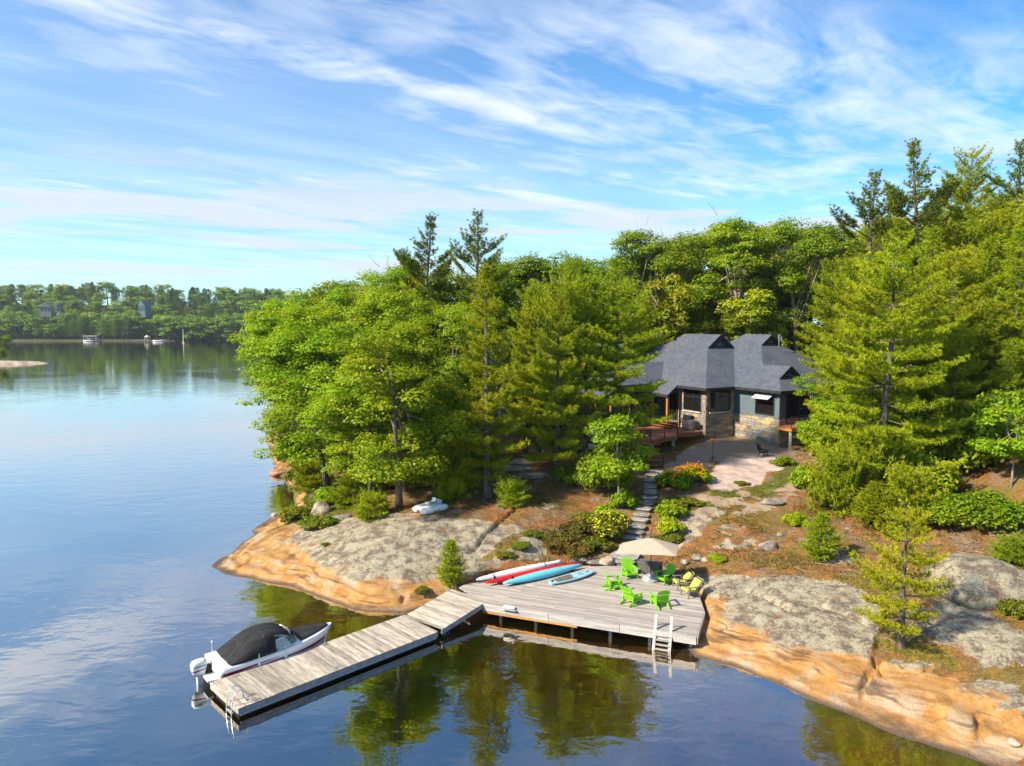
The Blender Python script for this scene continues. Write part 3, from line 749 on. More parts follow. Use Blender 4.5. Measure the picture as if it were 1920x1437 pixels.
_tri += proto('forestB', *broadleaf_mesh(32, 20, 4.2, .40, 12, 12, 140, .22, 1.1, stems=2, twigs=3), M_BARKL, M_LEAFD)
_tri += proto('forestC', *broadleaf_mesh(33, 18, 4.0, .20, 13, 12, 140, .22, 1.15), M_BARK, M_LEAFD)
_tri += proto('sapling', *broadleaf_mesh(41, 6.2, 2.2, .22, 10, 9, 90, .17, .55, r0=.07), M_BARKL, M_LEAF)
recolour('saplingY', 'sapling', M_LEAFY)
recolour('forestY', 'forestC', M_LEAFY)
recolour('pineD', 'pineC', M_PINED)
print('tree triangles', _tri)

NTREE = 0
def plant(key, x, y, top=None, h=None, label=None, cat='tree', group=None, name=None, rz=None, wide=1.0, z=None, sink=0.0):
    """one tree: an Empty at the foot with its trunk and its crown"""
    global NTREE
    NTREE += 1
    tm, cm, ph, prad = PROTO[key]
    z = hz(x, y) if z is None else z
    if top is not None: h = top - z
    s = h / ph
    rz = (NTREE * 2.399) % 6.283 if rz is None else rz
    o = empty(name or ('pine_tree' if key[:4] in ('pine', 'tall', 'smal', 'bush') else 'leafy_tree'), (x, y, z - sink), rz, label, cat, group)
    o.scale = (s * wide, s * wide, s)
    for nm, me in (('trunk', tm), ('crown', cm)):
        c = bpy.data.objects.new(nm, me); COL.link(c); c.parent = o
    return o
def ztop(py, Y): return float(at(960, py, Y)[2])
def xat(px, Y, z=10.0):
    """world x of the pixel column px at distance Y, height z"""
    f = Y * _c - (z - CAMH) * _s
    return (px - CX) / F * f

# ------------------------------------------------------------------ trees, placed one by one
ORD = 'leftmost second third fourth fifth sixth seventh eighth ninth tenth eleventh twelfth thirteenth fourteenth fifteenth sixteenth seventeenth eighteenth nineteenth twentieth'.split()
def ordinal(i, n):
    if i == 0: return 'leftmost'
    if i == n - 1: return 'rightmost'
    if i < len(ORD): return ORD[i] + ' from the left'
    return ['last', 'second', 'third', 'fourth', 'fifth'][n - 1 - i] + ' from the right'
def row(items, label, group):
    order = sorted(items, key=lambda a: a[1])
    for a in items: tree(*a[:4], label % ordinal(order.index(a), len(items)), a[4], group=group)
def tree(key, px, Y, toppy, label, wide=1.0, rz=None, group=None, name=None):
    return plant(key, xat(px, Y), Y, top=ztop(toppy, Y), label=label, wide=wide, rz=rz, group=group, name=name)
# the leafy point on the left
tree('mapleA', 610, 58, 598, 'round bright green maple leaning over the water at the left edge of the point', 1.25, 0.4)
tree('mapleB', 748, 47.6, 600, 'two-stemmed maple standing beside the white pedal boat', 1.15, 1.0)
tree('mapleC', 590, 68, 570, 'yellow-tinged maple at the far left tip of the leafy point', 1.3, 2.2)
tree('mapleA', 650, 66, 540, 'tall maple rising behind the round maple at the water', 1.15, 4.0)
tree('mapleB', 560, 74, 575, 'farthest left maple of the point, lowest against the lake', 1.1, 3.1)
G_PT = 'maples crowding the point'
L_PT = 'bright green maple in the pack filling the leafy point, %s'
row([('mapleC', 700, 72, 505, 1.1), ('mapleA', 590, 78, 532, 1.1), ('mapleB', 690, 60, 590, 1.1), ('mapleC', 830, 58, 575, 1.0), ('mapleA', 760, 68, 515, 1.0),
          ('mapleB', 640, 84, 515, 1.1), ('mapleC', 600, 88, 545, 1.1), ('forestC', 860, 74, 500, 1.1), ('mapleB', 800, 80, 492, 1.1), ('forestC', 730, 88, 485, 1.1),
          ('forestC', 960, 78, 490, 1.1), ('mapleC', 555, 92, 585, 1.1), ('mapleA', 690, 51, 660, 1.0), ('mapleB', 640, 63, 640, 1.1), ('mapleC', 760, 52, 640, 1.0), ('mapleB', 800, 62, 560, 1.0), ('mapleC', 861, 62, 570, 1.0)], L_PT, G_PT)
tree('tallA', 788, 70, 396, 'dark tall pine with a broom-shaped top above the point, left of two', 1.2, 0.6)
tree('tallB', 893, 66, 383, 'dark tall pine with a spiky leaning top above the point, right of two', 1.1, 2.0)
tree('pineB', 915, 48.5, 490, 'full pine with drooping plumes between the pedal boat and the slope', 1.05, 0.2)
tree('pineA', 1046, 51.5, 505, 'pine with a bare lower trunk halfway up the litter slope', 0.80, 1.1)
tree('pineC', 1098, 53.8, 500, 'pine in front of the house with a long bare trunk beside the deck', 1.1, 2.6)
tree('pineC', 1150, 53.6, 515, 'pine behind the slim young maple whose limbs cross the dark roof', 1.22, 0.9)
tree('pineA', 1010, 57, 520, 'broad pine between the full pine and the bare-trunked one', .95, 2.9)
tree('pineB', 985, 58, 560, 'narrow pine tucked left of the bare-trunked pine', 0.95, 3.3)
tree('pineB', 1150, 73, 480, 'pine rising behind the stone chimney', 1.0, 5.0)
tree('pineA', 1075, 76, 478, 'pine behind the left wing of the house roof', 0.9, 4.1)
tree('saplingY', 1235, 78, 520, 'yellowing slender tree behind the house roof', 0.8, 4.1)
# forest behind the house
G_F = 'forest behind the house'; L_F = 'tall leafy forest tree in the wall of woods behind the house, %s'
row([('forestB', 1200, 92, 425, 1.0), ('forestA', 1270, 90, 430, 1.0), ('forestB', 1352, 86, 405, 1.15), ('forestA', 1425, 88, 402, 1.1), ('forestA', 1495, 84, 402, .95),
          ('forestC', 1330, 96, 420, 1.1), ('forestC', 1460, 98, 418, 1.1), ('forestC', 1240, 100, 440, 1.1), ('forestB', 1560, 90, 420, 1.0), ('forestC', 1000, 92, 475, 1.1), ('forestA', 1070, 98, 470, 1.1),
          ('forestC', 1130, 100, 480, 1.1), ('forestC', 920, 98, 485, 1.1), ('forestC', 1400, 108, 430, 1.2), ('forestC', 1520, 108, 425, 1.2), ('forestC', 1180, 112, 450, 1.2), ('forestC', 1040, 112, 480, 1.2),
          ('forestC', 1300, 112, 440, 1.2), ('forestC', 1620, 104, 420, 1.2), ('forestC', 1280, 84, 540, 1.3), ('forestC', 1400, 82, 560, 1.2), ('forestC', 1480, 86, 530, 1.2), ('forestC', 1350, 100, 500, 1.3), ('forestC', 1440, 104, 500, 1.3)], L_F, G_F)
tree('saplingY', 1410, 80, 540, 'yellow-green understorey tree right behind the roof ridge', 1.0)
tree('saplingY', 1252, 83, 510, 'yellow spire-shaped young tree at the edge of the woods behind the house', .7)
# pine stand on the right
tree('pineBig', 1655, 46.5, 425, 'largest pine of the right-hand stand, its thick trunk rooted above the rock', 1.15, 0.9)
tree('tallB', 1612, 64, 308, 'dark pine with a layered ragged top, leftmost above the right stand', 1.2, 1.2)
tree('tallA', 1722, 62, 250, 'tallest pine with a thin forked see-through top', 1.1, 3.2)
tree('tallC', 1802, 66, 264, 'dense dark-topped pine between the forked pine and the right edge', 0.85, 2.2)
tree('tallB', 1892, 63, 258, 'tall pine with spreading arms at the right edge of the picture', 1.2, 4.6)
G_R = 'pines of the right-hand stand'; L_R = 'bright green pine packed into the right-hand stand, %s'
row([('pineA', 1780, 52, 455, 1.0), ('pineB', 1900, 50, 420, 1.1), ('pineA', 1850, 58, 380, 1.1), ('pineB', 1740, 58, 420, 1.05), ('pineC', 1590, 58, 470, 1.0), ('pineB', 1670, 60, 400, 1.0),
          ('tallC', 1950, 58, 350, 1.0), ('tallC', 1640, 74, 390, 1.0), ('tallC', 1760, 76, 360, 1.0), ('pineA', 1560, 70, 480, 1.0), ('tallC', 1880, 76, 350, 1.0), ('pineC', 1960, 48, 520, 1.1), ('pineB', 1820, 66, 400, 1.0), ('pineA', 1700, 51, 560, 1.0), ('pineB', 1590, 52, 590, 1.1), ('pineA', 1840, 50, 560, 1.1), ('pineB', 1920, 56, 330, 1.0), ('pineA', 1641, 54, 480, 1.0), ('pineB', 1885, 47, 640, 1.1), ('pineA', 1790, 48.5, 600, 1.0)], L_R, G_R)
row([('forestC', 1700, 86, 400, 1.2), ('forestC', 1840, 88, 380, 1.2), ('forestC', 1930, 84, 360, 1.2), ('forestC', 1580, 96, 420, 1.2), ('forestC', 1770, 98, 390, 1.3)], 'broad dark leafy tree behind the right-hand pines, %s', 'leafy trees behind the pines')
tree('mapleC', 1548, 52.5, 690, 'bright leafy young maple against the right corner of the house', 1.0)
tree('sapling', 1905, 42, 760, 'leafy maple shoot hanging in at the right edge', 1.2)
tree('sapling', 1830, 47, 800, 'dark understorey maple beside the thick pine trunk', 1.4)
# young pines on the rocks
def foot(key, px, py, toppy, label, wide=1.0, rz=None, name=None):
    p = hit(px, py); h = (py - toppy) / F * p[1] * 1.02
    return plant(key, p[0], p[1], h=h, label=label, wide=wide, rz=rz, name=name)
foot('small', 1690, 1214, 925, 'small yellow-green pine standing alone on the right-hand rock', .95, 1.0)
foot('bushpine', 846, 1098, 1002, 'bushy little pine between the left rock and the racked boats', 0.95, 0.3)
foot('bushpine', 1538, 1048, 952, 'bushy young pine at the foot of the largest pine', 1.25, 1.4)
foot('bushpine', 1640, 985, 895, 'low pine bough thicket beside the thick trunk', 1.6, 2.0)
foot('sapling', 1160, 952, 772, 'slim young maple with a pale trunk beside the stone steps', 1.05, 0.7)

# ------------------------------------------------------------------ dock, ramp, deck and what stands on them
M_WOOD = noisy('weathered_wood', (0.285, 0.25, 0.225), (0.425, 0.38, 0.35), 2.2, 0.85, (0.35, 7, 7), 0.35, 0.006, 0.15, cc=(0.25, 0.22, 0.195), obj_var=0.22)
M_WOODD = noisy('mildewed_wood', (0.25, 0.215, 0.175), (0.42, 0.37, 0.315), 1.5, 0.88, (0.8, 5, 5), 0.4, 0.006, 0.12, cc=(0.17, 0.15, 0.12), obj_var=0.30, lo=.34, hi=.58)
M_FASCIA = noisy('fascia_wood', (0.36, 0.335, 0.32), (0.52, 0.49, 0.475), 2.0, 0.85, (0.4, 6, 6), 0.3, 0.006, 0.15, obj_var=0.06)
M_NEWWOOD = noisy('new_wood', (0.44, 0.20, 0.045), (0.58, 0.29, 0.08), 2.0, 0.7, (0.4, 6, 6), 0.2, 0.004, 0.25)
M_STEEL = noisy('galvanised_steel', (0.22, 0.25, 0.30), (0.34, 0.37, 0.42), 3.0, 0.5, (1, 1, 1), 0.1, 0.004, 0.5, metal=0.3)
M_ALU = noisy('aluminium', (0.60, 0.61, 0.63), (0.75, 0.76, 0.78), 5.0, 0.3, bump=0, metal=0.8)
M_BLACK = noisy('black_plastic', (0.012, 0.012, 0.013), (0.022, 0.022, 0.023), 4.0, 0.6, bump=0.1)
M_DARKM = noisy('dark_metal', (0.025, 0.024, 0.024), (0.05, 0.047, 0.045), 9.0, 0.5, bump=0.1, metal=0.4)

def plank_mesh(L, Wd, T):
    mb = MB(); b = 0.006
    prof = [(-Wd / 2, -T / 2), (Wd / 2, -T / 2), (Wd / 2, T / 2 - b), (Wd / 2 - b, T / 2), (-Wd / 2 + b, T / 2), (-Wd / 2, T / 2 - b)]
    mb.loft([[(-L / 2, y, z) for y, z in prof], [(L / 2, y, z) for y, z in prof]])
    me = bpy.data.meshes.new('plank'); me.from_pydata(mb.v, [], mb.f); me.update(); return me
rngD = random.Random(5)
def plank_run(parent, p0, p1, width, mat, pitch=0.145, z0=0.0, z1=0.0, skip=()):
    """planks laid across the run from p0 to p1 (centre line)"""
    p0, p1 = Vector((*p0, z0)), Vector((*p1, z1)); d = p1 - p0; L = d.length; n = int(L / pitch); d.normalize()
    rz = math.atan2(d.y, d.x); tilt = math.asin(d.z)
    me = plank_mesh(width, pitch - 0.011, 0.04); me.materials.append(mat)
    for i in range(n):
        c = p0 + d * (i + .5) * L / n
        o = bpy.data.objects.new('plank', me); COL.link(o); o.parent = parent
        o.location = Vector((c.x + rngD.uniform(-.004, .004), c.y, c.z - 0.02 + rngD.uniform(-.003, .003))) - parent.location
        o.rotation_euler = (Matrix.Rotation(rz, 3, 'Z') @ Matrix.Rotation(-tilt, 3, 'Y') @ Matrix.Rotation(math.pi / 2 + rngD.gauss(0, .002), 3, 'Z')).to_euler()
E0 = Vector((-12.17, 27.79)); E1 = Vector((-10.35, 25.67)); DA = Vector((.715, .699)); DP = Vector((-.699, .715))
DW, DL, DZ = 2.72, 9.62, 0.46
DC = E1 + DP * (DW / 2)                       # middle of the outer end
dock = empty('floating_dock', (DC.x, DC.y, 0), 0, 'long weathered grey floating dock with planks laid across it', 'dock')
plank_run(dock, DC, DC + DA * DL, DW, M_WOODD, 0.165, DZ, DZ)
def dock_xy(a, p, z): q = E1 + DA * a + DP * p; return (q.x, q.y, z)
def local(o, mb, name, mat, **k): return mb.build(name, mat, o, origin=o.location, **k)
for p in (0.03, DW - 0.03):
    local(dock, MB().beam(dock_xy(0.02, p, DZ - .145), dock_xy(DL - .02, p, DZ - .145), 0.045, 0.20), 'side_fascia', M_STEEL)
for a in (0.03, DL - .03):
    local(dock, MB().beam(dock_xy(a, 0.06, DZ - .145), dock_xy(a, DW - .06, DZ - .145), 0.045, 0.2), 'end_fascia', M_WOODD)
for p in (0.055, DW - .055):
    local(dock, MB().beam(dock_xy(0.1, p, DZ - .29), dock_xy(DL - .1, p, DZ - .29), 0.06, 0.09), 'stringer', M_FASCIA)
for a in (1.2, 3.7, 6.2, 8.5):
    mb = MB()
    q = E1 + DA * a + DP * DW / 2
    mb.box((q.x, q.y, 0.02), (2.1, 2.2, 0.42), rz=math.atan2(DA.y, DA.x)); local(dock, mb, 'float', M_BLACK)
# swim ladder of bent tube at the outer end
lad = empty('swim_ladder', dock_xy(0, .55, DZ), 0, 'aluminium swim ladder hooked over the outer end of the floating dock', 'ladder')
for p in (0.32, 0.78):
    pts = [(0.55, DZ + .0), (0.50, DZ + .30), (0.34, DZ + .50), (0.12, DZ + .52), (-.04, DZ + .35), (-.10, DZ), (-.14, -.1), (-.18, -.7)]
    local(lad, MB().tube([dock_xy(a, p, z) for a, z in pts], 0.024, 8), 'rail', M_ALU, smooth=True)
for a, z in ((-.10, .18), (-.14, -.1), (-.16, -.4)):
    local(lad, MB().beam(dock_xy(a, .33, z), dock_xy(a, .77, z), .09, .03), 'step', M_ALU)
local(lad, MB().beam(dock_xy(.45, .33, DZ + .05), dock_xy(.45, .77, DZ + .05), .03, .03), 'cross_bar', M_ALU)
# cleats
def cleat(p, rz, label):
    o = empty('dock_cleat', p, rz, label, 'cleat')
    MB().tube([(-.14, 0, .09), (-.07, 0, .075), (.07, 0, .075), (.14, 0, .09)], .016, 6).build('horn', M_ALU, o, smooth=True)
    MB().box((0, 0, .04), (.10, .05, .08), taper=.7).build('base', M_ALU, o)
cleat(dock_xy(5.05, DW - .22, DZ), .77, 'small metal cleat on the dock beside the boat bow')
cleat(dock_xy(1.0, DW - .25, DZ), .77, 'small metal cleat on the dock beside the boat stern')
cleat(dock_xy(4.3, .2, DZ), .77, 'small dark cleat on the open-water side of the floating dock')

# gangway ramp
RA, RB = Vector((-3.47, 32.39)), Vector((-5.19, 34.29)); RC, RD = Vector((-1.49, 34.98)), Vector((-2.95, 37.10))
rm0, rm1 = (RA + RB) / 2, (RC + RD) / 2
ramp = empty('gangway', (rm0.x, rm0.y, 0), 0, 'short planked gangway sloping from the floating dock up to the deck', 'gangway')
plank_run(ramp, rm0 + Vector((.02, .03)), rm1, 2.55, M_WOODD, 0.165, DZ + .03, .83)
rd = (rm1 - rm0).normalized(); rp = Vector((-rd.y, rd.x))
for p in (-1.25, 1.25):
    a = rm0 + rp * p; b = rm1 + rp * p
    local(ramp, MB().beam((a.x, a.y, DZ - .12), (b.x, b.y, .68), .05, .2), 'side_beam', M_STEEL)
q = rm0 + rp * -1.1
local(ramp, MB().tube([(q.x + .1, q.y + .1, .1), (q.x + .35, q.y + .4, .14)], .17, 10), 'roller', M_BLACK, smooth=True)

# the deck on the rock
DKZ = 0.82
deck = empty('timber_deck', (3.4, 35.5, 0), 0, 'broad weathered timber deck on the shore between the two rocks', 'deck')
fd = Vector((8.37 + 1.49, 31.11 - 34.98)).normalized(); fn = Vector((-fd.y, fd.x)); rz_d = math.atan2(fd.y, fd.x)
DPOLY = [(-1.49, 34.98), (8.37, 31.11), (9.42, 33.75), (9.72, 36.0), (9.72, 37.2), (8.9, 39.55), (6.9, 40.45), (4.12, 40.38), (1.0, 39.0), (-2.53, 37.56), (-2.85, 37.05)]
def clip(poly, axis, lim, keep_less):
    out = []
    for i in range(len(poly)):
        a, b = poly[i], poly[(i + 1) % len(poly)]
        ia = (a[axis] <= lim) == keep_less or a[axis] == lim; ib = (b[axis] <= lim) == keep_less or b[axis] == lim
        if ia: out.append(a)
        if ia != ib:
            t = (lim - a[axis]) / (b[axis] - a[axis]); out.append(tuple(a[k] + t * (b[k] - a[k]) for k in (0, 1)))
    return out
o0 = Vector(DPOLY[0])
LP = [((Vector(p) - o0).dot(fd), (Vector(p) - o0).dot(fn)) for p in DPOLY]
ymax = max(p[1] for p in LP); pitch = 0.15; row = 0; rowy = 0.0
while rowy < ymax:
    strip = clip(clip(LP, 1, rowy + 0.005, False), 1, rowy + pitch - 0.005, True)
    if len(strip) >= 3:
        x0 = min(p[0] for p in strip); x1 = max(p[0] for p in strip); x = x0 - rngD.uniform(0, 3.0)
        while x < x1:
            L = rngD.choice((3.05, 3.66, 4.27, 4.88))
            pc = clip(clip(strip, 0, x + .003, False), 0, x + L - .003, True)
            if len(pc) >= 3 and max(p[0] for p in pc) - min(p[0] for p in pc) > .05:
                cx_ = sum(p[0] for p in pc) / len(pc); cy_ = sum(p[1] for p in pc) / len(pc)
                mb = MB().prism([(p[0] - cx_, p[1] - cy_) for p in pc], -0.038, 0)
                o = mb.build('plank', M_WOOD, deck); g = o0 + fd * cx_ + fn * cy_
                o.location = (g.x - 3.4, g.y - 35.5, DKZ + rngD.uniform(-.002, .003)); o.rotation_euler = (0, 0, rz_d)
            x += L
    rowy += pitch; row += 1
def fas(a, b, z, h, name, mat, th=.045, off=.03):
    a, b = Vector(a), Vector(b); d = (b - a).normalized(); nrm_ = Vector((d.y, -d.x)) * off; c = (a + b) / 2 + nrm_
    o = MB().box((0, 0, 0), ((b - a).length, th, h)).build(name, mat, deck); o.location = (c.x - 3.4, c.y - 35.5, z); o.rotation_euler = (0, 0, math.atan2(d.y, d.x)); return o
f0, f1 = Vector(DPOLY[0]), Vector(DPOLY[1])
for k in range(3):
    a = f0.lerp(f1, k / 3 + .001); b = f0.lerp(f1, (k + 1) / 3 - .001)
    fas(a, b, DKZ - .13, .19, 'fascia', M_FASCIA); fas(a, b, DKZ - .315, .165, 'fascia', M_FASCIA, off=.022)
o = fas(f0.lerp(f1, .0), f0.lerp(f1, .47), DKZ - .46, .12, 'lower_beam', M_NEWWOOD, off=.0); o['label'] = 'fresh orange-brown timber under the left half of the deck front'
fas(DPOLY[1], DPOLY[2], DKZ - .20, .36, 'fascia', M_FASCIA, off=.03)
fas(DPOLY[2], DPOLY[3], DKZ - .16, .28, 'fascia', M_FASCIA, off=.03)
for k in range(6):
    for r in (0.5, 3.0):
        g = o0 + fd * (.8 + k * 1.9) + fn * r
        if poly_sd(np.array([g.x]), np.array([g.y]), DPOLY)[0] < .2: continue
        zb = hz(g.x, g.y) - .1
        local(deck, MB().box((g.x, g.y, (zb + DKZ - .1) / 2), (.14, .14, DKZ - .1 - zb), rz=rz_d), 'post', M_FASCIA)
for r in (0.45, 2.0, 3.5, 5.0):
    a = o0 + fd * .8 + fn * r; b = o0 + fd * 9.3 + fn * r
    local(deck, MB().beam((a.x, a.y, DKZ - .15), (b.x, b.y, DKZ - .15), .05, .2), 'joist', M_FASCIA)

# wooden swim ladder at the deck front
def dxy(a, n_, z): q = o0 + fd * a + fn * n_; return Vector((q.x, q.y, z))
la = (Vector(un(1240, 1190, DKZ)[:2]) - o0).dot(fd)
wl = empty('wooden_ladder', tuple(dxy(la, 0, 0)), 0, 'grey wooden ladder with raised side rails dropping from the deck to the water', 'ladder')
for s in (-.36, .36):
    local(wl, MB().beam(dxy(la + s, .32, DKZ + .62), dxy(la + s, -.42, -.15), .05, .13, up=(0, .5, 1)), 'side_rail', M_FASCIA)
    local(wl, MB().beam(dxy(la + s, .60, DKZ), dxy(la + s, .33, DKZ + .60), .05, .07, up=(0, .5, 1)), 'brace', M_FASCIA)
for k in range(5):
    t = .52 + k * .115; c = dxy(la, .32 - .74 * t, DKZ + .62 - (DKZ + .77) * t)
    local(wl, MB().beam(c - Vector((*fd, 0)) * .36, c + Vector((*fd, 0)) * .36, .15, .035), 'rung', M_WOOD)
bp = dxy((Vector(un(955, 1140, DKZ)[:2]) - o0).dot(fd), -.10, DKZ - .08)
bump_ = empty('dock_bumper', tuple(bp), rz_d, 'white cylindrical dock bumper on a small shelf at the deck front', 'bumper')
M_WHITEP = noisy('white_plastic', (0.70, 0.70, 0.68), (0.80, 0.80, 0.78), 3.0, 0.4, bump=0)
MB().tube([(-.30, 0, .09), (-.27, 0, .09), (.27, 0, .09), (.30, 0, .09)], [.06, .085, .085, .06], 12).build('cylinder', M_WHITEP, bump_, smooth=True)
MB().box((0, .0, -.01), (.75, .22, .03)).build('shelf', M_FASCIA, bump_)

# ---- adirondack chairs
M_LIME = noisy('lime_plastic', (0.16, 0.46, 0.008), (0.20, 0.52, 0.012), 3.0, 0.42, bump=0.05, spec=.4)
def adirondack(loc, face, label):
    o = empty('adirondack_chair', loc, math.atan2(face[1], face[0]) + math.pi / 2, label, 'chair', 'lime green chairs round the parasol')
    if 'adi' not in PROTO:
        P = {}
        for k in range(6):           # seat slats, curved
            y = -.30 + k * .105; z = .36 - .030 * k - (.02 if k == 0 else 0)
            P[f'seat_slat{k}'] = MB().box((0, y, z), (.56, .096, .024))
        for k in range(7):           # fan back
            x = -.27 + k * .09; top = .98 - .9 * x * x * 1.2; sp = 1.12
            a = Vector((x * .86, .24, .20)); b = Vector((x * sp, .24 + .50 * (top - .2) / .78 * .62, top))
            P[f'back_slat{k}'] = MB().beam(a, b, .082, .022, up=(0, -1, .5))
        P['rail_a'] = MB().beam((-.31, .335, .40), (.31, .335, .40), .03, .07)
        P['rail_b'] = MB().beam((-.30, .50, .70), (.30, .50, .70), .03, .05)
        for s in (-1, 1):
            P[f'arm{s}'] = MB().prism([(s * .28, -.36), (s * .44, -.36), (s * .45, -.28), (s * .37, .38), (s * .29, .38)], .545, .570)
            P[f'front_leg{s}'] = MB().box((s * .325, -.27, .275), (.035, .12, .55))
            P[f'stringer{s}'] = MB().beam((s * .285, -.36, .31), (s * .285, .62, .03), .03, .13)
            P[f'rear_leg{s}'] = MB().beam((s * .325, .30, .56), (s * .325, .36, .0), .035, .10)
        P['apron'] = MB().box((0, -.345, .30), (.60, .025, .11))
        PROTO['adi'] = {}
        for k, mb in P.items():
            nm = {'rail_a': 'back_rail', 'rail_b': 'back_rail'}.get(k, k.rstrip('-0123456789'))
            me = bpy.data.meshes.new(nm); me.from_pydata(mb.v, [], mb.f); me.update(); me.materials.append(M_LIME); PROTO['adi'][k] = (nm, me)
    for nm, me in PROTO['adi'].values():
        c = bpy.data.objects.new(nm, me); COL.link(c); c.parent = o
        b = c.modifiers.new('bevel', 'BEVEL'); b.width = .006; b.segments = 1
    return o
CH = [((1181, 1086), (.25, -1), 'lime green adirondack chair facing the camera, nearest the stone steps'), ((1152, 1107), (1, .15), 'lime green adirondack chair turned sideways, nearest the racked boats'),
      ((1186, 1134), (.75, .66), 'lime green adirondack chair seen from behind, between the other two backs'), ((1236, 1138), (-.25, 1), 'lime green adirondack chair seen from behind, nearest the wooden ladder'),
      ((1246, 1096), (-.85, -.5), 'lime green adirondack chair right of the parasol pole')]
for (px, py), fc, lb in CH:
    p = un(px, py - 3, DKZ); adirondack((p[0], p[1], DKZ + .004), fc, lb)

# ---- parasol
M_CANVAS = noisy('beige_canvas', (0.40, 0.33, 0.255), (0.45, 0.375, 0.295), 5.0, 0.9, bump=0.15, bdist=.004, spec=.1)
M_POLE = noisy('grey_pole', (0.035, 0.038, 0.042), (0.06, 0.065, 0.07), 5.0, 0.45, bump=0, metal=.3)
M_CONC = noisy('grey_stone', (0.30, 0.31, 0.33), (0.42, 0.43, 0.45), 8.0, 0.85, bump=.3, bdist=.01)
up_ = un(1220, 1088, DKZ)
par = empty('parasol', (up_[0], up_[1], DKZ), 0, 'beige rectangular parasol on a dark pole over the lime chairs', 'parasol')
MB().tube([(0, 0, .2), (0, 0, 2.95)], .03, 10).build('pole', M_POLE, par, smooth=True)
MB().lathe([(.46, .004), (.47, .12), (.44, .14), (.36, .14), (.36, .22), (.32, .25), (.10, .25), (.06, .32), (.045, .42)], 24).build('base', M_CONC, par, smooth=False)
cn = [Vector(un(a, b, 2.76)) - Vector((up_[0], up_[1], DKZ)) for a, b in ((1154, 1040), (1268, 1044), (1273, 1023), (1167, 1019))]
ctr = sum(cn, Vector()) / 4; pk = Vector((0, 0, 2.46)); pk.x = ctr.x * .3; pk.y = ctr.y * .3
ringv = []
for i in range(4):
    a, b = cn[i], cn[(i + 1) % 4]
    for t in (0, .25, .5, .75):
        p = a.lerp(b, t); p.z = 1.96 + .05 * math.sin(math.pi * t) * (1 if t != .5 else .6); ringv.append(p)
mb = MB(); n0 = len(ringv); rings = []
for s in (1.0, .66, .33, .06):
    rings.append([Vector((pk.x + (p.x - pk.x) * s, pk.y + (p.y - pk.y) * s, pk.z + (p.z - pk.z) * (s ** 1.12))) for p in ringv])
vs = [p for r in rings for p in r]; fs = []
for i in range(3):
    for k in range(n0): fs.append((i * n0 + k, i * n0 + (k + 1) % n0, (i + 1) * n0 + (k + 1) % n0, (i + 1) * n0 + k))
fs.append(tuple(3 * n0 + k for k in range(n0)))
cpy = mesh_obj('canopy', vs, fs, M_CANVAS, par); sm = cpy.modifiers.new('solid', 'SOLIDIFY'); sm.thickness = .006
for i in range(0, n0, 2):
    MB().tube([tuple(pk - Vector((0, 0, .06))), tuple(ringv[i] - Vector((0, 0, .025)))], .012, 5).build('rib', M_POLE, par)
MB().lathe([(.03, 0), (.05, .03), (.03, .09), (.012, .14)], 10, (pk.x, pk.y, pk.z - .01)).build('finial', M_POLE, par, smooth=True)

# ---- storage box, side table, lounge chairs
M_WICK = noisy('grey_wicker', (0.07, 0.062, 0.06), (0.16, 0.145, 0.14), 14.0, 0.8, (1, 1, 3), .6, .01)
p = un(1216, 1078, DKZ)
sb = empty('storage_box', (p[0] + .1, p[1] + .25, DKZ + .003), -.55, 'dark grey slatted storage box behind the parasol pole', 'box')
MB().box((0, 0, .30), (1.3, .62, .58)).build('body', M_WICK, sb, bevel=.01)
for k in range(8): MB().box((-.57 + k * .163, -.318, .29), (.145, .018, .54)).build('slat', M_WICK, sb)
MB().box((0, 0, .625), (1.36, .68, .06)).build('lid', M_WICK, sb, bevel=.015)
p = un(1270, 1098, DKZ)
stb = empty('side_table', (p[0], p[1] + .2, DKZ + .003), -.4, 'low dark slatted side table behind the cushioned lounge chairs', 'table')
for k in range(6): MB().box((-.33 + k * .132, 0, .46), (.118, .78, .03)).build('slat', M_DARKM, stb)
for sx in (-1, 1):
    for sy in (-1, 1): MB().box((sx * .34, sy * .34, .22), (.06, .06, .44)).build('leg', M_DARKM, stb)
    MB().box((sx * .34, 0, .40), (.04, .62, .07)).build('rail', M_DARKM, stb)
M_CUSH = noisy('olive_cushion', (0.36, 0.40, 0.055), (0.44, 0.47, 0.09), 6.0, 0.9, bump=.2, bdist=.01)
M_TEAK = noisy('grey_teak', (0.17, 0.14, 0.11), (0.29, 0.25, 0.21), 4.0, 0.8, (1, 4, 4), .2, .004)
def lounge(px, py, face, label):
    p = un(px, py, DKZ)
    o = empty('lounge_chair', (p[0], p[1], DKZ + .003), math.atan2(face[1], face[0]) + math.pi / 2, label, 'chair', 'cushioned lounge chairs')
    for s in (-1, 1):
        MB().beam((s * .33, -.36, 0), (s * .33, -.22, .58), .045, .06).build('front_leg', M_TEAK, o)
        MB().beam((s * .33, .42, 0), (s * .33, .10, .56), .045, .06).build('rear_leg', M_TEAK, o)
        MB().beam((s * .33, -.36, .58), (s * .33, .56, .60), .07, .03).build('arm', M_TEAK, o)
        MB().beam((s * .28, .18, .28), (s * .28, .62, .86), .04, .05).build('back_post', M_TEAK, o)
    MB().beam((-.28, .62, .86), (.28, .62, .86), .05, .05).build('back_rail', M_TEAK, o)
    MB().beam((0, -.36, .33), (0, .24, .25), .60, .03).build('seat_base', M_TEAK, o)
    MB().beam((0, -.38, .41), (0, .20, .33), .56, .12).build('seat_cushion', M_CUSH, o, bevel=.03)
    MB().beam((0, .18, .38), (0, .50, .84), .56, .11, up=(0, -1, .6)).build('back_cushion', M_CUSH, o, bevel=.03)
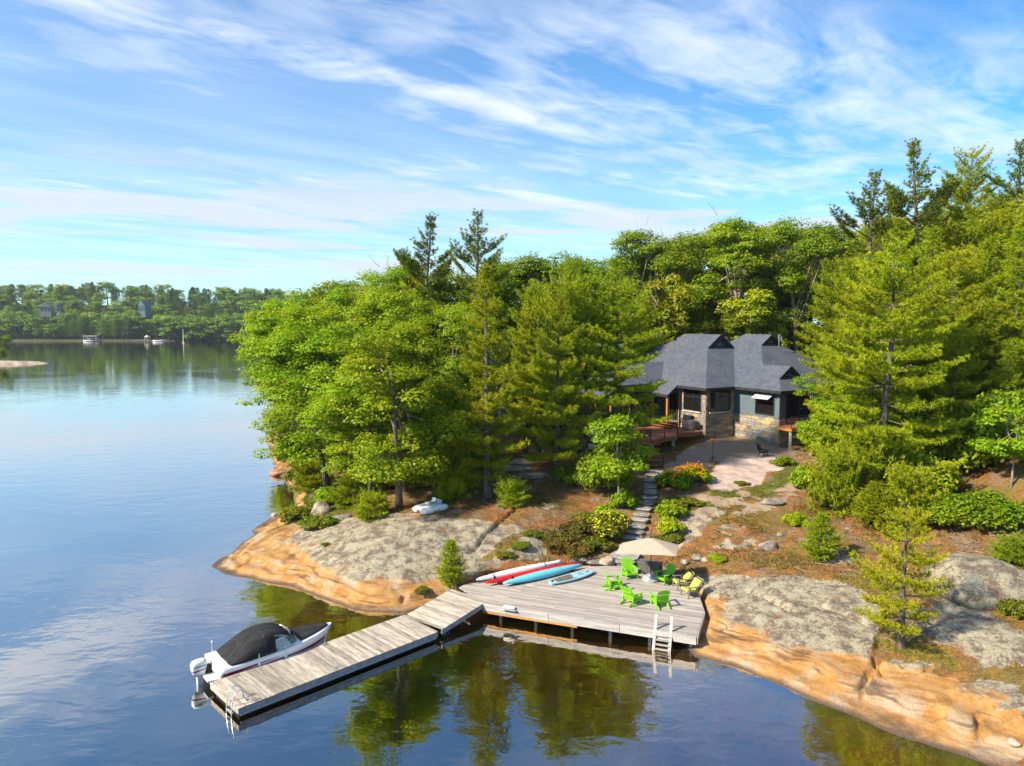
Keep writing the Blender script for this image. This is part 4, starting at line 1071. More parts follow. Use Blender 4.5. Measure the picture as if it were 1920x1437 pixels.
lounge(1277, 1103, (-1, -.15), 'lounge chair with olive cushions, nearer the side table')
lounge(1294, 1118, (-.95, -.35), 'lounge chair with olive cushions at the right edge of the deck')

# ---- surf skis and paddle board on the deck
def paint(name, c, rough=.35):
    return noisy(name, tuple(x * .93 for x in c), c, 2.0, rough, bump=0, spec=.5)
M_SKIW, M_SKIR, M_SKIB = paint('white_hull', (.80, .78, .78)), paint('red_hull', (.62, .010, .008)), paint('cyan_hull', (.16, .56, .66))
M_SUPB, M_SUPD = paint('pale_blue_board', (.28, .52, .66)), noisy('deck_pad', (0.10, 0.088, 0.072), (0.14, 0.12, 0.10), 20, .9)
def ski(p0, p1, mat, label, z0, wid=.50, ht=.34, blunt=False, fin=True, strap=False):
    a, b = Vector(un(*p0, DKZ + z0)), Vector(un(*p1, DKZ + z0 + .05)); d = b - a; L = d.length
    o = empty('surf_ski', tuple(a), math.atan2(d.y, d.x), label, 'surf ski', 'boats lying on the deck')
    rings = []
    for i in range(21):
        t = i / 20; wv = wid / 2 * max(.03, math.sin(math.pi * t ** (.9)) ** .62); hv = ht * max(.12, math.sin(math.pi * (t * .96 + .02)) ** .45)
        if blunt and t > .9: wv = max(wv, wid * .24); hv = max(hv, ht * .6)
        zb = .05 + .07 * (abs(t - .5) * 2) ** 2.5
        ring = []
        for k in range(12):
            an = 2 * math.pi * k / 12; cy, sz = math.cos(an), math.sin(an)
            ring.append((t * L, wv * cy, zb + (hv * .82 * sz if sz > 0 else hv * .30 * sz)))
        rings.append(ring)
    MB().loft(rings).build('hull', mat, o, smooth=True)
    if fin: MB().add([(.55, -.008, .20), (.75, -.008, .22), (.62, -.006, .44), (.55, -.006, .42), (.55, .008, .20), (.75, .008, .22), (.62, .006, .44), (.55, .006, .42)], [(0, 1, 2, 3), (7, 6, 5, 4), (0, 4, 5, 1), (1, 5, 6, 2), (2, 6, 7, 3), (3, 7, 4, 0)]).build('rudder', M_BLACK, o)
    for t in ((.18, .78) if strap else ()):
        wv = wid / 2 * math.sin(math.pi * t ** .9) ** .62 + .012; hv = ht * math.sin(math.pi * (t * .96 + .02)) ** .45 * .82 + .012
        MB().tube([(t * L, wv * math.cos(x), .07 + hv * math.sin(x)) for x in np.linspace(0, math.pi, 9)], .018, 5).build('strap', M_BLACK, o)
    for t in (.14, .84):
        MB().box((t * L, 0, -.02), (.06, .42, .10)).build('support', M_BLACK, o)
    MB().tube([(L * .55, 0, .05 + ht * .80), (L * .55 + .12, 0, .05 + ht * .82)], .02, 6).build('handle', M_STEEL, o)
    return o
ski((893, 1092), (1053, 1056), M_SKIW, 'white surf ski lying hull-up at the back of the row, strapped down', .08, .50, .34, blunt=True, strap=True)
ski((909, 1098), (1090, 1058), M_SKIR, 'red surf ski lying hull-up between the white and the blue one', .08, .50, .32)
ski((943, 1099), (1092, 1062), M_SKIB, 'light blue surf ski lying hull-up at the front of the row', .08, .58, .36)
a, b = Vector(un(1031, 1094, DKZ + .1)), Vector(un(1113, 1072, DKZ + .1)); d = b - a; L = d.length
sp_ = empty('paddle_board', tuple(a), math.atan2(d.y, d.x), 'pale blue paddle board with a dark foot pad lying beside the surf skis', 'paddle board', 'boats lying on the deck')
def board_outline(s, x0=0.0, x1=1.0, n=20):
    top = []; bot = []
    for i in range(n + 1):
        t = x0 + (x1 - x0) * i / n; wv = .40 * s * (math.sin(math.pi * min(1, max(0, t * .93 + .055))) ** .55)
        top.append((t * L, wv)); bot.append((t * L, -wv))
    return top + bot[::-1]
MB().prism(board_outline(1.0), lambda p: -.06 + .10 * max(0, p[0] / L - .6) ** 1.5, lambda p: .06 + .10 * max(0, p[0] / L - .6) ** 1.5).build('board', M_SUPB, sp_, bevel=.02)
MB().prism(board_outline(.80, .12, .52), .062, .068).build('foot_pad', M_SUPD, sp_)
MB().prism(board_outline(.81, .525, .545), .062, .067).build('red_stripe', M_SKIR, sp_)
MB().prism(board_outline(1.004, .05, .97), -.045, -.015).build('rail_band', M_DARKM, sp_)
MB().tube([(L * .70 + .16 * math.cos(x), .12 * math.sin(x), .085) for x in np.linspace(.4, 5.6, 16)], .010, 5).build('ring_emblem', M_DARKM, sp_)
for k in range(4): MB().box((L * .82 + k * .07, .02, .10 + .006 * k), (.035, .09, .008)).build('lettering', M_DARKM, sp_)
MB().box((.18, 0, .10), (.16, .10, .10), taper=.4).build('tail_fin', M_DARKM, sp_)

# ---- motor boat
M_GEL = paint('white_gelcoat', (.80, .80, .80), .25); M_RED = paint('crimson_stripe', (.28, .006, .022), .3); M_PINK = paint('red_bottom', (.55, .13, .13), .4)
M_CANV = noisy('black_canvas', (0.018, 0.018, 0.020), (0.034, 0.034, 0.037), 1.6, 0.85, (1.0, 4.0, 1.0), bump=.9, bdist=.10, spec=.2)
def glass_mat(name, tint=(.75, .85, .85), rough=.02, mixf=.25):
    mt = bpy.data.materials.new(name); mt.use_nodes = True; n = NT(mt.node_tree)
    g = n.node('ShaderNodeBsdfGlossy'); g.inputs['Roughness'].default_value = rough
    t = n.node('ShaderNodeBsdfTransparent'); t.inputs[0].default_value = (*tint, 1)
    f = n.node('ShaderNodeFresnel'); f.inputs[0].default_value = 1.5
    m = n.node('ShaderNodeMixShader'); n.put(m.inputs[0], n.m('ADD', f.outputs[0], mixf, clamp=True)); n.l.new(t.outputs[0], m.inputs[1]); n.l.new(g.outputs[0], m.inputs[2])
    o = n.node('ShaderNodeOutputMaterial'); n.l.new(m.outputs[0], o.inputs[0]); return mt
M_GLASS = glass_mat('clear_glass', mixf=.12)
stern = Vector(dock_xy(.55, DW + 1.10, 0)[:2]); bow = Vector(dock_xy(5.95, DW + .70, 0)[:2]); bd = bow - stern; BL = bd.length
bt = empty('motor_boat', (stern.x, stern.y, 0), math.atan2(bd.y, bd.x), 'white bowrider with a crimson stripe under black canvas, moored at the floating dock', 'boat')
def hb(t): return 1.02 * (1 - max(0, (t - .42) / .58) ** 2.3) ** .85 if t < .999 else .02
def sheer(t): return .74 + .20 * t ** 1.6
rings = []
NS = 22
for i in range(NS + 1):
    t = i / NS; b_ = max(.02, hb(t)); s = sheer(t); rk = .55 * (t ** 3)      # raked stem
    x = t * (BL - .0); keel = -.30 + .62 * max(0, (t - .62) / .38) ** 2.2
    half = [(0, keel), (b_ * .45, keel + .10), (b_ * .82, -.02 + .25 * t ** 3), (b_ * .90, .22 + .12 * t ** 2), (b_ * .99, s - .18), (b_, s - .05), (b_ * .96, s)]
    ring = [(x - (1 - min(1, (z + .3) / (s + .3))) * rk, y, z) for y, z in half] + [(x - (1 - min(1, (z + .3) / (s + .3))) * rk, -y, z) for y, z in half[::-1][:-1]]
    rings.append(ring)
hull = MB().loft(rings).build('hull', M_GEL, bt, smooth=True)
def hull_pt(t, zf, out=.012):
    b_ = max(.02, hb(t)); s = sheer(t); rk = .55 * t ** 3; x = t * BL
    z0_, y0_ = .22 + .12 * t ** 2, b_ * .90; z1_, y1_ = s - .18, b_ * .99
    z = z0_ + (z1_ - z0_) * zf; y = y0_ + (y1_ - y0_) * zf
    return Vector((x - (1 - min(1, (z + .3) / (s + .3))) * rk, y + out, z))
for sgn in (-1, 1):
    def strip(name, t0, t1, f0, f1, mat, n=18):
        vs = []
        for i in range(n + 1):
            t = t0 + (t1 - t0) * i / n
            for ff in (f0(i / n), f1(i / n)):
                p = hull_pt(t, ff); vs.append((p.x, p.y * sgn, p.z))
        o = mesh_obj(name, vs, [((2 * i, 2 * i + 2, 2 * i + 3, 2 * i + 1)[::-sgn]) for i in range(n)], mat, bt)
        sd_ = o.modifiers.new('solid', 'SOLIDIFY'); sd_.thickness = .008
    strip('hull_stripe', .28, .95, lambda s: .30, lambda s: .30 + .42 * min(1, s * 6) * (1 - .35 * s), M_RED)
    strip('stern_flash', .02, .46, lambda s: .55 + .40 * s, lambda s: .98 + .0 * s, M_RED)
    strip('bottom_paint', .0, .35, lambda s: -.30, lambda s: .06 * (1 - s), M_PINK)
# rounded deck: gunwale cap, covered bow, canvas
def deck_ring(t, k): b_ = max(.02, hb(t)); return (t * BL, b_ * k, sheer(t))
vs, fs = [], []
for i in range(NS + 1):
    t = i / NS
    for k, dz_ in ((-.97, .0), (-.70, .05), (0, .07), (.70, .05), (.97, 0)):
        x, y, z = deck_ring(t, k); vs.append((x, y, z + dz_ * (1 - t * .4)))
for i in range(NS):
    for k in range(4): fs.append((i * 5 + k, (i + 1) * 5 + k, (i + 1) * 5 + k + 1, i * 5 + k + 1))
mesh_obj('deck_cap', vs, fs, M_GEL, bt, True)
vs, fs = [], []; n1 = 12
for i in range(n1 + 1):
    t = .66 + .29 * i / n1
    for k in (-.84, -.5, 0, .5, .84):
        x, y, z = deck_ring(t, k); y *= (1 - .12 * (i / n1)); vs.append((x, y, z + .06 + .05 * (1 - abs(k))))
for i in range(n1):
    for k in range(4): fs.append((i * 5 + k, (i + 1) * 5 + k, (i + 1) * 5 + k + 1, i * 5 + k + 1))
mesh_obj('bow_cover', vs, fs, M_CANV, bt, True).modifiers.new('solid', 'SOLIDIFY').thickness = .02
# camper canvas: cross-sections from the stern up to the bow hoop and down to the windscreen
prof = [(.09, .90, .10), (.15, .94, .36), (.22, .95, .68), (.30, .95, .98), (.36, .95, 1.10), (.44, .94, 1.07), (.51, .92, .94), (.575, .88, .66)]
sect = [(1.0, 0), (.985, .25), (.93, .52), (.80, .82), (.55, .96), (0, 1.0), (-.55, .96), (-.80, .82), (-.93, .52), (-.985, .25), (-1.0, 0)]
vs, fs = [], []; kk = len(sect); rngC = random.Random(2)
for i, (t, wd, tp) in enumerate(prof):
    x = t * BL; s = sheer(t); b_ = hb(t) * wd
    for k, (yy_, zz_) in enumerate(sect):
        wr = .010 * math.sin(k * 2.3 + i * 1.9) if 0 < k < kk - 1 else 0
        tp_ = tp * .76; vs.append((x + wr - .10 * zz_ * (i < 4), b_ * yy_ + wr * .6, s + .02 + zz_ * tp_ + wr))
for i in range(len(prof) - 1):
    for k in range(kk - 1):
        if i >= 5 and (k in (0, 1, 2, kk - 2, kk - 3, kk - 4)): continue      # open sides beside the windscreen
        fs.append((i * kk + k, (i + 1) * kk + k, (i + 1) * kk + k + 1, i * kk + k + 1))
cv = mesh_obj('canvas_top', vs, fs, M_CANV, bt, True); cv.modifiers.new('solid', 'SOLIDIFY').thickness = .015
for i in (2, 4): MB().tube([Vector(v_) + Vector((0, 0, .012)) for v_ in vs[i * kk:(i + 1) * kk]], .014, 5).build('canvas_seam', M_DARKM, bt)
# windscreen
vs, fs = [], []
wp = [(.46, -.90), (.58, -.88), (.645, -.62), (.66, 0), (.645, .62), (.58, .88), (.46, .90)]
for t, k in wp:
    x, y, z = t * BL, hb(t) * k, sheer(t) + .06
    vs.append((x, y, z)); vs.append((x - .30, y * .90, z + .40))
for i in range(len(wp) - 1): fs.append((2 * i, 2 * i + 2, 2 * i + 3, 2 * i + 1))
mesh_obj('windscreen', vs, fs, M_GLASS, bt)
MB().tube([Vector(vs[2 * i + 1]) for i in range(len(wp))], .022, 6).build('windscreen_frame', M_ALU, bt, smooth=True)
MB().tube([Vector(vs[2 * i]) for i in range(len(wp))], .018, 6).build('windscreen_frame', M_ALU, bt, smooth=True)
M_SEAT = noisy('seat_vinyl', (0.35, 0.34, 0.33), (0.5, 0.49, 0.47), 4, .6)
for y in (-.45, .45): MB().box((.47 * BL, y, .92), (.5, .5, .55), taper=.8).build('seat', M_SEAT, bt, bevel=.05)
MB().tube([(.575 * BL + .17 * math.cos(a) * .3, -.42 + .17 * math.sin(a), 1.1 + .17 * math.cos(a)) for a in np.linspace(0, 6.283, 14)], .016, 6).build('steering_wheel', M_BLACK, bt)
MB().prism([(-.45, -.80), (.02, -.92), (.02, .92), (-.45, .80)], .30, .40).build('swim_platform', M_GEL, bt, bevel=.03)
MB().box((.15, 0, .66), (.5, 1.7, .30), taper=.8).build('stern_bench', M_GEL, bt, bevel=.06)
MB().tube([(.25, .78, .8), (.25, .78, 1.25)], .018, 6).build('light_mast', M_ALU, bt)
MB().lathe([(.03, 0), (.04, .03), (.03, .08)], 8, (.25, .78, 1.25)).build('stern_light', M_WHITEP, bt)
# outboard
ob = MB(); rr = []
for z, lx, ly, xo in ((.36, .18, .12, 0), (.46, .26, .15, -.02), (.66, .31, .18, -.03), (.86, .33, .19, -.02), (.98, .28, .17, 0), (1.03, .17, .10, .02)):
    rr.append([(-.52 + xo + lx * math.copysign(abs(math.cos(a)) ** .6, math.cos(a)), ly * math.copysign(abs(math.sin(a)) ** .6, math.sin(a)), z) for a in np.linspace(0, 6.283, 17)[:-1]])
cowl = MB().loft(rr).build('engine_cowling', M_GEL, bt, smooth=True)
MB().loft([[(p[0] * 1.0, p[1] * 1.035, .53 + .045 * (p[0] + .9)) for p in rr[1]], [(p[0] - .01, p[1] * 1.055, .62 + .08 * (p[0] + .9)) for p in rr[2]]], cap=False).build('stripe', M_RED, cowl)
MB().box((-.50, 0, .10), (.24, .14, .70), taper=1.3).build('engine_leg', M_GEL, bt, bevel=.03)
MB().box((-.17, 0, .50), (.24, .34, .38)).build('engine_bracket', M_BLACK, bt, bevel=.02)
MB().lathe([(.05, -.12), (.07, 0), (.04, .12)], 10, (-.66, 0, -.28)).build('propeller_hub', M_BLACK, bt)
fcu = bpy.data.curves.new('engine_lettering', 'FONT'); fcu.body = 'EVINRUDE'; fcu.size = .11; fcu.extrude = .002; fcu.align_x = 'CENTER'
fcu.materials.append(M_BLACK)
_ft = bpy.data.objects.new('engine_lettering', fcu); COL.link(_ft); bpy.context.view_layer.update()
_fm = bpy.data.meshes.new_from_object(_ft); bpy.data.objects.remove(_ft)
fo = bpy.data.objects.new('lettering', _fm); COL.link(fo); fo.parent = cowl; fo.location = (-.55, -.203, .76); fo.rotation_euler = (math.pi / 2 + .02, 0, 0)
for t in (.30, .52):
    p = hull_pt(t, .4); 
    MB().tube([(p.x, -p.y - .05, .98), (p.x, -p.y - .05, .90), (p.x, -p.y - .05, .55)], [.008, .008, .02], 6).build('fender_line', M_WHITEP, bt)
    MB().tube([(p.x, -p.y - .05, .62), (p.x, -p.y - .05, .58), (p.x, -p.y - .05, .44), (p.x, -p.y - .05, .40)], [.02, .06, .06, .02], 8).build('fender', M_WHITEP, bt, smooth=True)
bw = bt.matrix_basis if False else None
def boat_w(x, y, z):
    r = Matrix.Rotation(math.atan2(bd.y, bd.x), 3, 'Z') @ Vector((x, y, z)); return Vector((stern.x + r.x, stern.y + r.y, r.z))
q0, q1 = boat_w(BL * .93, -.25, .80), Vector(dock_xy(5.05, DW - .22, DZ + .08))
rope = [q0.lerp(q1, s) - Vector((0, 0, .12 * math.sin(math.pi * s))) for s in np.linspace(0, 1, 9)]
tag(MB().tube(rope, .011, 5).build('mooring_line', M_WHITEP), 'pale mooring line from the boat bow to the dock cleat', 'rope')

# ------------------------------------------------------------------ the house
TH = -1.06; HU = Vector((math.cos(TH), math.sin(TH))); HV = Vector((-HU.y, HU.x))
HA = Vector((17.2, 62.64)); ZE = 9.19; KS = 0.74; HWV = HA + HV * 3.55; HB = HWV + HU * 5.1
def HP(o, w_, s_, z): q = o + HV * w_ - HU * s_; return Vector((q.x, q.y, z))
def shingle_material():
    mt = bpy.data.materials.new('slate_shingle'); mt.use_nodes = True; n = NT(mt.node_tree)
    pos = n.node('ShaderNodeNewGeometry').outputs['Position']
    sp = n.node('ShaderNodeSeparateXYZ'); n.put(sp.inputs[0], pos)
    h = n.vm('DOT_PRODUCT', pos, (HU.x + HV.x, HU.y + HV.y, 0)); row = n.m('DIVIDE', sp.outputs[2], 0.085)
    cv_ = n.node('ShaderNodeCombineXYZ'); n.put(cv_.inputs[0], n.m('ADD', n.m('MULTIPLY', h, 3.2), n.m('MULTIPLY', n.m('FLOOR', row), .37))); n.put(cv_.inputs[1], n.m('FLOOR', row))
    wn = n.node('ShaderNodeTexWhiteNoise', noise_dimensions='2D'); n.put(wn.inputs['Vector'], n.vm('FLOOR', cv_.outputs[0]))
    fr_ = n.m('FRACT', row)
    c = n.mix(wn.outputs['Value'], (0.060, 0.072, 0.100), (0.094, 0.108, 0.142))
    c = n.mix(n.m('MULTIPLY', n.ramp(n.noise(pos, .6, 4, .6), .4, .65), .35), c, (0.125, 0.125, 0.14))
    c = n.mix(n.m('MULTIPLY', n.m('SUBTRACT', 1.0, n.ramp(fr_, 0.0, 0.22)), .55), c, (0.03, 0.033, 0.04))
    b = n.node('ShaderNodeBsdfPrincipled'); n.put(b.inputs['Base Color'], c); b.inputs['Roughness'].default_value = .9; b.inputs['Specular IOR Level'].default_value = .2
    n.put(b.inputs['Normal'], n.bump(n.m('ADD', n.m('SUBTRACT', 1.0, fr_), n.m('MULTIPLY', wn.outputs['Value'], .5)), .6, .02))
    o = n.node('ShaderNodeOutputMaterial'); n.l.new(b.outputs[0], o.inputs[0]); return mt
M_ROOF = shingle_material()
M_TRIM = noisy('charcoal_trim', (0.022, 0.023, 0.026), (0.036, 0.037, 0.040), 3, .6, bump=.05)
M_SIDING = noisy('slate_blue_siding', (0.095, 0.130, 0.160), (0.120, 0.158, 0.190), 2, .7, (1, 1, 6), .1, .004, cc=(0.085, 0.115, 0.14))
M_STONE = noisy('wall_stone', (0.22, 0.17, 0.12), (0.42, 0.34, 0.25), 2.5, .9, bump=.5, bdist=.02, obj_var=.28, cc=(0.16, 0.14, 0.13))
M_STONEO = noisy('wall_stone_ochre', (0.40, 0.25, 0.11), (0.50, 0.36, 0.20), 2.5, .9, bump=.5, bdist=.02, obj_var=.18)
M_STONEG = noisy('wall_stone_grey', (0.15, 0.15, 0.155), (0.29, 0.28, 0.27), 2.5, .9, bump=.5, bdist=.02, obj_var=.22)
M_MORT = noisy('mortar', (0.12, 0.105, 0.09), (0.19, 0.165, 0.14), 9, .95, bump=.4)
M_PANE = bpy.data.materials.new('dark_pane'); M_PANE.use_nodes = True
_b = M_PANE.node_tree.nodes['Principled BSDF']; _b.inputs['Base Color'].default_value = (.010, .010, .011, 1); _b.inputs['Roughness'].default_value = .04; _b.inputs['Specular IOR Level'].default_value = .6
M_FRAME = M_TRIM
M_CEDAR = noisy('cedar_deck', (0.20, 0.075, 0.035), (0.31, 0.125, 0.06), 2.0, .75, (1, 5, 5), .2, .004)
M_ORANGE = noisy('orange_timber', (0.36, 0.14, 0.026), (0.45, 0.19, 0.042), 2.0, .65, (3, 3, .6), .15, .004)
M_SILL = noisy('pale_sill', (0.46, 0.43, 0.38), (0.56, 0.53, 0.48), 3, .8)
HO = HP(HA, 4, 4, 4.3)
house = empty('lake_house', tuple(HO), 0, 'dark slate-roofed lake house with stone base and slate blue siding', 'house')
def hpart(mb, name, mat, parent=house, **k): return mb.build(name, mat, parent, origin=HO if parent is house else HO, **k)
def roof(name, polys, parent=house, mat=None, th=.16):
    mb = MB()
    for p in polys: mb.slab(p, th)
    return hpart(mb, name, mat or M_ROOF, parent)
def pl(o, pts): return [HP(o, w_, s_, z) for w_, s_, z in pts]
WL, ZRL = 6.27, 13.83
roof('roof', [pl(HA, [(0, 0, ZE), (4.68, 4.68, 12.65), (4.68, 4.47, 12.65), (WL, 4.47, ZRL), (WL, 9.6, ZRL), (0, 15.9, ZE)])])
r_ = roof('roof', [pl(HA, [(0, 0, ZE), (2 * WL, 0, ZE), (2 * WL - 4.68, 4.68, 12.65), (4.68, 4.68, 12.65)])])
roof('roof', [pl(HA, [(2 * WL, 0, ZE), (2 * WL, 15.9, ZE), (WL, 9.6, ZRL), (WL, 4.47, ZRL), (2 * WL - 4.68, 4.47, 12.65), (2 * WL - 4.68, 4.68, 12.65)])])
roof('roof', [pl(HA, [(0, 15.9, ZE), (WL, 9.6, ZRL), (2 * WL, 15.9, ZE)])])
def gablet(o, wc, g, s_, zt, zb, kk=KS):
    hpart(MB().add(pl(o, [(wc - g, s_ + .16, zb - .05), (wc + g, s_ + .16, zb - .05), (wc, s_ + .16, zt - .12)]) + pl(o, [(wc - g, s_ + .26, zb - .05), (wc + g, s_ + .26, zb - .05), (wc, s_ + .26, zt - .12)]),
                   [(0, 1, 2), (5, 4, 3), (0, 3, 4, 1), (1, 4, 5, 2), (2, 5, 3, 0)]), 'gable_wall', M_TRIM)
    for sg in (-1, 1):
        hpart(MB().beam(HP(o, wc + sg * (g + .06), s_ - .03, zb - .13), HP(o, wc, s_ - .03, zt - .09), .05, .22, up=(0, 0, 1)), 'rake_board', M_TRIM)
    hpart(MB().add(pl(o, [(wc - g * .35, s_ + .13, zb + .08), (wc + g * .35, s_ + .13, zb + .08), (wc, s_ + .13, zb + .08 + g * .35 * kk), (wc - g * .35, s_ + .15, zb + .08), (wc + g * .35, s_ + .15, zb + .08), (wc, s_ + .15, zb + .08 + g * .35 * kk)]),
                   [(0, 1, 2), (5, 4, 3), (0, 3, 4, 1), (1, 4, 5, 2), (2, 5, 3, 0)]), 'gable_vent', M_SIDING)
gablet(HA, WL, 1.59, 4.47, ZRL, 12.65)
# right block
WR = 6.28; ZRR = 13.84
roof('roof', [pl(HB, [(0, 0, ZE), (1.38, 1.38, 10.21), (1.38, 1.2, 10.21), (2.68, 1.2, 11.17), (2.68, 4.33, 11.17), (5.06, 6.70, 12.94), (5.06, 6.5, 12.94), (WR, 6.5, ZRR), (WR, 9.8, ZRR), (0, 16.0, ZE)])])
roof('roof', [pl(HB, [(2.68, 4.33, 11.17), (2.68, 1.2, 11.17), (3.98, 1.2, 10.21), (3.98, 1.38, 10.21), (5.36, 0, ZE), (5.36, 1.65, ZE)])])
roof('roof', [pl(HB, [(0, 0, ZE), (5.36, 0, ZE), (3.98, 1.38, 10.21), (1.38, 1.38, 10.21)])])
roof('roof', [pl(HB, [(2.68, 4.33, 11.17), (5.36, 1.65, ZE), (12.56, 1.65, ZE), (7.5, 6.70, 12.94), (5.06, 6.70, 12.94)])])
roof('roof', [pl(HB, [(12.56, 1.65, ZE), (12.56, 16, ZE), (WR, 9.8, ZRR), (WR, 6.5, ZRR), (7.5, 6.5, 12.94), (7.5, 6.7, 12.94)])])
roof('roof', [pl(HB, [(0, 16, ZE), (WR, 9.8, ZRR), (12.56, 16, ZE)])])
gablet(HB, WR, 1.22, 6.5, ZRR, 12.94); gablet(HB, 2.68, 1.30, 1.2, 11.17, 10.21)
# wing with its ridge toward the lake, porch roof below it
MS = 8.52
roof('roof', [pl(HA, [(-5.4, 5.95, ZE), (2.7, 5.95, ZE), (2.6, MS, 11.10), (-3.1, MS, 11.10)])])
roof('roof', [pl(HA, [(-5.4, 11.1, ZE), (-5.4, 5.95, ZE), (-3.1, MS, 11.10)])])
roof('roof', [pl(HA, [(-5.4, 11.1, ZE), (-3.1, MS, 11.10), (2.6, MS, 11.10), (2.7, 11.1, ZE)])])
roof('roof', [pl(HA, [(-1.15, 3.7, ZE - 1.15 * KS), (0.05, 3.7, ZE + .05 * KS), (0.05, 6.2, ZE + .05 * KS), (-1.15, 6.2, ZE - 1.15 * KS)])], th=.14)
roof('roof', [pl(HA, [(-6.9, 4.7, 8.35), (-6.9, 12, 8.35), (-5.35, 11.0, ZE + .02), (-5.35, 5.95, ZE + .02)])], th=.14)
hpart(MB().beam(HP(HA, -1.17, 3.68, ZE - 1.0), HP(HA, .1, 3.68, ZE - .08), .06, .2), 'rake_board', M_TRIM)
# left block behind the pines
NO = Vector((-1.5, 76.0)) ; nz = 8.9
roof('roof', [pl(NO, [(0, 0, nz), (0, 9, nz), (4, 5, 11.9), (4, 4, 11.9)]), pl(NO, [(0, 0, nz), (11, 0, nz), (7, 4, 11.9), (4, 4, 11.9)])])
roof('roof', [pl(NO, [(11, 0, nz), (11, 9, nz), (7, 5, 11.9), (7, 4, 11.9)]), pl(NO, [(0, 9, nz), (11, 9, nz), (7, 5, 11.9), (4, 5, 11.9)]), pl(NO, [(4, 4, 11.9), (7, 4, 11.9), (7, 5, 11.9), (4, 5, 11.9)])])
# eave fascias
def eave(o, a, b, z=ZE):
    A_, B_ = HP(o, *a, z - .14), HP(o, *b, z - .14)
    hpart(MB().beam(A_, B_, .05, .22), 'eave_fascia', M_TRIM)
eave(HA, (-.03, -.03), (-.03, 3.7)); eave(HA, (-.03, -.03), (3.55, -.03)); eave(HB, (-.03, -.03), (-.03, 5.15)); eave(HB, (-.03, -.03), (5.4, -.03)); eave(HB, (5.4, 1.62), (12.5, 1.62))
eave(HA, (-5.4, 5.92), (0, 5.92)); eave(HA, (-1.17, 3.7), (-1.17, 6.2), ZE - 1.15 * KS); eave(HA, (-6.93, 4.7), (-6.93, 12), 8.35)
# soffits close the eaves
hpart(MB().slab(pl(HA, [(0.05, .05, ZE - .12), (6, .05, ZE - .12), (6, 12, ZE - .12), (.05, 12, ZE - .12)]), .03), 'soffit', M_TRIM)
hpart(MB().slab(pl(HB, [(0.05, .05, ZE - .13), (5.3, .05, ZE - .13), (5.3, 8, ZE - .13), (.05, 8, ZE - .13)]), .03), 'soffit', M_TRIM)
hpart(MB().slab(pl(HB, [(5.3, 1.7, ZE - .13), (12.4, 1.7, ZE - .13), (12.4, 8, ZE - .13), (5.3, 8, ZE - .13)]), .03), 'soffit', M_TRIM)

# walls (each a core block with stones, siding and windows fixed to it)
WZ = ZE - .16; ZB = 3.6; ZS = 6.85
def wallbox(o, w0, w1, s0, s1, z0, z1, name, mat):
    return hpart(MB().prism([tuple(HP(o, a, b, 0)[:2]) for a, b in ((w0, s0), (w1, s0), (w1, s1), (w0, s1))], z0, z1), name, mat)
wallbox(HA, .62, 6.2, .62, 14, ZB, WZ, 'wall', M_MORT)
wallbox(HB, .62, 4.74, .62, 5.6, ZB, WZ, 'wall', M_MORT)
wallbox(HB, .62, 12, 2.3, 14, ZB, WZ, 'wall', M_MORT)
wallbox(HA, -4.8, 1, 6.6, 10.5, ZB, WZ, 'wall', M_SIDING)
wallbox(NO, .6, 10.4, .6, 8.4, ZB, nz - .1, 'wall', M_SIDING)
NST = 0
rngS = random.Random(11)
st_mesh = []
for k in range(4):
    mb = MB().box((0, 0, 0), (1, 1, 1)); me = bpy.data.meshes.new('stone')
    vs = [(p[0] * (1 + rngS.uniform(-.03, .03)), p[1], p[2] * (1 + rngS.uniform(-.06, .06))) for p in mb.v]
    me.from_pydata(vs, [], mb.f); me.update(); st_mesh.append(me)
st_m = {}
for mat in (M_STONE, M_STONEO, M_STONEG):
    for k, me in enumerate(st_mesh):
        m2 = me.copy(); m2.materials.append(mat); st_m[(mat.name, k)] = m2
def stones(o, along, fixed, a0, a1, z0, z1, hole=None, hmin=.17, hmax=.30, lmin=.45, lmax=1.15):
    """courses of single stones on a wall face; along 's' (face w = fixed) or 'w' (face s = fixed)"""
    global NST
    z = z0
    while z < z1 - .05:
        h = min(rngS.uniform(hmin, hmax), z1 - z)
        a = a0 - rngS.uniform(0, .3)
        while a < a1:
            L = rngS.uniform(lmin, lmax); b0, b1 = max(a, a0), min(a + L, a1)
            mid = (b0 + b1) / 2
            if b1 - b0 > .1 and not (hole and hole[0] < mid < hole[1] and z + h / 2 > hole[2]):
                c = HP(o, fixed, mid, z + h / 2) if along == 's' else HP(o, mid, fixed, z + h / 2)
                mat = rngS.choices((M_STONE, M_STONEO, M_STONEG), (.42, .24, .34))[0]
                ob = bpy.data.objects.new('stone', st_m[(mat.name, rngS.randrange(4))]); COL.link(ob); ob.parent = house
                ob.location = c - HO; ob.scale = (b1 - b0 - .025, .10 + rngS.uniform(-.02, .03), h - .025)
                ob.rotation_euler = (0, 0, TH if along == 's' else TH + math.pi / 2); NST += 1
            a += L
        z += h
zg = 4.2
stones(HA, 's', .60, .58, 3.75, 5.0, ZS); stones(HA, 's', .60, .60, 1.12, ZS, WZ, lmin=.25, lmax=.5); stones(HA, 's', .60, 3.36, 3.75, ZS, WZ, lmin=.25, lmax=.4)
stones(HA, 'w', .60, .58, 4.1, 4.0, ZS); stones(HA, 'w', .60, .58, 1.02, ZS, WZ, lmin=.25, lmax=.5); stones(HA, 'w', .60, 3.54, 4.15, ZS, WZ, lmin=.25, lmax=.5)
stones(HB, 's', .60, .58, 5.65, 3.8, ZS - .12); stones(HB, 'w', .60, .58, 4.75, 3.8, ZS - .12)
print('stones', NST)
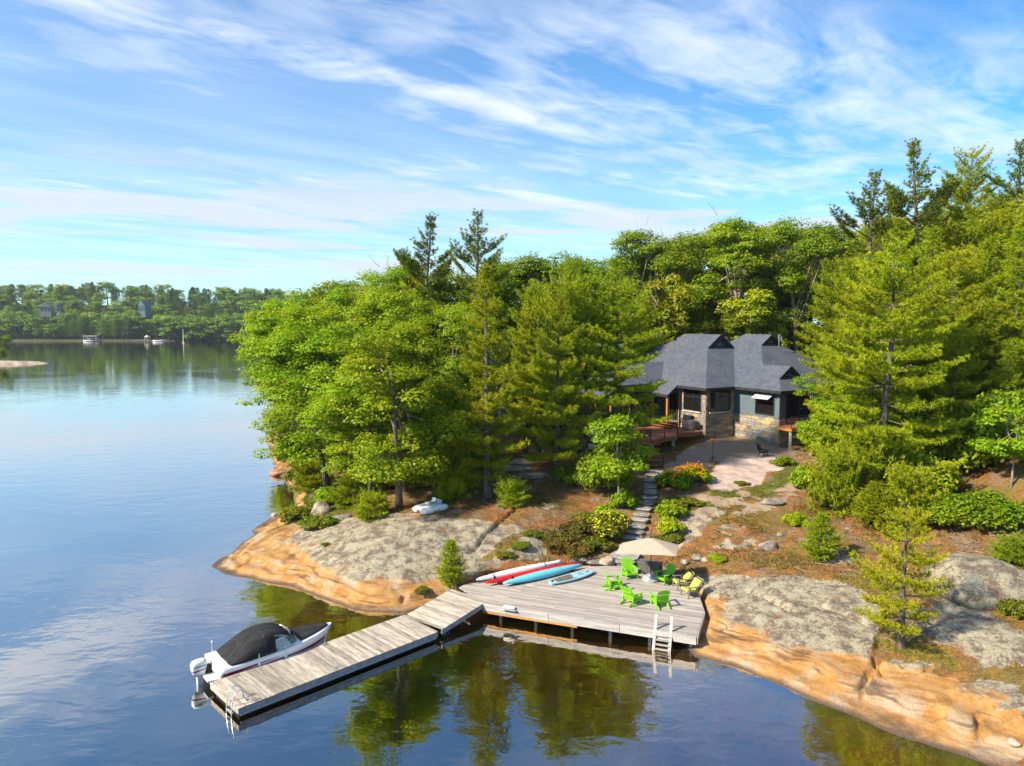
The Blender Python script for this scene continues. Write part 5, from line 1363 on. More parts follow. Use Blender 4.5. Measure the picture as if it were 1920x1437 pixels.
def siding(o, along, fixed, a0, a1, z0, z1):
    mb = MB(); z = z0; e = .02
    while z < z1 - .02:
        h = min(.15, z1 - z); f_ = lambda off, a, zz: HP(o, fixed - off, a, zz) if along == 's' else HP(o, a, fixed - off, zz)
        mb.add([f_(.045, a0, z), f_(.045, a1, z), f_(.025, a1, z + h), f_(.025, a0, z + h), f_(0, a0, z), f_(0, a1, z), f_(0, a1, z + h), f_(0, a0, z + h)],
               [(0, 1, 2, 3), (7, 6, 5, 4), (0, 4, 5, 1), (3, 2, 6, 7), (0, 3, 7, 4), (1, 5, 6, 2)])
        z += h
    return hpart(mb, 'siding', M_SIDING)
siding(HB, 's', .62, .62, 1.08, ZS - .1, WZ); siding(HB, 's', .62, 3.18, 5.6, ZS - .1, WZ); siding(HB, 's', .62, 1.08, 3.18, ZS - .1, 6.98)
siding(HB, 'w', .62, .62, 1.35, ZS - .1, WZ)
siding(HB, 'w', 2.30, 4.8, 11.9, ZB, WZ)
hpart(MB().box(HP(HB, .57, .57, (ZS + WZ) / 2), (.16, .16, WZ - ZS + .1), rz=TH), 'corner_board', M_SIDING)
def window(o, along, fixed, a0, a1, z0, z1, nv=1, nh=1, depth=.05, sill=True, hsplit=.62):
    wn_ = empty('window', (0, 0, 0)); wn_.parent = house; wn_.location = (0, 0, 0)
    f_ = (lambda off, a, zz: HP(o, fixed - off, a, zz)) if along == 's' else (lambda off, a, zz: HP(o, a, fixed - off, zz))
    def q(a, b, zz0, zz1, off0, off1, name, mat):
        P = [f_(off0, a, zz0), f_(off0, b, zz0), f_(off0, b, zz1), f_(off0, a, zz1), f_(off1, a, zz0), f_(off1, b, zz0), f_(off1, b, zz1), f_(off1, a, zz1)]
        ob = MB().add(P, [(0, 1, 2, 3), (7, 6, 5, 4), (0, 4, 5, 1), (3, 2, 6, 7), (0, 3, 7, 4), (1, 5, 6, 2)]).build(name, mat, wn_, origin=HO); return ob
    q(a0, a1, z0, z1, .012, -.01, 'pane', M_PANE)
    t = .07
    for a, b, c, d in ((a0 - t, a0, z0 - t, z1 + t), (a1, a1 + t, z0 - t, z1 + t), (a0, a1, z0 - t, z0), (a0, a1, z1, z1 + t)): q(a, b, c, d, depth + .03, -.01, 'frame', M_FRAME)
    zh = z0 + (z1 - z0) * hsplit
    if nh: q(a0, a1, zh - .035, zh + .035, .045, .014, 'mullion', M_FRAME)
    for k in range(1, nv + 1):
        a = a0 + (a1 - a0) * k / (nv + 1); q(a - .025, a + .025, zh + .035 if nh else z0, z1, .045, .014, 'mullion', M_FRAME)
    if sill: q(a0 - .1, a1 + .1, z0 - .17, z0 - t - .005, .13, -.01, 'sill', M_SILL)
    return wn_
window(HA, 's', .56, 1.18, 3.28, 6.98, WZ - .05); window(HA, 'w', .56, 1.09, 3.46, 6.98, WZ - .05)
window(HB, 's', .58, 1.16, 3.10, 7.0, 8.85, nv=0, hsplit=.60, sill=False)
# raised awning sash
aw0, aw1 = 1.22, 3.04
hpart(MB().slab([HP(HB, .50, aw0, 8.75), HP(HB, .50, aw1, 8.75), HP(HB, -.15, aw1, 8.38), HP(HB, -.15, aw0, 8.38)], .05), 'awning_sash', noisy('pale_sash', (.50, .55, .62), (.60, .65, .72), 3, .4, bump=0))
window(HB, 'w', .58, 1.5, 3.0, 6.3, 8.75, nv=0, nh=0, sill=False); window(HB, 'w', .58, 3.12, 4.5, 6.3, 8.75, nv=0, nh=0, sill=False)
window(HA, 's', .60, 4.3, 5.6, 5.9, 8.2, nv=1, nh=0, sill=False)
for k in range(3): window(HA, 'w', 6.6, -4.2 + k * 1.5, -3.0 + k * 1.5, 6.2, 8.4, nv=0, nh=1, sill=False, hsplit=.7)
for k in range(3): window(NO, 'w', .6, 1.0 + k * 2.8, 3.0 + k * 2.8, 6.0, 8.2, nv=1, nh=0, sill=False)
hpart(MB().box(HP(HA, .55, 3.95, 7.0), (.14, .14, 3.6), rz=TH), 'porch_post', M_STONEO)
for w_, s_ in ((-.95, 3.9), (-.95, 6.0), (-4.3, 6.3), (-6.5, 5.2), (-6.5, 7.5)):
    hpart(MB().box(HP(HA, w_, s_, 6.8), (.2, .2, 3.1), rz=TH), 'timber_post', M_ORANGE)
hpart(MB().beam(HP(HA, -6.5, 5.0, 8.22), HP(HA, -6.5, 11.5, 8.22), .14, .2), 'porch_beam', M_ORANGE)
# chimney
cx, cy = xat(1147, 73, 12.5), 73.0
hpart(MB().box((cx, cy, 10.85), (.62, .62, 4.2), rz=TH), 'chimney', noisy('chimney_stone', (.42, .37, .30), (.55, .50, .43), 5, .9))
hpart(MB().box((cx, cy, 13.02), (.76, .76, .14), rz=TH), 'chimney_cap', M_SILL)
hpart(MB().tube([(cx, cy, 13.05), (cx, cy, 13.3)], .13, 10), 'flue', M_DARKM)
# satellite dish on the right roof
dp = at(1461, 634, HB.y + 8)
dish = empty('satellite_dish', (dp[0], dp[1], dp[2] - .35), .5, 'small white satellite dish on the right-hand roof slope', 'dish')
MB().lathe([(.02, .0), (.18, .03), (.30, .09), (.33, .12), (.30, .115), (.16, .06)], 18).build('reflector', M_WHITEP, dish, smooth=True)
dish.children[0].rotation_euler = (1.25, 0, .2); dish.children[0].location = (0, 0, .35)
MB().tube([(0, 0, -.45), (0, 0.05, .30)], .03, 6).build('mast', M_ALU, dish)

# ---- house deck
FZ = 5.32
HD = [(17.05, 63.0), (16.0, 61.9), (14.5, 61.6), (14.2, 60.4), (11.4, 57.6), (4.6, 60.3), (2.6, 66), (1.0, 72), (8, 74), (13.5, 69.5)]
hdk = empty('house_deck', (11, 62, FZ), 0, 'reddish cedar deck on piers along the lake side of the house', 'deck')
lpoly = [((Vector(p) - HA).dot(HV), (Vector(p) - HA).dot(HU)) for p in HD]
y0_, y1_ = min(p[1] for p in lpoly), max(p[1] for p in lpoly); yy = y0_
while yy < y1_:
    stp = clip(clip(lpoly, 1, yy + .006, False), 1, yy + .276, True)
    if len(stp) >= 3:
        wld = [tuple(HA + HV * a + HU * b) for a, b in stp]
        MB().prism(wld, FZ - .04, FZ).build('deck_board', M_CEDAR, hdk, origin=(11, 62, FZ))
    yy += .28
for i in range(6):
    a, b = HD[i], HD[i + 1]
    dd = (Vector(b) - Vector(a)).normalized(); nn = Vector((-dd.y, dd.x)) if True else 0
    c0, c1 = Vector(a) - dd * .02, Vector(b) + dd * .02
    MB().beam((c0.x, c0.y, FZ - .19), (c1.x, c1.y, FZ - .19), .05, .28).build('rim_beam', M_CEDAR, hdk, origin=(11, 62, FZ))
for x, y in ((14.0, 61.0), (11.6, 58.2), (8, 59.4), (5, 60.8), (3.2, 65), (10, 63)):
    g = hz(x, y)
    MB().box((x, y, (g + FZ - .3) / 2 - .1), (.26, .26, FZ - .3 - g + .2)).build('pier', M_CONC, hdk, origin=(11, 62, FZ))
def rail_post(x, y): MB().box((x, y, FZ + .5), (.06, .06, 1.0)).build('rail_post', M_DARKM, hdk, origin=(11, 62, FZ))
edge = [Vector(p) for p in HD[:8]]
for i in range(1, 7):
    a, b = edge[i], edge[i + 1]; n_ = max(1, round((b - a).length / 1.7))
    for k in range(n_): p = a.lerp(b, k / n_) ; rail_post(p.x, p.y)
    if i >= 4:
        MB().beam((a.x, a.y, FZ + 1.0), (b.x, b.y, FZ + 1.0), .06, .04).build('top_rail', M_DARKM, hdk, origin=(11, 62, FZ))
        MB().beam((a.x, a.y, FZ + .5), (b.x, b.y, FZ + .5), .012, .80).build('glass_panel', M_GLASS, hdk, origin=(11, 62, FZ))
    else:
        for zz in (.25, .5, .75): MB().beam((a.x, a.y, FZ + zz), (b.x, b.y, FZ + zz), .012, .012).build('rail_wire', M_DARKM, hdk, origin=(11, 62, FZ))
# steps up to the house door
hs = empty('porch_steps', tuple(HP(HA, -.5, 3.4, FZ)), 0, 'short flight of cedar steps beside the barbecue', 'steps')
for k in range(3):
    MB().prism([tuple(HP(HA, a, b, 0)[:2]) for a, b in ((-1.9 + .34 * k, 2.6), (-1.9 + .34 * k + .36, 2.6), (-1.9 + .34 * k + .36, 5.4), (-1.9 + .34 * k, 5.4))], FZ + .19 * (k + 1) - .05, FZ + .19 * (k + 1)).build('tread', M_CEDAR, hs, origin=hs.location)
    MB().prism([tuple(HP(HA, a, b, 0)[:2]) for a, b in ((-1.9 + .34 * k + .30, 2.65), (-1.9 + .34 * k + .34, 2.65), (-1.9 + .34 * k + .34, 5.35), (-1.9 + .34 * k + .30, 5.35))], FZ, FZ + .19 * (k + 1) - .052).build('riser', M_CEDAR, hs, origin=hs.location)
# barbecue
bq = empty('barbecue', tuple(HP(HA, -.35, 1.75, FZ + .002)), TH, 'stainless barbecue with a black lid against the stone wall', 'barbecue')
M_STAIN = noisy('stainless', (.42, .43, .44), (.55, .56, .57), 3, .35, bump=0, metal=.7)
MB().box((0, 0, .45), (1.1, .55, .80)).build('cabinet', M_STAIN, bq, bevel=.015)
for s in (-1, 1): MB().box((s * .28, -.285, .45), (.50, .02, .70)).build('door', M_STAIN, bq)
MB().box((0, 0, .90), (1.75, .58, .07)).build('shelf', M_STAIN, bq, bevel=.01)
MB().loft([[(x, .27 * math.cos(a), .94 + .36 * math.sin(a) ** .7) for a in np.linspace(0.001, math.pi - .001, 9)] for x in (-.48, -.44, .44, .48)], closed=True).build('lid', M_BLACK, bq)
MB().tube([(-.36, -.33, 1.08), (.36, -.33, 1.08)], .018, 6).build('handle', M_ALU, bq)
for k in range(4): MB().tube([(-.36 + k * .24, -.29, .90), (-.36 + k * .24, -.33, .90)], .03, 8).build('knob', M_BLACK, bq)
# dark bistro chairs on the left part of the deck
def bistro(x, y, rz, label):
    o = empty('patio_chair', (x, y, FZ + .002), rz, label, 'chair', 'dark chairs on the house deck')
    MB().box((0, 0, .45), (.5, .5, .05)).build('seat', M_BLACK, o); MB().beam((0, .25, .5), (0, .36, 1.0), .5, .04, up=(0, -1, 0)).build('backrest', M_BLACK, o)
    for sx in (-1, 1):
        for sy in (-1, 1): MB().box((sx * .22, sy * .22, .21), (.04, .04, .42)).build('leg', M_BLACK, o)
bistro(4.2, 64.5, .6, 'dark patio chair on the left end of the house deck'); bistro(5.6, 63.2, 2.2, 'dark patio chair turned toward the pines on the house deck'); bistro(7.2, 62.6, 4.0, 'dark patio chair beside the glass railing of the house deck')
# balcony on the right corner
bal = empty('corner_balcony', tuple(HP(HB, 2.4, -.5, 6.1)), 0, 'small orange-edged balcony on the right corner of the house', 'balcony')
o_ = bal.location
MB().prism([tuple(HP(HB, a, b, 0)[:2]) for a, b in ((.25, .52), (4.9, .52), (4.9, -1.0), (.25, -1.0))], 6.05, 6.11).build('floor', M_CEDAR, bal, origin=o_)
for a, b in (((.25, .52), (.25, -1.0)), ((.25, -1.03), (4.9, -1.03))): MB().beam(HP(HB, *a, 5.94), HP(HB, *b, 5.94), .05, .20).build('edge_beam', M_ORANGE, bal, origin=o_)
for a in (.3, 1.8, 3.3, 4.8): MB().box(HP(HB, a, -.95, 6.6), (.05, .05, 1.0)).build('rail_post', M_DARKM, bal, origin=o_)
MB().beam(HP(HB, .3, -.95, 7.1), HP(HB, 4.8, -.95, 7.1), .05, .04).build('top_rail', M_DARKM, bal, origin=o_)
for a in (.4, 4.7): 
    q = HP(HB, a, -.8, 0); g = hz(q.x, q.y); MB().box((q.x, q.y, (g + 5.9) / 2), (.16, .16, 5.9 - g)).build('support_post', M_CONC, bal, origin=o_)

# ------------------------------------------------------------------ stone steps, boulders, shrubs, small things on the slope
M_STEP = noisy('step_stone', (0.20, 0.185, 0.17), (0.34, 0.32, 0.30), 3.0, .9, bump=.5, bdist=.02, obj_var=.15, cc=(.2, .185, .165))
M_ROCKG = noisy('lichen_boulder', (0.13, 0.11, 0.095), (0.34, 0.315, 0.27), 1.6, .92, bump=.9, bdist=.12, cc=(0.48, 0.47, 0.37), obj_var=.12)
M_ROCKT = noisy('tan_boulder', (0.30, 0.21, 0.14), (0.47, 0.38, 0.29), 2.2, .92, bump=.6, bdist=.05, cc=(0.50, 0.46, 0.38), obj_var=.12)
M_ROCKR = noisy('rusty_boulder', (0.22, 0.10, 0.055), (0.40, 0.22, 0.13), 2.2, .92, bump=.6, bdist=.05, obj_var=.1)
steps_px = [(1163, 1056, 2.1), (1172, 1047, 2.0), (1182, 1026, 1.5), (1186, 1012, 1.5), (1189, 1001, 1.45), (1194, 990, 1.4), (1199, 979, 1.35), (1203, 968, 1.3), (1207, 957, 1.3), (1212, 946, 1.25),
            (1217, 935, 1.2), (1219, 924, 1.1), (1219, 914, 1.1), (1221, 905, 1.1), (1225, 896, 1.3), (1233, 888, 1.7)]
sp0 = hit(1165, 1050)
sst = empty('stone_steps', tuple(sp0), 0, 'narrow flight of grey stone steps climbing from the deck to the house', 'steps')
prev = None; rs = random.Random(3); zlast = .80
SP = [hit(a, b) for a, b, _ in steps_px]
for i, (a, b, wd) in enumerate(steps_px):
    wd *= .88
    p = SP[i]; nx_ = SP[min(i + 1, len(SP) - 1)]; pv_ = SP[max(i - 1, 0)]
    d = Vector((nx_[0] - pv_[0], nx_[1] - pv_[1])).normalized(); rz = math.atan2(d.y, d.x)
    z = max(zlast + .13, p[2] + .14); zlast = z; dep = max(.55, (Vector(nx_[:2]) - Vector(p[:2])).length + .06)
    outline = []
    for k in range(10):
        an = 2 * math.pi * k / 10
        outline.append((dep / 2 * math.copysign(abs(math.cos(an)) ** .35, math.cos(an)) * rs.uniform(.93, 1.05), wd / 2 * math.copysign(abs(math.sin(an)) ** .35, math.sin(an)) * rs.uniform(.93, 1.05)))
    rb = MB().prism([(q[0] * .80 + .02, q[1] * .92) for q in outline], -.42, -.09).build('riser', M_MORT, sst); rb.location = Vector((p[0], p[1], z)) - sst.location; rb.rotation_euler = (0, 0, rz)  # recessed block; its darker mortar colour paints in shade under the overhanging slab
    o = MB().prism(outline, -.085, 0).build('step', M_STEP, sst, bevel=.02); o.location = Vector((p[0], p[1], z)) - sst.location; o.rotation_euler = (0, 0, rz)

def rock_mesh(seed, n=14, m=9, rough=.26, flat=.6):
    rng = np.random.default_rng(seed); vs, fs = [], []
    ph = rng.uniform(0, 6.28, (6, 3)); kf = rng.normal(0, 1.6, (6, 3))
    cut = [(lambda v: v / np.linalg.norm(v))(rng.normal(0, 1, 3)) for _ in range(5)]; cd = rng.uniform(.62, .9, 5)
    def disp(v):
        r = 1 + rough * sum(math.sin(kf[j] @ v * 1.6 + ph[j, 0]) for j in range(6)) / 4
        p = v * r
        for c, dd in zip(cut, cd):
            e = p @ c - dd
            if e > 0: p = p - c * e * .85
        return p
    for i in range(m + 1):
        th = math.pi * i / m
        for k in range(n):
            a = 2 * math.pi * k / n; v = np.array([math.sin(th) * math.cos(a), math.sin(th) * math.sin(a), math.cos(th)]); p = disp(v); vs.append((p[0], p[1], p[2] * flat))
    for i in range(m):
        for k in range(n):
            k2 = (k + 1) % n; fs.append((i * n + k, (i + 1) * n + k, (i + 1) * n + k2, i * n + k2))
    me = bpy.data.meshes.new('boulder'); me.from_pydata(vs, [], fs); me.update(); me.polygons.foreach_set('use_smooth', [True] * len(fs)); return me
RM = [rock_mesh(60 + k, 26, 18) for k in range(5)]
RMM = {}
def boulder(px, py, r, mat, label, sx=1.0, sz=1.0, rz=0.0, sink=.25, name='boulder', world=None):
    p = hit(px, py) if world is None else world
    k = (int(px * 7 + py * 3)) % 5; key = (k, mat.name)
    if key not in RMM:
        m2 = RM[k].copy(); m2.materials.append(mat); RMM[key] = m2
    o = bpy.data.objects.new(name, RMM[key]); COL.link(o); o.location = (p[0], p[1], p[2] + r * .6 * sz * (.55 - sink)); o.scale = (r * sx, r, r * sz); o.rotation_euler = (0, 0, rz)
    return tag(o, label, 'boulder')
boulder(1440, 1029, .50, M_ROCKG, 'round grey boulder on the bare litter left of the bushy young pine', 1.1, 1.15)
boulder(1308, 1048, .36, M_ROCKG, 'dark grey round stone just behind the parasol, right side')
boulder(1285, 1056, .30, M_ROCKG, 'small grey stone above the side table')
boulder(1322, 1052, .24, M_ROCKT, 'small tan stone right of the dark grey round stone')
boulder(1137, 1056, .48, M_ROCKT, 'blocky tan stone at the left foot of the stone steps', 1.1, 1.0, .3)
boulder(1112, 1056, .36, M_ROCKG, 'flat pale stone between the blue surf ski and the blocky tan stone', 1.6, .6)
boulder(1085, 1052, .40, M_ROCKG, 'pale stone at the tip of the red surf ski', 1.4, .6)
boulder(604, 962, .95, M_BEDROCK, 'large pale lichen-covered boulder in the shrubs of the left point', .8, 1.3, .4)
boulder(640, 974, .6, M_ROCKG, 'low pale boulder right of the large one on the left point', 1.5, .7)
boulder(524, 890, .95, M_ROCKR, 'rusty angular boulder at the water beyond the left point', 1.2, .8)
boulder(515, 966, .35, M_ROCKT, 'small tan stone on the low ledge of the left point')
boulder(632, 922, .5, M_ROCKG, 'flat pale stone lying between low pines on the left point', 1.6, .5)
boulder(962, 880, 1.0, M_ROCKG, 'flat grey outcrop below the left end of the house deck', 1.7, .45)
boulder(1000, 893, .9, M_ROCKG, 'flat grey outcrop beside the bare-trunked pine', 1.6, .4)
boulder(985, 868, .8, M_ROCKT, 'tan outcrop under the pines by the house deck', 1.6, .6)
boulder(1450, 943, .55, M_ROCKG, 'pale stone on the mossy slab below the fire pit', 1.5, .8)
boulder(1370, 1005, .16, M_ROCKG, 'small white stone on the bare litter slope, upper one')
boulder(1462, 1005, .20, M_ROCKG, 'small pale stone right of the round grey boulder')
boulder(1352, 1024, .14, M_ROCKG, 'smallest pale stone on the bare litter slope, lower one')
boulder(1832, 1082, 2.7, M_BEDROCK, 'huge lichen-grey boulder half buried at the right edge', 1.15, .75, .5, .55)
boulder(1915, 1095, 1.5, M_BEDROCK, 'grey block beside the huge boulder at the right edge', .8, .8, 1.0, .45)
boulder(1900, 1395, .22, M_ROCKT, 'small pale stone on the wet ledge in the bottom right corner')

def shrub_mesh(seed, R, H, n, leaf, nc=26, up=.9):
    rng = np.random.default_rng(seed); tr = MB(); P, N = [], []
    for c in range(nc):
        a = rng.uniform(0, 6.28); rr = R * math.sqrt(rng.uniform(0, 1)) * .8; hh = H * rng.uniform(.45, 1.0) * (1 - .45 * (rr / R) ** 2)
        cen = np.array([rr * math.cos(a), rr * math.sin(a), hh * .8]); tr.tube([(0.1 * cen[0], .1 * cen[1], -.1), tuple(cen * np.array([.6, .6, .5])), tuple(cen)], [.02, .015, .008], 3, False)
        k = n // nc; q = rng.normal(0, 1, (k, 3)); q /= np.linalg.norm(q, axis=1, keepdims=True); q *= rng.uniform(.2, 1, (k, 1)) ** .5
        P.append(cen + q * np.array([R * .34, R * .34, H * .26])); N.append(q * .6 + np.array([0, 0, up]) + rng.normal(0, .5, (k, 3)))
    P = np.concatenate(P); P[:, 2] = np.maximum(P[:, 2], .03); N = np.concatenate(N); N /= np.linalg.norm(N, axis=1, keepdims=True)
    V, Q = leaf_quads(P, N, leaf, rng); return tr, V, Q
M_FLOW = leaf_material('orange_flower', (0.55, 0.22, 0.008), (0.70, 0.36, 0.012), (0.60, 0.30, 0.01), .2)
M_YFLOW = leaf_material('yellow_flower', (0.45, 0.40, 0.015), (0.60, 0.52, 0.02), (0.35, 0.36, 0.02), .25)
M_FERN = leaf_material('fern', (0.10, 0.15, 0.012), (0.19, 0.21, 0.015), (0.30, 0.25, 0.02), .35, (0.36, 0.20, .03), .10)
M_HUCK = leaf_material('heath_shrub', (0.075, 0.085, 0.012), (0.15, 0.13, 0.02), (0.24, 0.155, 0.03), .3, (0.30, 0.12, .03), .12)
proto('shrubG', *shrub_mesh(71, .8, .75, 2600, .11), M_BARK, M_LEAF)
proto('shrubF', *shrub_mesh(72, .8, .55, 2600, .10), M_BARK, M_FERN)
proto('shrubH', *shrub_mesh(73, .9, .50, 2800, .08), M_BARK, M_HUCK)
proto('shrubY', *shrub_mesh(74, .7, .9, 2400, .09), M_BARK, M_FERN)
proto('needle_shrub', *pine_mesh(75, 2.0, 1.8, .02, 'round', dens=1.35, spacing=.30, tuft=.22, r0=.05, k=14), M_BARK, M_PINE)
proto('blossom', *shrub_mesh(76, .72, .95, 700, .085, up=1.6), M_BARK, M_FLOW)
proto('blossomY', *shrub_mesh(77, .72, 1.0, 420, .085, up=1.6), M_BARK, M_YFLOW)
proto('dark_shrub', *shrub_mesh(78, 2.2, 2.2, 9000, .17, nc=60), M_BARK, M_LEAFD)
def shrub(key, px, py, wpx, label, tall=1.0, bloom=None, rz=None, name=None):
    """wpx: width in photograph pixels"""
    p = hit(px, py); s = wpx / F * p[1] / {'needle_shrub': 3.4, 'dark_shrub': 3.9}.get(key, 1.7)
    o = empty(name or ('low_pine' if key == 'needle_shrub' else 'shrub'), (p[0], p[1], p[2] - .03), px * .37 if rz is None else rz, label, 'shrub')
    o.scale = (s, s, s * tall)
    tm, cm, _, _ = PROTO[key]
    for nm, me in (('stems', tm), ('foliage', cm)):
        c = bpy.data.objects.new(nm, me); COL.link(c); c.parent = o
    if bloom:
        c = bpy.data.objects.new('blossom', PROTO[bloom][1]); COL.link(c); c.parent = o; c.location = (0, 0, .06)
    return o
for a in [
    ('needle_shrub', 585, 915, 95, 'low spreading pine at the shore of the left point', .8), ('needle_shrub', 665, 945, 100, 'low spreading pine right of the large pale boulder', .8),
    ('needle_shrub', 700, 970, 85, 'low spreading pine at the crest of the left rock', .8), ('needle_shrub', 720, 915, 100, 'low spreading pine behind the crest of the left rock', .9),
    ('shrubF', 560, 975, 80, 'yellow-green ferny growth on the low ledge of the left point'), ('shrubF', 600, 985, 90, 'grassy fern clump at the base of the large pale boulder', .7),
    ('shrubG', 615, 945, 60, 'leafy green shrub above the large pale boulder', 1.3), ('shrubF', 570, 900, 80, 'yellowing shrub at the water under the left maples', 1.3), ('shrubG', 560, 868, 90, 'green shrub under the leaning maple by the water', 1.6),
    ('shrubG', 690, 885, 110, 'leafy undergrowth beneath the maples of the point', 1.2), ('shrubG', 640, 868, 110, 'leafy undergrowth behind the shore shrubs of the point', 1.4), ('dark_shrub', 800, 890, 120, 'dark undergrowth behind the pedal boat', 1.2),
    ('dark_shrub', 870, 880, 120, 'dark undergrowth left of the slope outcrops', 1.2), ('needle_shrub', 855, 930, 110, 'pine boughs hanging over the pedal boat', 1.4), ('needle_shrub', 960, 945, 70, 'low pine bough at the foot of the full pine', 1.0),
    ('shrubG', 1140, 982, 70, 'green shrub left of the stone steps, below the young maple', 1.2), ('shrubF', 1120, 1032, 70, 'ferny shrub left of the lowest stone steps', 1.2), ('shrubH', 1070, 1040, 80, 'brownish heath shrub behind the surf ski tips', 1.0),
    ('shrubH', 1035, 1020, 80, 'brownish heath shrub at the right end of the left rock', .9), ('shrubH', 1090, 1000, 90, 'heath shrub on the litter slope above the surf skis', .8), ('shrubF', 1105, 975, 60, 'bright green clump on the litter slope', .7),
    ('shrubG', 1258, 998, 62, 'leafy shrub right of the middle stone steps', 1.1), ('shrubF', 1240, 1018, 40, 'fern beside the stone steps above the parasol', 1.2), ('shrubG', 1258, 968, 70, 'green shrub above the pale rock patch', 1.0), ('shrubF', 1290, 950, 70, 'ferny growth on the grass right of the steps', .8),
    ('shrubF', 1262, 1018, 45, 'yellowed bush behind the parasol top', 1.3), ('shrubG', 1345, 1054, 38, 'small round green bush on the litter right of the parasol', 1.0), ('shrubG', 1492, 985, 52, 'orange-tinged leafy bush left of the bushy young pine', 1.1),
    ('shrubF', 1392, 908, 34, 'tiny green tuft on the pink rock slab', .6), ('dark_shrub', 1080, 905, 80, 'dark shrub between the two slope pines', .9), ('dark_shrub', 1135, 920, 100, 'dark leafy thicket left of the young maple', 1.6), ('shrubG', 1172, 950, 60, 'green thicket between the young maple and the steps', 1.3),
    ('shrubF', 950, 1045, 45, 'creeping green plants in the seam of the left rock, lower', .6), ('shrubF', 975, 1025, 45, 'creeping green plants in the seam of the left rock, middle', .6), ('shrubF', 1000, 1005, 45, 'creeping green plants in the seam of the left rock, upper', .6),
    ('shrubF', 790, 1112, 30, 'tuft of grass in a crack by the gangway', 1.4), ('shrubF', 612, 1022, 22, 'small tuft of grass on top of the left rock', .7),
    ('shrubF', 1905, 1150, 70, 'yellow-green shrub at the right edge below the huge boulder', 1.3), ('shrubF', 1860, 1125, 60, 'heath clump between the huge boulder and the lichen slab', .9), ('shrubH', 1790, 1112, 60, 'brown heath clump behind the lone small pine', .8),
    ('dark_shrub', 1780, 985, 110, 'dark shrub in the shade right of the thick pine trunk', 1.0), ('dark_shrub', 1850, 985, 130, 'dark shrub below the shaded rock face', .9), ('dark_shrub', 1720, 930, 130, 'dark thicket behind the thick pine trunk', 1.2),
    ('needle_shrub', 1560, 960, 110, 'pine thicket under the left limbs of the largest pine', 1.6), ('needle_shrub', 1700, 985, 120, 'pine thicket right of the thick trunk', 1.3), ('needle_shrub', 1610, 930, 120, 'pine thicket in front of the right corner of the house', 1.6), ('needle_shrub', 1900, 1060, 90, 'pine bough above the huge boulder', .9),
    ('dark_shrub', 1590, 880, 140, 'dark thicket below the corner balcony', 1.5), ('dark_shrub', 1690, 870, 150, 'dark thicket deep in the right-hand stand', 1.6), ('dark_shrub', 1800, 880, 150, 'dark thicket left of the shaded rock face', 1.5), ('dark_shrub', 1890, 860, 150, 'dark thicket at the right edge of the stand', 1.6),
    ('shrubG', 1512, 912, 70, 'bright green bush at the right end of the grass', 1.3), ('shrubG', 1468, 872, 50, 'grassy clump on the edge of the pink rock slab', .8)]:
    shrub(*a)
shrub('shrubY', 1140, 1010, 90, 'goldenrod clump in yellow flower left of the stone steps', 1.1, 'blossomY', name='flowering_shrub')
shrub('shrubG', 1262, 912, 75, 'bed of orange-yellow flowers at the head of the steps, left half', .9, 'blossom', name='flowering_shrub')
shrub('shrubG', 1298, 902, 75, 'bed of orange-yellow flowers beside the pink slab, right half', .9, 'blossom', name='flowering_shrub')

# grass blades, fallen leaves and twigs: too many to count
def scatter(n, seed, x0, x1, y0, y1, dens):
    rng = np.random.default_rng(seed); x = rng.uniform(x0, x1, n * 6); y = rng.uniform(y0, y1, n * 6)
    keep = rng.random(len(x)) < dens(x, y); x, y = x[keep][:n], y[keep][:n]
    return np.c_[x, y, terrain(x, y)], rng
def d_grass(x, y):
    R, S, G, M = masks(x, y); d = poly_sd(x, y, SHORE)
    return np.where(d > .6, np.clip(G + .35 * M + .10 * (1 - R) * (fbm(x * .6, y * .6, 3, 91) > .05), 0, 1) * (1 - np.clip(R, 0, 1)), 0)
P, rng = scatter(16000, 5, -22, 30, 24, 60, d_grass)
V, Q = blades(P, np.tile([0, 0, 1.0], (len(P), 1)), np.full(len(P), .22), .022, 3, rng, .45, .3)
M_GRASS = leaf_material('grass_blade', (0.09, 0.12, 0.012), (0.19, 0.19, 0.02), (0.30, 0.22, 0.035), .3)
tag(np_mesh('grass', V, Q, M_GRASS), 'thin grass and moss growing on the slope', 'grass', kind='stuff')
def d_lit(x, y):
    R, S, G, M = masks(x, y); d = poly_sd(x, y, SHORE); dk = poly_sd(x, y, DECK)
    return np.where((d > 1.0) & (dk < -.4), np.clip(1 - R * 1.03, 0, 1) * (1 - .7 * G), 0)
P, rng = scatter(22000, 6, -22, 32, 26, 60, d_lit)
N = rng.normal(0, .35, (len(P), 3)) + np.array([0, 0, 1.0]); N /= np.linalg.norm(N, axis=1, keepdims=True)
V, Q = leaf_quads(P + np.array([0, 0, .03]), N, .085, rng)
M_LITTER = leaf_material('fallen_leaf', (0.20, 0.085, 0.030), (0.42, 0.25, 0.12), (0.34, 0.15, 0.05), .1)
tag(np_mesh('fallen_leaves', V, Q, M_LITTER), 'brown fallen leaves scattered over the slope', 'leaves', kind='stuff')
P, rng = scatter(700, 7, -10, 28, 30, 58, d_lit)
mb = MB()
for p in P:
    a = rng.uniform(0, 6.28); L = rng.uniform(.3, 1.3); d = np.array([math.cos(a), math.sin(a), 0]) * L
    q = p + d; q[2] = hz(q[0], q[1]) if L > .8 else p[2]
    mb.tube([tuple(p + [0, 0, .03]), tuple((p + q) / 2 + np.array([rng.normal(0, .06), rng.normal(0, .06), .06])), tuple(q + [0, 0, .04])], [.016, .014, .006], 3, False)
tag(mb.build('fallen_twigs', M_BARKL), 'dry twigs lying on the litter slope', 'twigs', kind='stuff')

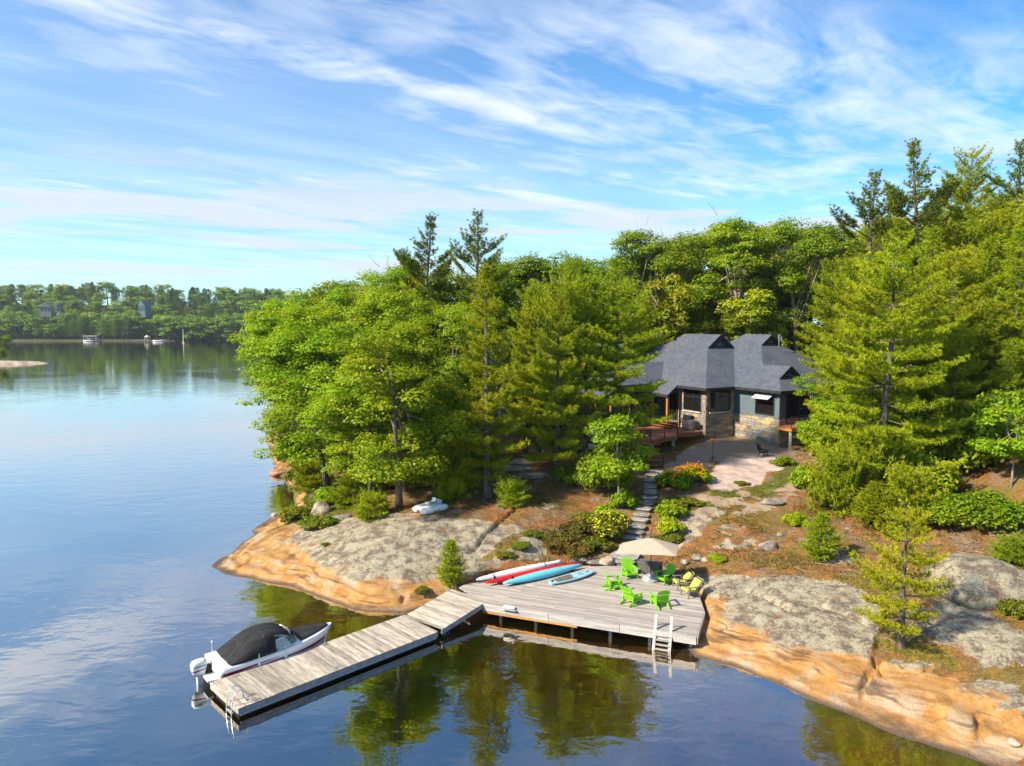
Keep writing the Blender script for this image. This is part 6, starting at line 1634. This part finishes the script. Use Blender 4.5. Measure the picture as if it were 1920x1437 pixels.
# low ground cover that ties shrubs and litter together
def d_cov(x, y):
    R, S, G, M = masks(x, y); d = poly_sd(x, y, SHORE); dk = poly_sd(x, y, DECK); stp = np.full(x.shape, 9.0)
    for q in SP: stp = np.minimum(stp, np.hypot(x - q[0], y - q[1]))
    return np.where((d > 1.2) & (dk < -.5) & (stp > 1.0), sstep(.08, .34, fbm(x * .42 + 2, y * .42, 4, 95)) * np.clip(1 - 1.2 * R, 0, 1), 0)
P, rng = scatter(20000, 15, -22, 32, 34, 62, d_cov)
P[:, 2] += rng.uniform(.03, .34, len(P)) ** 1.3
N = rng.normal(0, .5, (len(P), 3)) + np.array([0, 0, .9]); N /= np.linalg.norm(N, axis=1, keepdims=True)
V, Q = leaf_quads(P, N, .10, rng)
tag(np_mesh('ground_cover', V, Q, M_HUCK), 'low leafy ground cover in patches on the slope', 'ground cover', kind='stuff')

# pedal boat drawn up under the trees
p = hit(806, 958)
pb = empty('pedal_boat', (p[0], p[1], p[2] + .12), .75, 'white pedal boat drawn up under the trees above the left rock', 'boat')
for s in (-.42, .42):
    MB().loft([[(x, s + wv * math.cos(a), .05 + hv * math.sin(a)) for a in np.linspace(0, 6.283, 11)[:-1]] for x, wv, hv in ((-.95, .22, .16), (-.8, .29, .24), (0, .31, .26), (.8, .28, .24), (1.05, .18, .16), (1.15, .05, .08))]).build('pontoon', M_WHITEP, pb, smooth=True)
MB().box((0, 0, .14), (1.7, .6, .16)).build('deck', M_WHITEP, pb, bevel=.04)
M_TEAL = paint('grey_seat', (.36, .44, .46), .5)
for s in (-.3, .3):
    MB().box((.25, s, .30), (.5, .45, .14)).build('seat', M_TEAL, pb, bevel=.03); MB().beam((.50, s, .32), (.64, s, .58), .45, .08, up=(-1, 0, .3)).build('backrest', M_TEAL, pb, bevel=.03)
# iron fire pit and plant stake by the house
p = hit(1431, 857)
fp = empty('fire_pit', tuple(p), .4, 'black iron fire pit with a tall back screen on the pink slab', 'fire pit')
MB().lathe([(.05, .30), (.28, .33), (.40, .45), (.46, .60), (.44, .60), (.36, .46), (.2, .37)], 18).build('bowl', M_DARKM, fp, smooth=True)
for k in range(4):
    a = .78 + k * 1.571; MB().tube([(.25 * math.cos(a), .25 * math.sin(a), .36), (.44 * math.cos(a), .44 * math.sin(a), 0)], .03, 6).build('leg', M_DARKM, fp)
for k in range(9):
    a = .9 + k * .16; MB().tube([(.45 * math.cos(a + .4), .45 * math.sin(a + .4), .58), (.50 * math.cos(a + .4), .50 * math.sin(a + .4), 1.05 - .02 * abs(k - 4) ** 1.6)], .022, 5).build('screen_bar', M_DARKM, fp)
MB().tube([(.47 * math.cos(a), .47 * math.sin(a), .75) for a in np.linspace(1.2, 2.7, 9)], .025, 5).build('screen_hoop', M_DARKM, fp)
p = hit(1336, 868)
tp = empty('iron_stand', tuple(p), 0, 'thin dark iron stand with a hooked top on the tan ledge below the house', 'stand')
MB().tube([(0, 0, .0), (0, 0, 1.9), (.08, 0, 2.1), (.22, 0, 2.12), (.28, 0, 2.0)], .022, 6).build('pole', M_DARKM, tp)
for k in range(3): a = k * 2.094; MB().tube([(0, 0, .5), (.38 * math.cos(a), .38 * math.sin(a), 0)], .02, 5).build('leg', M_DARKM, tp)
# lower stair from the house deck and a canoe stored beneath it
p = hit(1232, 884)
ls = empty('lower_stair', tuple(p), 0, 'short dark timber stair from the house deck down to the stone steps', 'stair')
for k in range(5):
    q = Vector((11.4 + .1, 57.4, 0)).lerp(Vector((p[0] - .1, p[1] + .5, 0)), (k + .5) / 5); zt = FZ - (FZ - p[2] - .1) * (k + .7) / 5.2
    MB().box((q.x, q.y, zt), (1.2, .34, .05), rz=.2).build('tread', M_CEDAR, ls, origin=p)
MB().box((p[0] + .55, p[1] + .6, p[2] + .5), (.07, .07, 1.2)).build('newel_post', M_DARKM, ls, origin=p)
q = at(1085, 838, 59.5)
cn_ = empty('stored_canoe', (q[0], q[1], hz(q[0], q[1]) + .5), -.3, 'pale yellow canoe stored under the left edge of the house deck', 'canoe')
MB().loft([[(x, wv * math.cos(a), .3 * hv * math.sin(a)) for a in np.linspace(0, 6.283, 11)[:-1]] for x, wv, hv in ((-2.0, .03, .3), (-1.5, .26, .8), (-.5, .40, 1), (.5, .40, 1), (1.5, .26, .8), (2.0, .03, .3))]).build('hull', paint('cream_hull', (.66, .60, .36)), cn_, smooth=True)
MB().tube([(-1.9, 0, .1), (0, .36, .16), (1.9, 0, .1)], .02, 5).build('gunwale', paint('yellow_trim', (.55, .42, .03)), cn_)
for sx in (-1, 1): MB().box((sx * .9, 0, -.40), (.08, .7, .30)).build('trestle', M_CEDAR, cn_)

# ------------------------------------------------------------------ far shore, islet, air
def far_h(x, y):
    d = y - (574 + 5 * np.sin(x * .021) + 3 * np.sin(x * .067) + .00006 * (x + 330) ** 2)
    return np.where(d < 0, d * .15, 1.2 * sstep(0, 4, d) + 27 * sstep(4, 120, d) * (1 + .12 * np.sin(x * .013 + 1)) + .03 * np.maximum(d - 120, 0))
X, Y = np.meshgrid(np.linspace(-900, 260, 146), np.concatenate([np.linspace(560, 740, 46), np.linspace(760, 1400, 12)]))
Zf = far_h(X.ravel(), Y.ravel()); nx = X.shape[1]; idx = np.arange(X.size).reshape(X.shape)
M_FARG = noisy('far_ground', (0.035, 0.05, 0.014), (0.07, 0.07, 0.022), .06, .95, bump=0, coords='Object')
tag(np_mesh('far_shore', np.c_[X.ravel(), Y.ravel(), Zf], np.stack([idx[:-1, :-1], idx[:-1, 1:], idx[1:, 1:], idx[1:, :-1]], -1).reshape(-1, 4), M_FARG, smooth=True), kind='structure')
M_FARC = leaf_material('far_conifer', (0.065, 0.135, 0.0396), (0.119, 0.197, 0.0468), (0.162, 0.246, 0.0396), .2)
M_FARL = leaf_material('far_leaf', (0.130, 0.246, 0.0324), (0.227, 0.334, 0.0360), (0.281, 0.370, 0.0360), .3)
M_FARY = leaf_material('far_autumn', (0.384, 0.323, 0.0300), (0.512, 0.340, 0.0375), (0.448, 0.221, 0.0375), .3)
proto('farP1', *pine_mesh(101, 18, 3.4, .12, 'cone', dens=.34, spacing=1.3, tuft=.75, width=.28, k=5), M_BARK, M_FARC)
proto('farP2', *pine_mesh(102, 18, 4.0, .25, 'round', dens=.34, spacing=1.4, tuft=.75, width=.28, k=5), M_BARK, M_FARC)
proto('farL1', *broadleaf_mesh(103, 16, 5.0, .10, 10, 7, 26, .62, 1.6, twigs=0), M_BARK, M_FARL)
proto('farL2', *broadleaf_mesh(104, 15, 4.4, .12, 9, 7, 26, .62, 1.5, twigs=0), M_BARK, M_FARL)
recolour('farL3', 'farP2', M_FARL); recolour('farY', 'farL2', M_FARY)
rf = random.Random(8); nfar = 0; placed = []
def far_ok(x, y):
    for a, b in placed:
        if (x - a) ** 2 + (y - b) ** 2 < 14: return False
    return True
bands = [(577, 588, 125), (588, 612, 140), (612, 645, 130), (645, 700, 130)]
for y0, y1, cnt in bands:
    k = 0; tries = 0
    while k < cnt and tries < 4000:
        tries += 1; y = rf.uniform(y0, y1); f_ = rf.uniform(-30, 545); x = xat(f_, y, 10)
        if not far_ok(x, y): continue
        ppx = f_
        if (78 < ppx < 118 or 262 < ppx < 283) and 593 < y < 612: continue
        if y < 583 and (155 < ppx < 190 or 250 < ppx < 312): continue
        placed.append((x, y)); k += 1
        kind = rf.choices(('farP1', 'farP2', 'farL1', 'farL2', 'farL3', 'farY'), (.22, .25, .21, .17, .14, .008))[0]
        kind = 'farL1' if kind == 'farY' and y < 600 else kind
        h = rf.uniform(14, 20) if y < 645 else rf.uniform(17, 24)
        if (78 < ppx < 122 or 260 < ppx < 286) and y <= 593: h *= .72
        where = 'along the water edge' if y < 588 else 'low on the slope' if y < 612 else 'halfway up the hill' if y < 645 else 'along the ridge'
        sort_ = {'farP': ('dark conifer', 'far conifers'), 'farL': ('green leafy tree', 'far leafy trees'), 'farY': ('yellow-orange autumn tree', 'far autumn trees')}[kind[:4]]
        lab = '%s %s of the wooded shore across the lake' % (sort_[0], where)
        plant(kind, x, y, h=h, label=lab, group=sort_[1] + ' ' + where, name='far_pine_tree' if kind[:4] == 'farP' else 'far_leafy_tree', z=float(far_h(np.array([x]), np.array([y]))[0]) - .3, wide=rf.uniform(1.0, 1.5)); nfar += 1
# the woods go on to both sides as one mass
VV, QQ, off = [], [], 0
for k in range(230):
    x = rf.choice((rf.uniform(-880, -500), rf.uniform(-185, 200), rf.uniform(-500, -185))); y = rf.uniform(580, 720) if not -500 < x < -190 else rf.uniform(700, 780)
    cm = PROTO[rf.choice(('farP1', 'farP2', 'farL1'))][1]
    if cm.polygons[0].loop_total != 3: cm = PROTO['farP2'][1]
    v = np.empty(len(cm.vertices) * 3, np.float32); cm.vertices.foreach_get('co', v); v = v.reshape(-1, 3)[: (len(v) // 9) * 3]
    a = rf.uniform(0, 6.28); s = rf.uniform(.8, 1.15); R = np.array([[math.cos(a), -math.sin(a), 0], [math.sin(a), math.cos(a), 0], [0, 0, 1]])
    v = v @ R.T * s + np.array([x, y, float(far_h(np.array([x]), np.array([y]))[0])]); VV.append(v)
VV = np.concatenate(VV); tag(np_mesh('far_woods', VV, np.arange(len(VV)).reshape(-1, 3), M_FARC), 'mass of distant woods beyond the far shore', 'woods', kind='stuff')
# houses, boathouses, boats and a flagpole over there
def far_house(px, py, Y, w_, d_, h_, rh, rz, wall, roofm, label, nwin=3):
    p = at(px, py, Y); o = empty('far_house', tuple(p), rz, label, 'house')
    MB().box((0, 0, h_ / 2 - 2), (w_, d_, h_ + 4)).build('wall', wall, o)
    MB().add([(-w_ / 2 - .4, -d_ / 2 - .4, h_), (w_ / 2 + .4, -d_ / 2 - .4, h_), (w_ / 2 + .4, d_ / 2 + .4, h_), (-w_ / 2 - .4, d_ / 2 + .4, h_), (0, -d_ / 2 - .4, h_ + rh), (0, d_ / 2 + .4, h_ + rh)],
             [(0, 1, 4), (3, 5, 2), (0, 4, 5, 3), (1, 2, 5, 4), (0, 3, 2, 1)]).build('roof', roofm, o)
    MB().add([(-w_ / 2, -d_ / 2 - .42, h_), (w_ / 2, -d_ / 2 - .42, h_), (0, -d_ / 2 - .42, h_ + rh - .3), (-w_ / 2, -d_ / 2 - .46, h_), (w_ / 2, -d_ / 2 - .46, h_), (0, -d_ / 2 - .46, h_ + rh - .3)],
             [(3, 4, 5), (2, 1, 0), (0, 1, 4, 3), (1, 2, 5, 4), (2, 0, 3, 5)]).build('gable', wall, o)
    for k in range(nwin):
        x = -w_ / 2 + w_ * (k + .5) / nwin; wn = MB().box((x, -d_ / 2 - .05, h_ * .55), (w_ / nwin * .55, .1, h_ * .45)).build('window', M_PANE, o)
        MB().box((x, -d_ / 2 - .06, h_ * .55 - h_ * .25), (w_ / nwin * .7, .2, .15)).build('sill', wall, wn)
    return o
M_FW, M_FT, M_FB = noisy('far_white', (.19, .20, .20), (.25, .26, .26), 1, .8, bump=0), noisy('far_teal', (.06, .12, .14), (.09, .16, .18), 1, .8, bump=0), noisy('far_blue', (.07, .10, .15), (.09, .13, .18), 1, .8, bump=0)
far_house(88, 586, 606, 8.5, 8, 4.5, 4.0, .3, M_FW, M_FW, 'pale gabled house among the trees across the lake, farthest left')
far_house(112, 586, 606, 3.6, 4, 6, 1.6, .2, M_FB, M_ROOF, 'small blue tower-like house just right of the pale gabled one across the lake', 1)
far_house(272, 587, 606, 6.5, 7, 5.5, 5.0, -.25, M_FT, M_FT, 'teal steep-gabled house among the trees across the lake')
def far_dock(px, Y, w_, label):
    p = at(px, 640, Y); o = empty('far_dock', (p[0], p[1], 0), .1, label, 'dock')
    MB().box((0, 0, .6), (w_, 3, .25)).build('deck', M_WOOD, o)
    for x in (-w_ / 2 + .5, 0, w_ / 2 - .5): MB().box((x, 0, .1), (.3, .3, 1.0)).build('post', M_FASCIA, o)
far_dock(172, 572, 14, 'low dock in front of the boathouse across the lake'); far_dock(278, 571, 22, 'long low dock below the teal house across the lake')
p = at(171, 638, 576)
bh = empty('boathouse', (p[0], p[1], .7), .1, 'open-sided boathouse with a flat roof at the far shore', 'boathouse')
MB().box((0, 0, 3.4), (11, 6, .5)).build('roof', M_FASCIA, bh)
for sx in (-1, 0, 1):
    for sy in (-1, 1): MB().box((sx * 4.8, sy * 2.4, 1.6), (.3, .3, 3.2)).build('post', M_FASCIA, bh)
MB().box((0, 2.6, 1.4), (10.5, .3, 2.8)).build('back_wall', M_FASCIA, bh)
p = at(276, 636, 575)
gz = empty('gazebo', (p[0], p[1], .8), 0, 'small gazebo with a pale hipped roof on the far dock', 'gazebo')
MB().loft([[(2.6 * math.cos(a), 2.6 * math.sin(a), 2.4) for a in np.linspace(0, 6.283, 7)[:-1]], [(.15 * math.cos(a), .15 * math.sin(a), 4.2) for a in np.linspace(0, 6.283, 7)[:-1]]]).build('roof', M_SILL, gz)
for k in range(6): a = k * 1.047; MB().box((2.2 * math.cos(a), 2.2 * math.sin(a), 1.2), (.2, .2, 2.4)).build('post', M_FASCIA, gz)
def far_boat(px, py, L, mat, label):
    p = un(px, py, 0); o = empty('far_boat', tuple(p), .15, label, 'boat')
    MB().loft([[(x * L, wv * math.cos(a), .5 + .6 * math.sin(a)) for a in np.linspace(0, 6.283, 9)[:-1]] for x, wv in ((-.5, .8), (-.2, 1.1), (.2, 1.0), (.5, .1))]).build('hull', mat, o, smooth=True)
    MB().box((-.05 * L, 0, 1.3), (.3 * L, 1.2, .8), taper=.7).build('cabin', M_PANE, o)
far_boat(297, 641, 8, M_GEL, 'white motor boat moored right of the gazebo across the lake'); far_boat(166, 640.5, 7, M_GEL, 'white boat moored at the boathouse across the lake')
far_boat(258, 639, 6, paint('orange_hull', (.55, .16, .02)), 'orange boat at the left end of the far dock')
p = un(344, 643, 0)
fpole = empty('flagpole', (p[0], p[1], 0), 0, 'tall white flagpole at the water edge across the lake', 'flagpole')
MB().tube([(0, 0, -1), (0, 0, 9.5)], [.28, .16], 6).build('pole', M_WHITEP, fpole); MB().lathe([(.1, 9.4), (.3, 9.6), (.1, 9.9)], 8).build('finial', M_WHITEP, fpole); MB().box((0, 0, .3), (1.6, 1.6, .6)).build('footing', M_SILL, fpole)

# islet at the left edge
X, Y = np.meshgrid(np.linspace(-260, -168, 93), np.linspace(246, 276, 46)); xf, yf = X.ravel(), Y.ravel()
e = 1 - ((xf + 214) / 45) ** 2 - ((yf - 260) / 9) ** 2 + .25 * fbm(xf * .12, yf * .12, 3, 7)
zi = np.where(e > 0, 1.9 * np.maximum(e, 0) ** .6 + .25 * fbm(xf * .4, yf * .4, 3, 8) * np.clip(e * 4, 0, 1), e * 3)
idx = np.arange(X.size).reshape(X.shape)
tag(np_mesh('islet_ground', np.c_[xf, yf, zi], np.stack([idx[:-1, :-1], idx[:-1, 1:], idx[1:, 1:], idx[1:, :-1]], -1).reshape(-1, 4), noisy('islet_rock', (.24, .17, .12), (.44, .36, .29), .5, .95, bump=.4, bdist=.2), smooth=True), kind='structure')
plant('mapleB', xat(3, 259, 5), 259, h=9.5, label='bushy green tree on the rocky islet at the left edge', wide=1.05, z=1.2, rz=.3)
plant('mapleA', xat(-30, 261, 5), 261, h=11, label='taller tree of the islet, half cut off by the left edge', wide=1.0, z=1.4, rz=1.3)
# undergrowth that closes the view into the woods behind the house and to the right
VV = []; ru = random.Random(4)
v0 = np.empty(len(PROTO['dark_shrub'][1].vertices) * 3, np.float32); PROTO['dark_shrub'][1].vertices.foreach_get('co', v0); v0 = v0.reshape(-1, 3)
for k in range(75):
    y = ru.uniform(80, 118); x = ru.uniform(-12, 75) * y / 90
    if y < 84 and x < 30: continue
    s = ru.uniform(1.0, 1.9); a = ru.uniform(0, 6.28); R = np.array([[math.cos(a), -math.sin(a), 0], [math.sin(a), math.cos(a), 0], [0, 0, ru.uniform(.8, 1.3)]])
    VV.append((v0 @ R.T) * s * np.array([1, 1, 1]) + np.array([x, y, hz(x, y) - .1]))
VV = np.concatenate(VV); tag(np_mesh('woodland_undergrowth', VV, np.arange(len(VV)).reshape(-1, 4), M_LEAFD), 'dark undergrowth filling the woods behind the house', 'undergrowth', kind='stuff')

# thin summer haze
def haze_material():
    mt = bpy.data.materials.new('haze'); mt.use_nodes = True; n = NT(mt.node_tree)
    v = n.node('ShaderNodeVolumePrincipled'); v.inputs['Color'].default_value = (.82, .90, 1.0, 1); v.inputs['Density'].default_value = 0.00010; v.inputs['Anisotropy'].default_value = 0.2
    o = n.node('ShaderNodeOutputMaterial'); n.l.new(v.outputs[0], o.inputs['Volume']); return mt
hb_ = MB(); hb_.box((-305, 665, 27), (1260, 1520, 76))
tag(hb_.build('haze', haze_material()), kind='stuff')
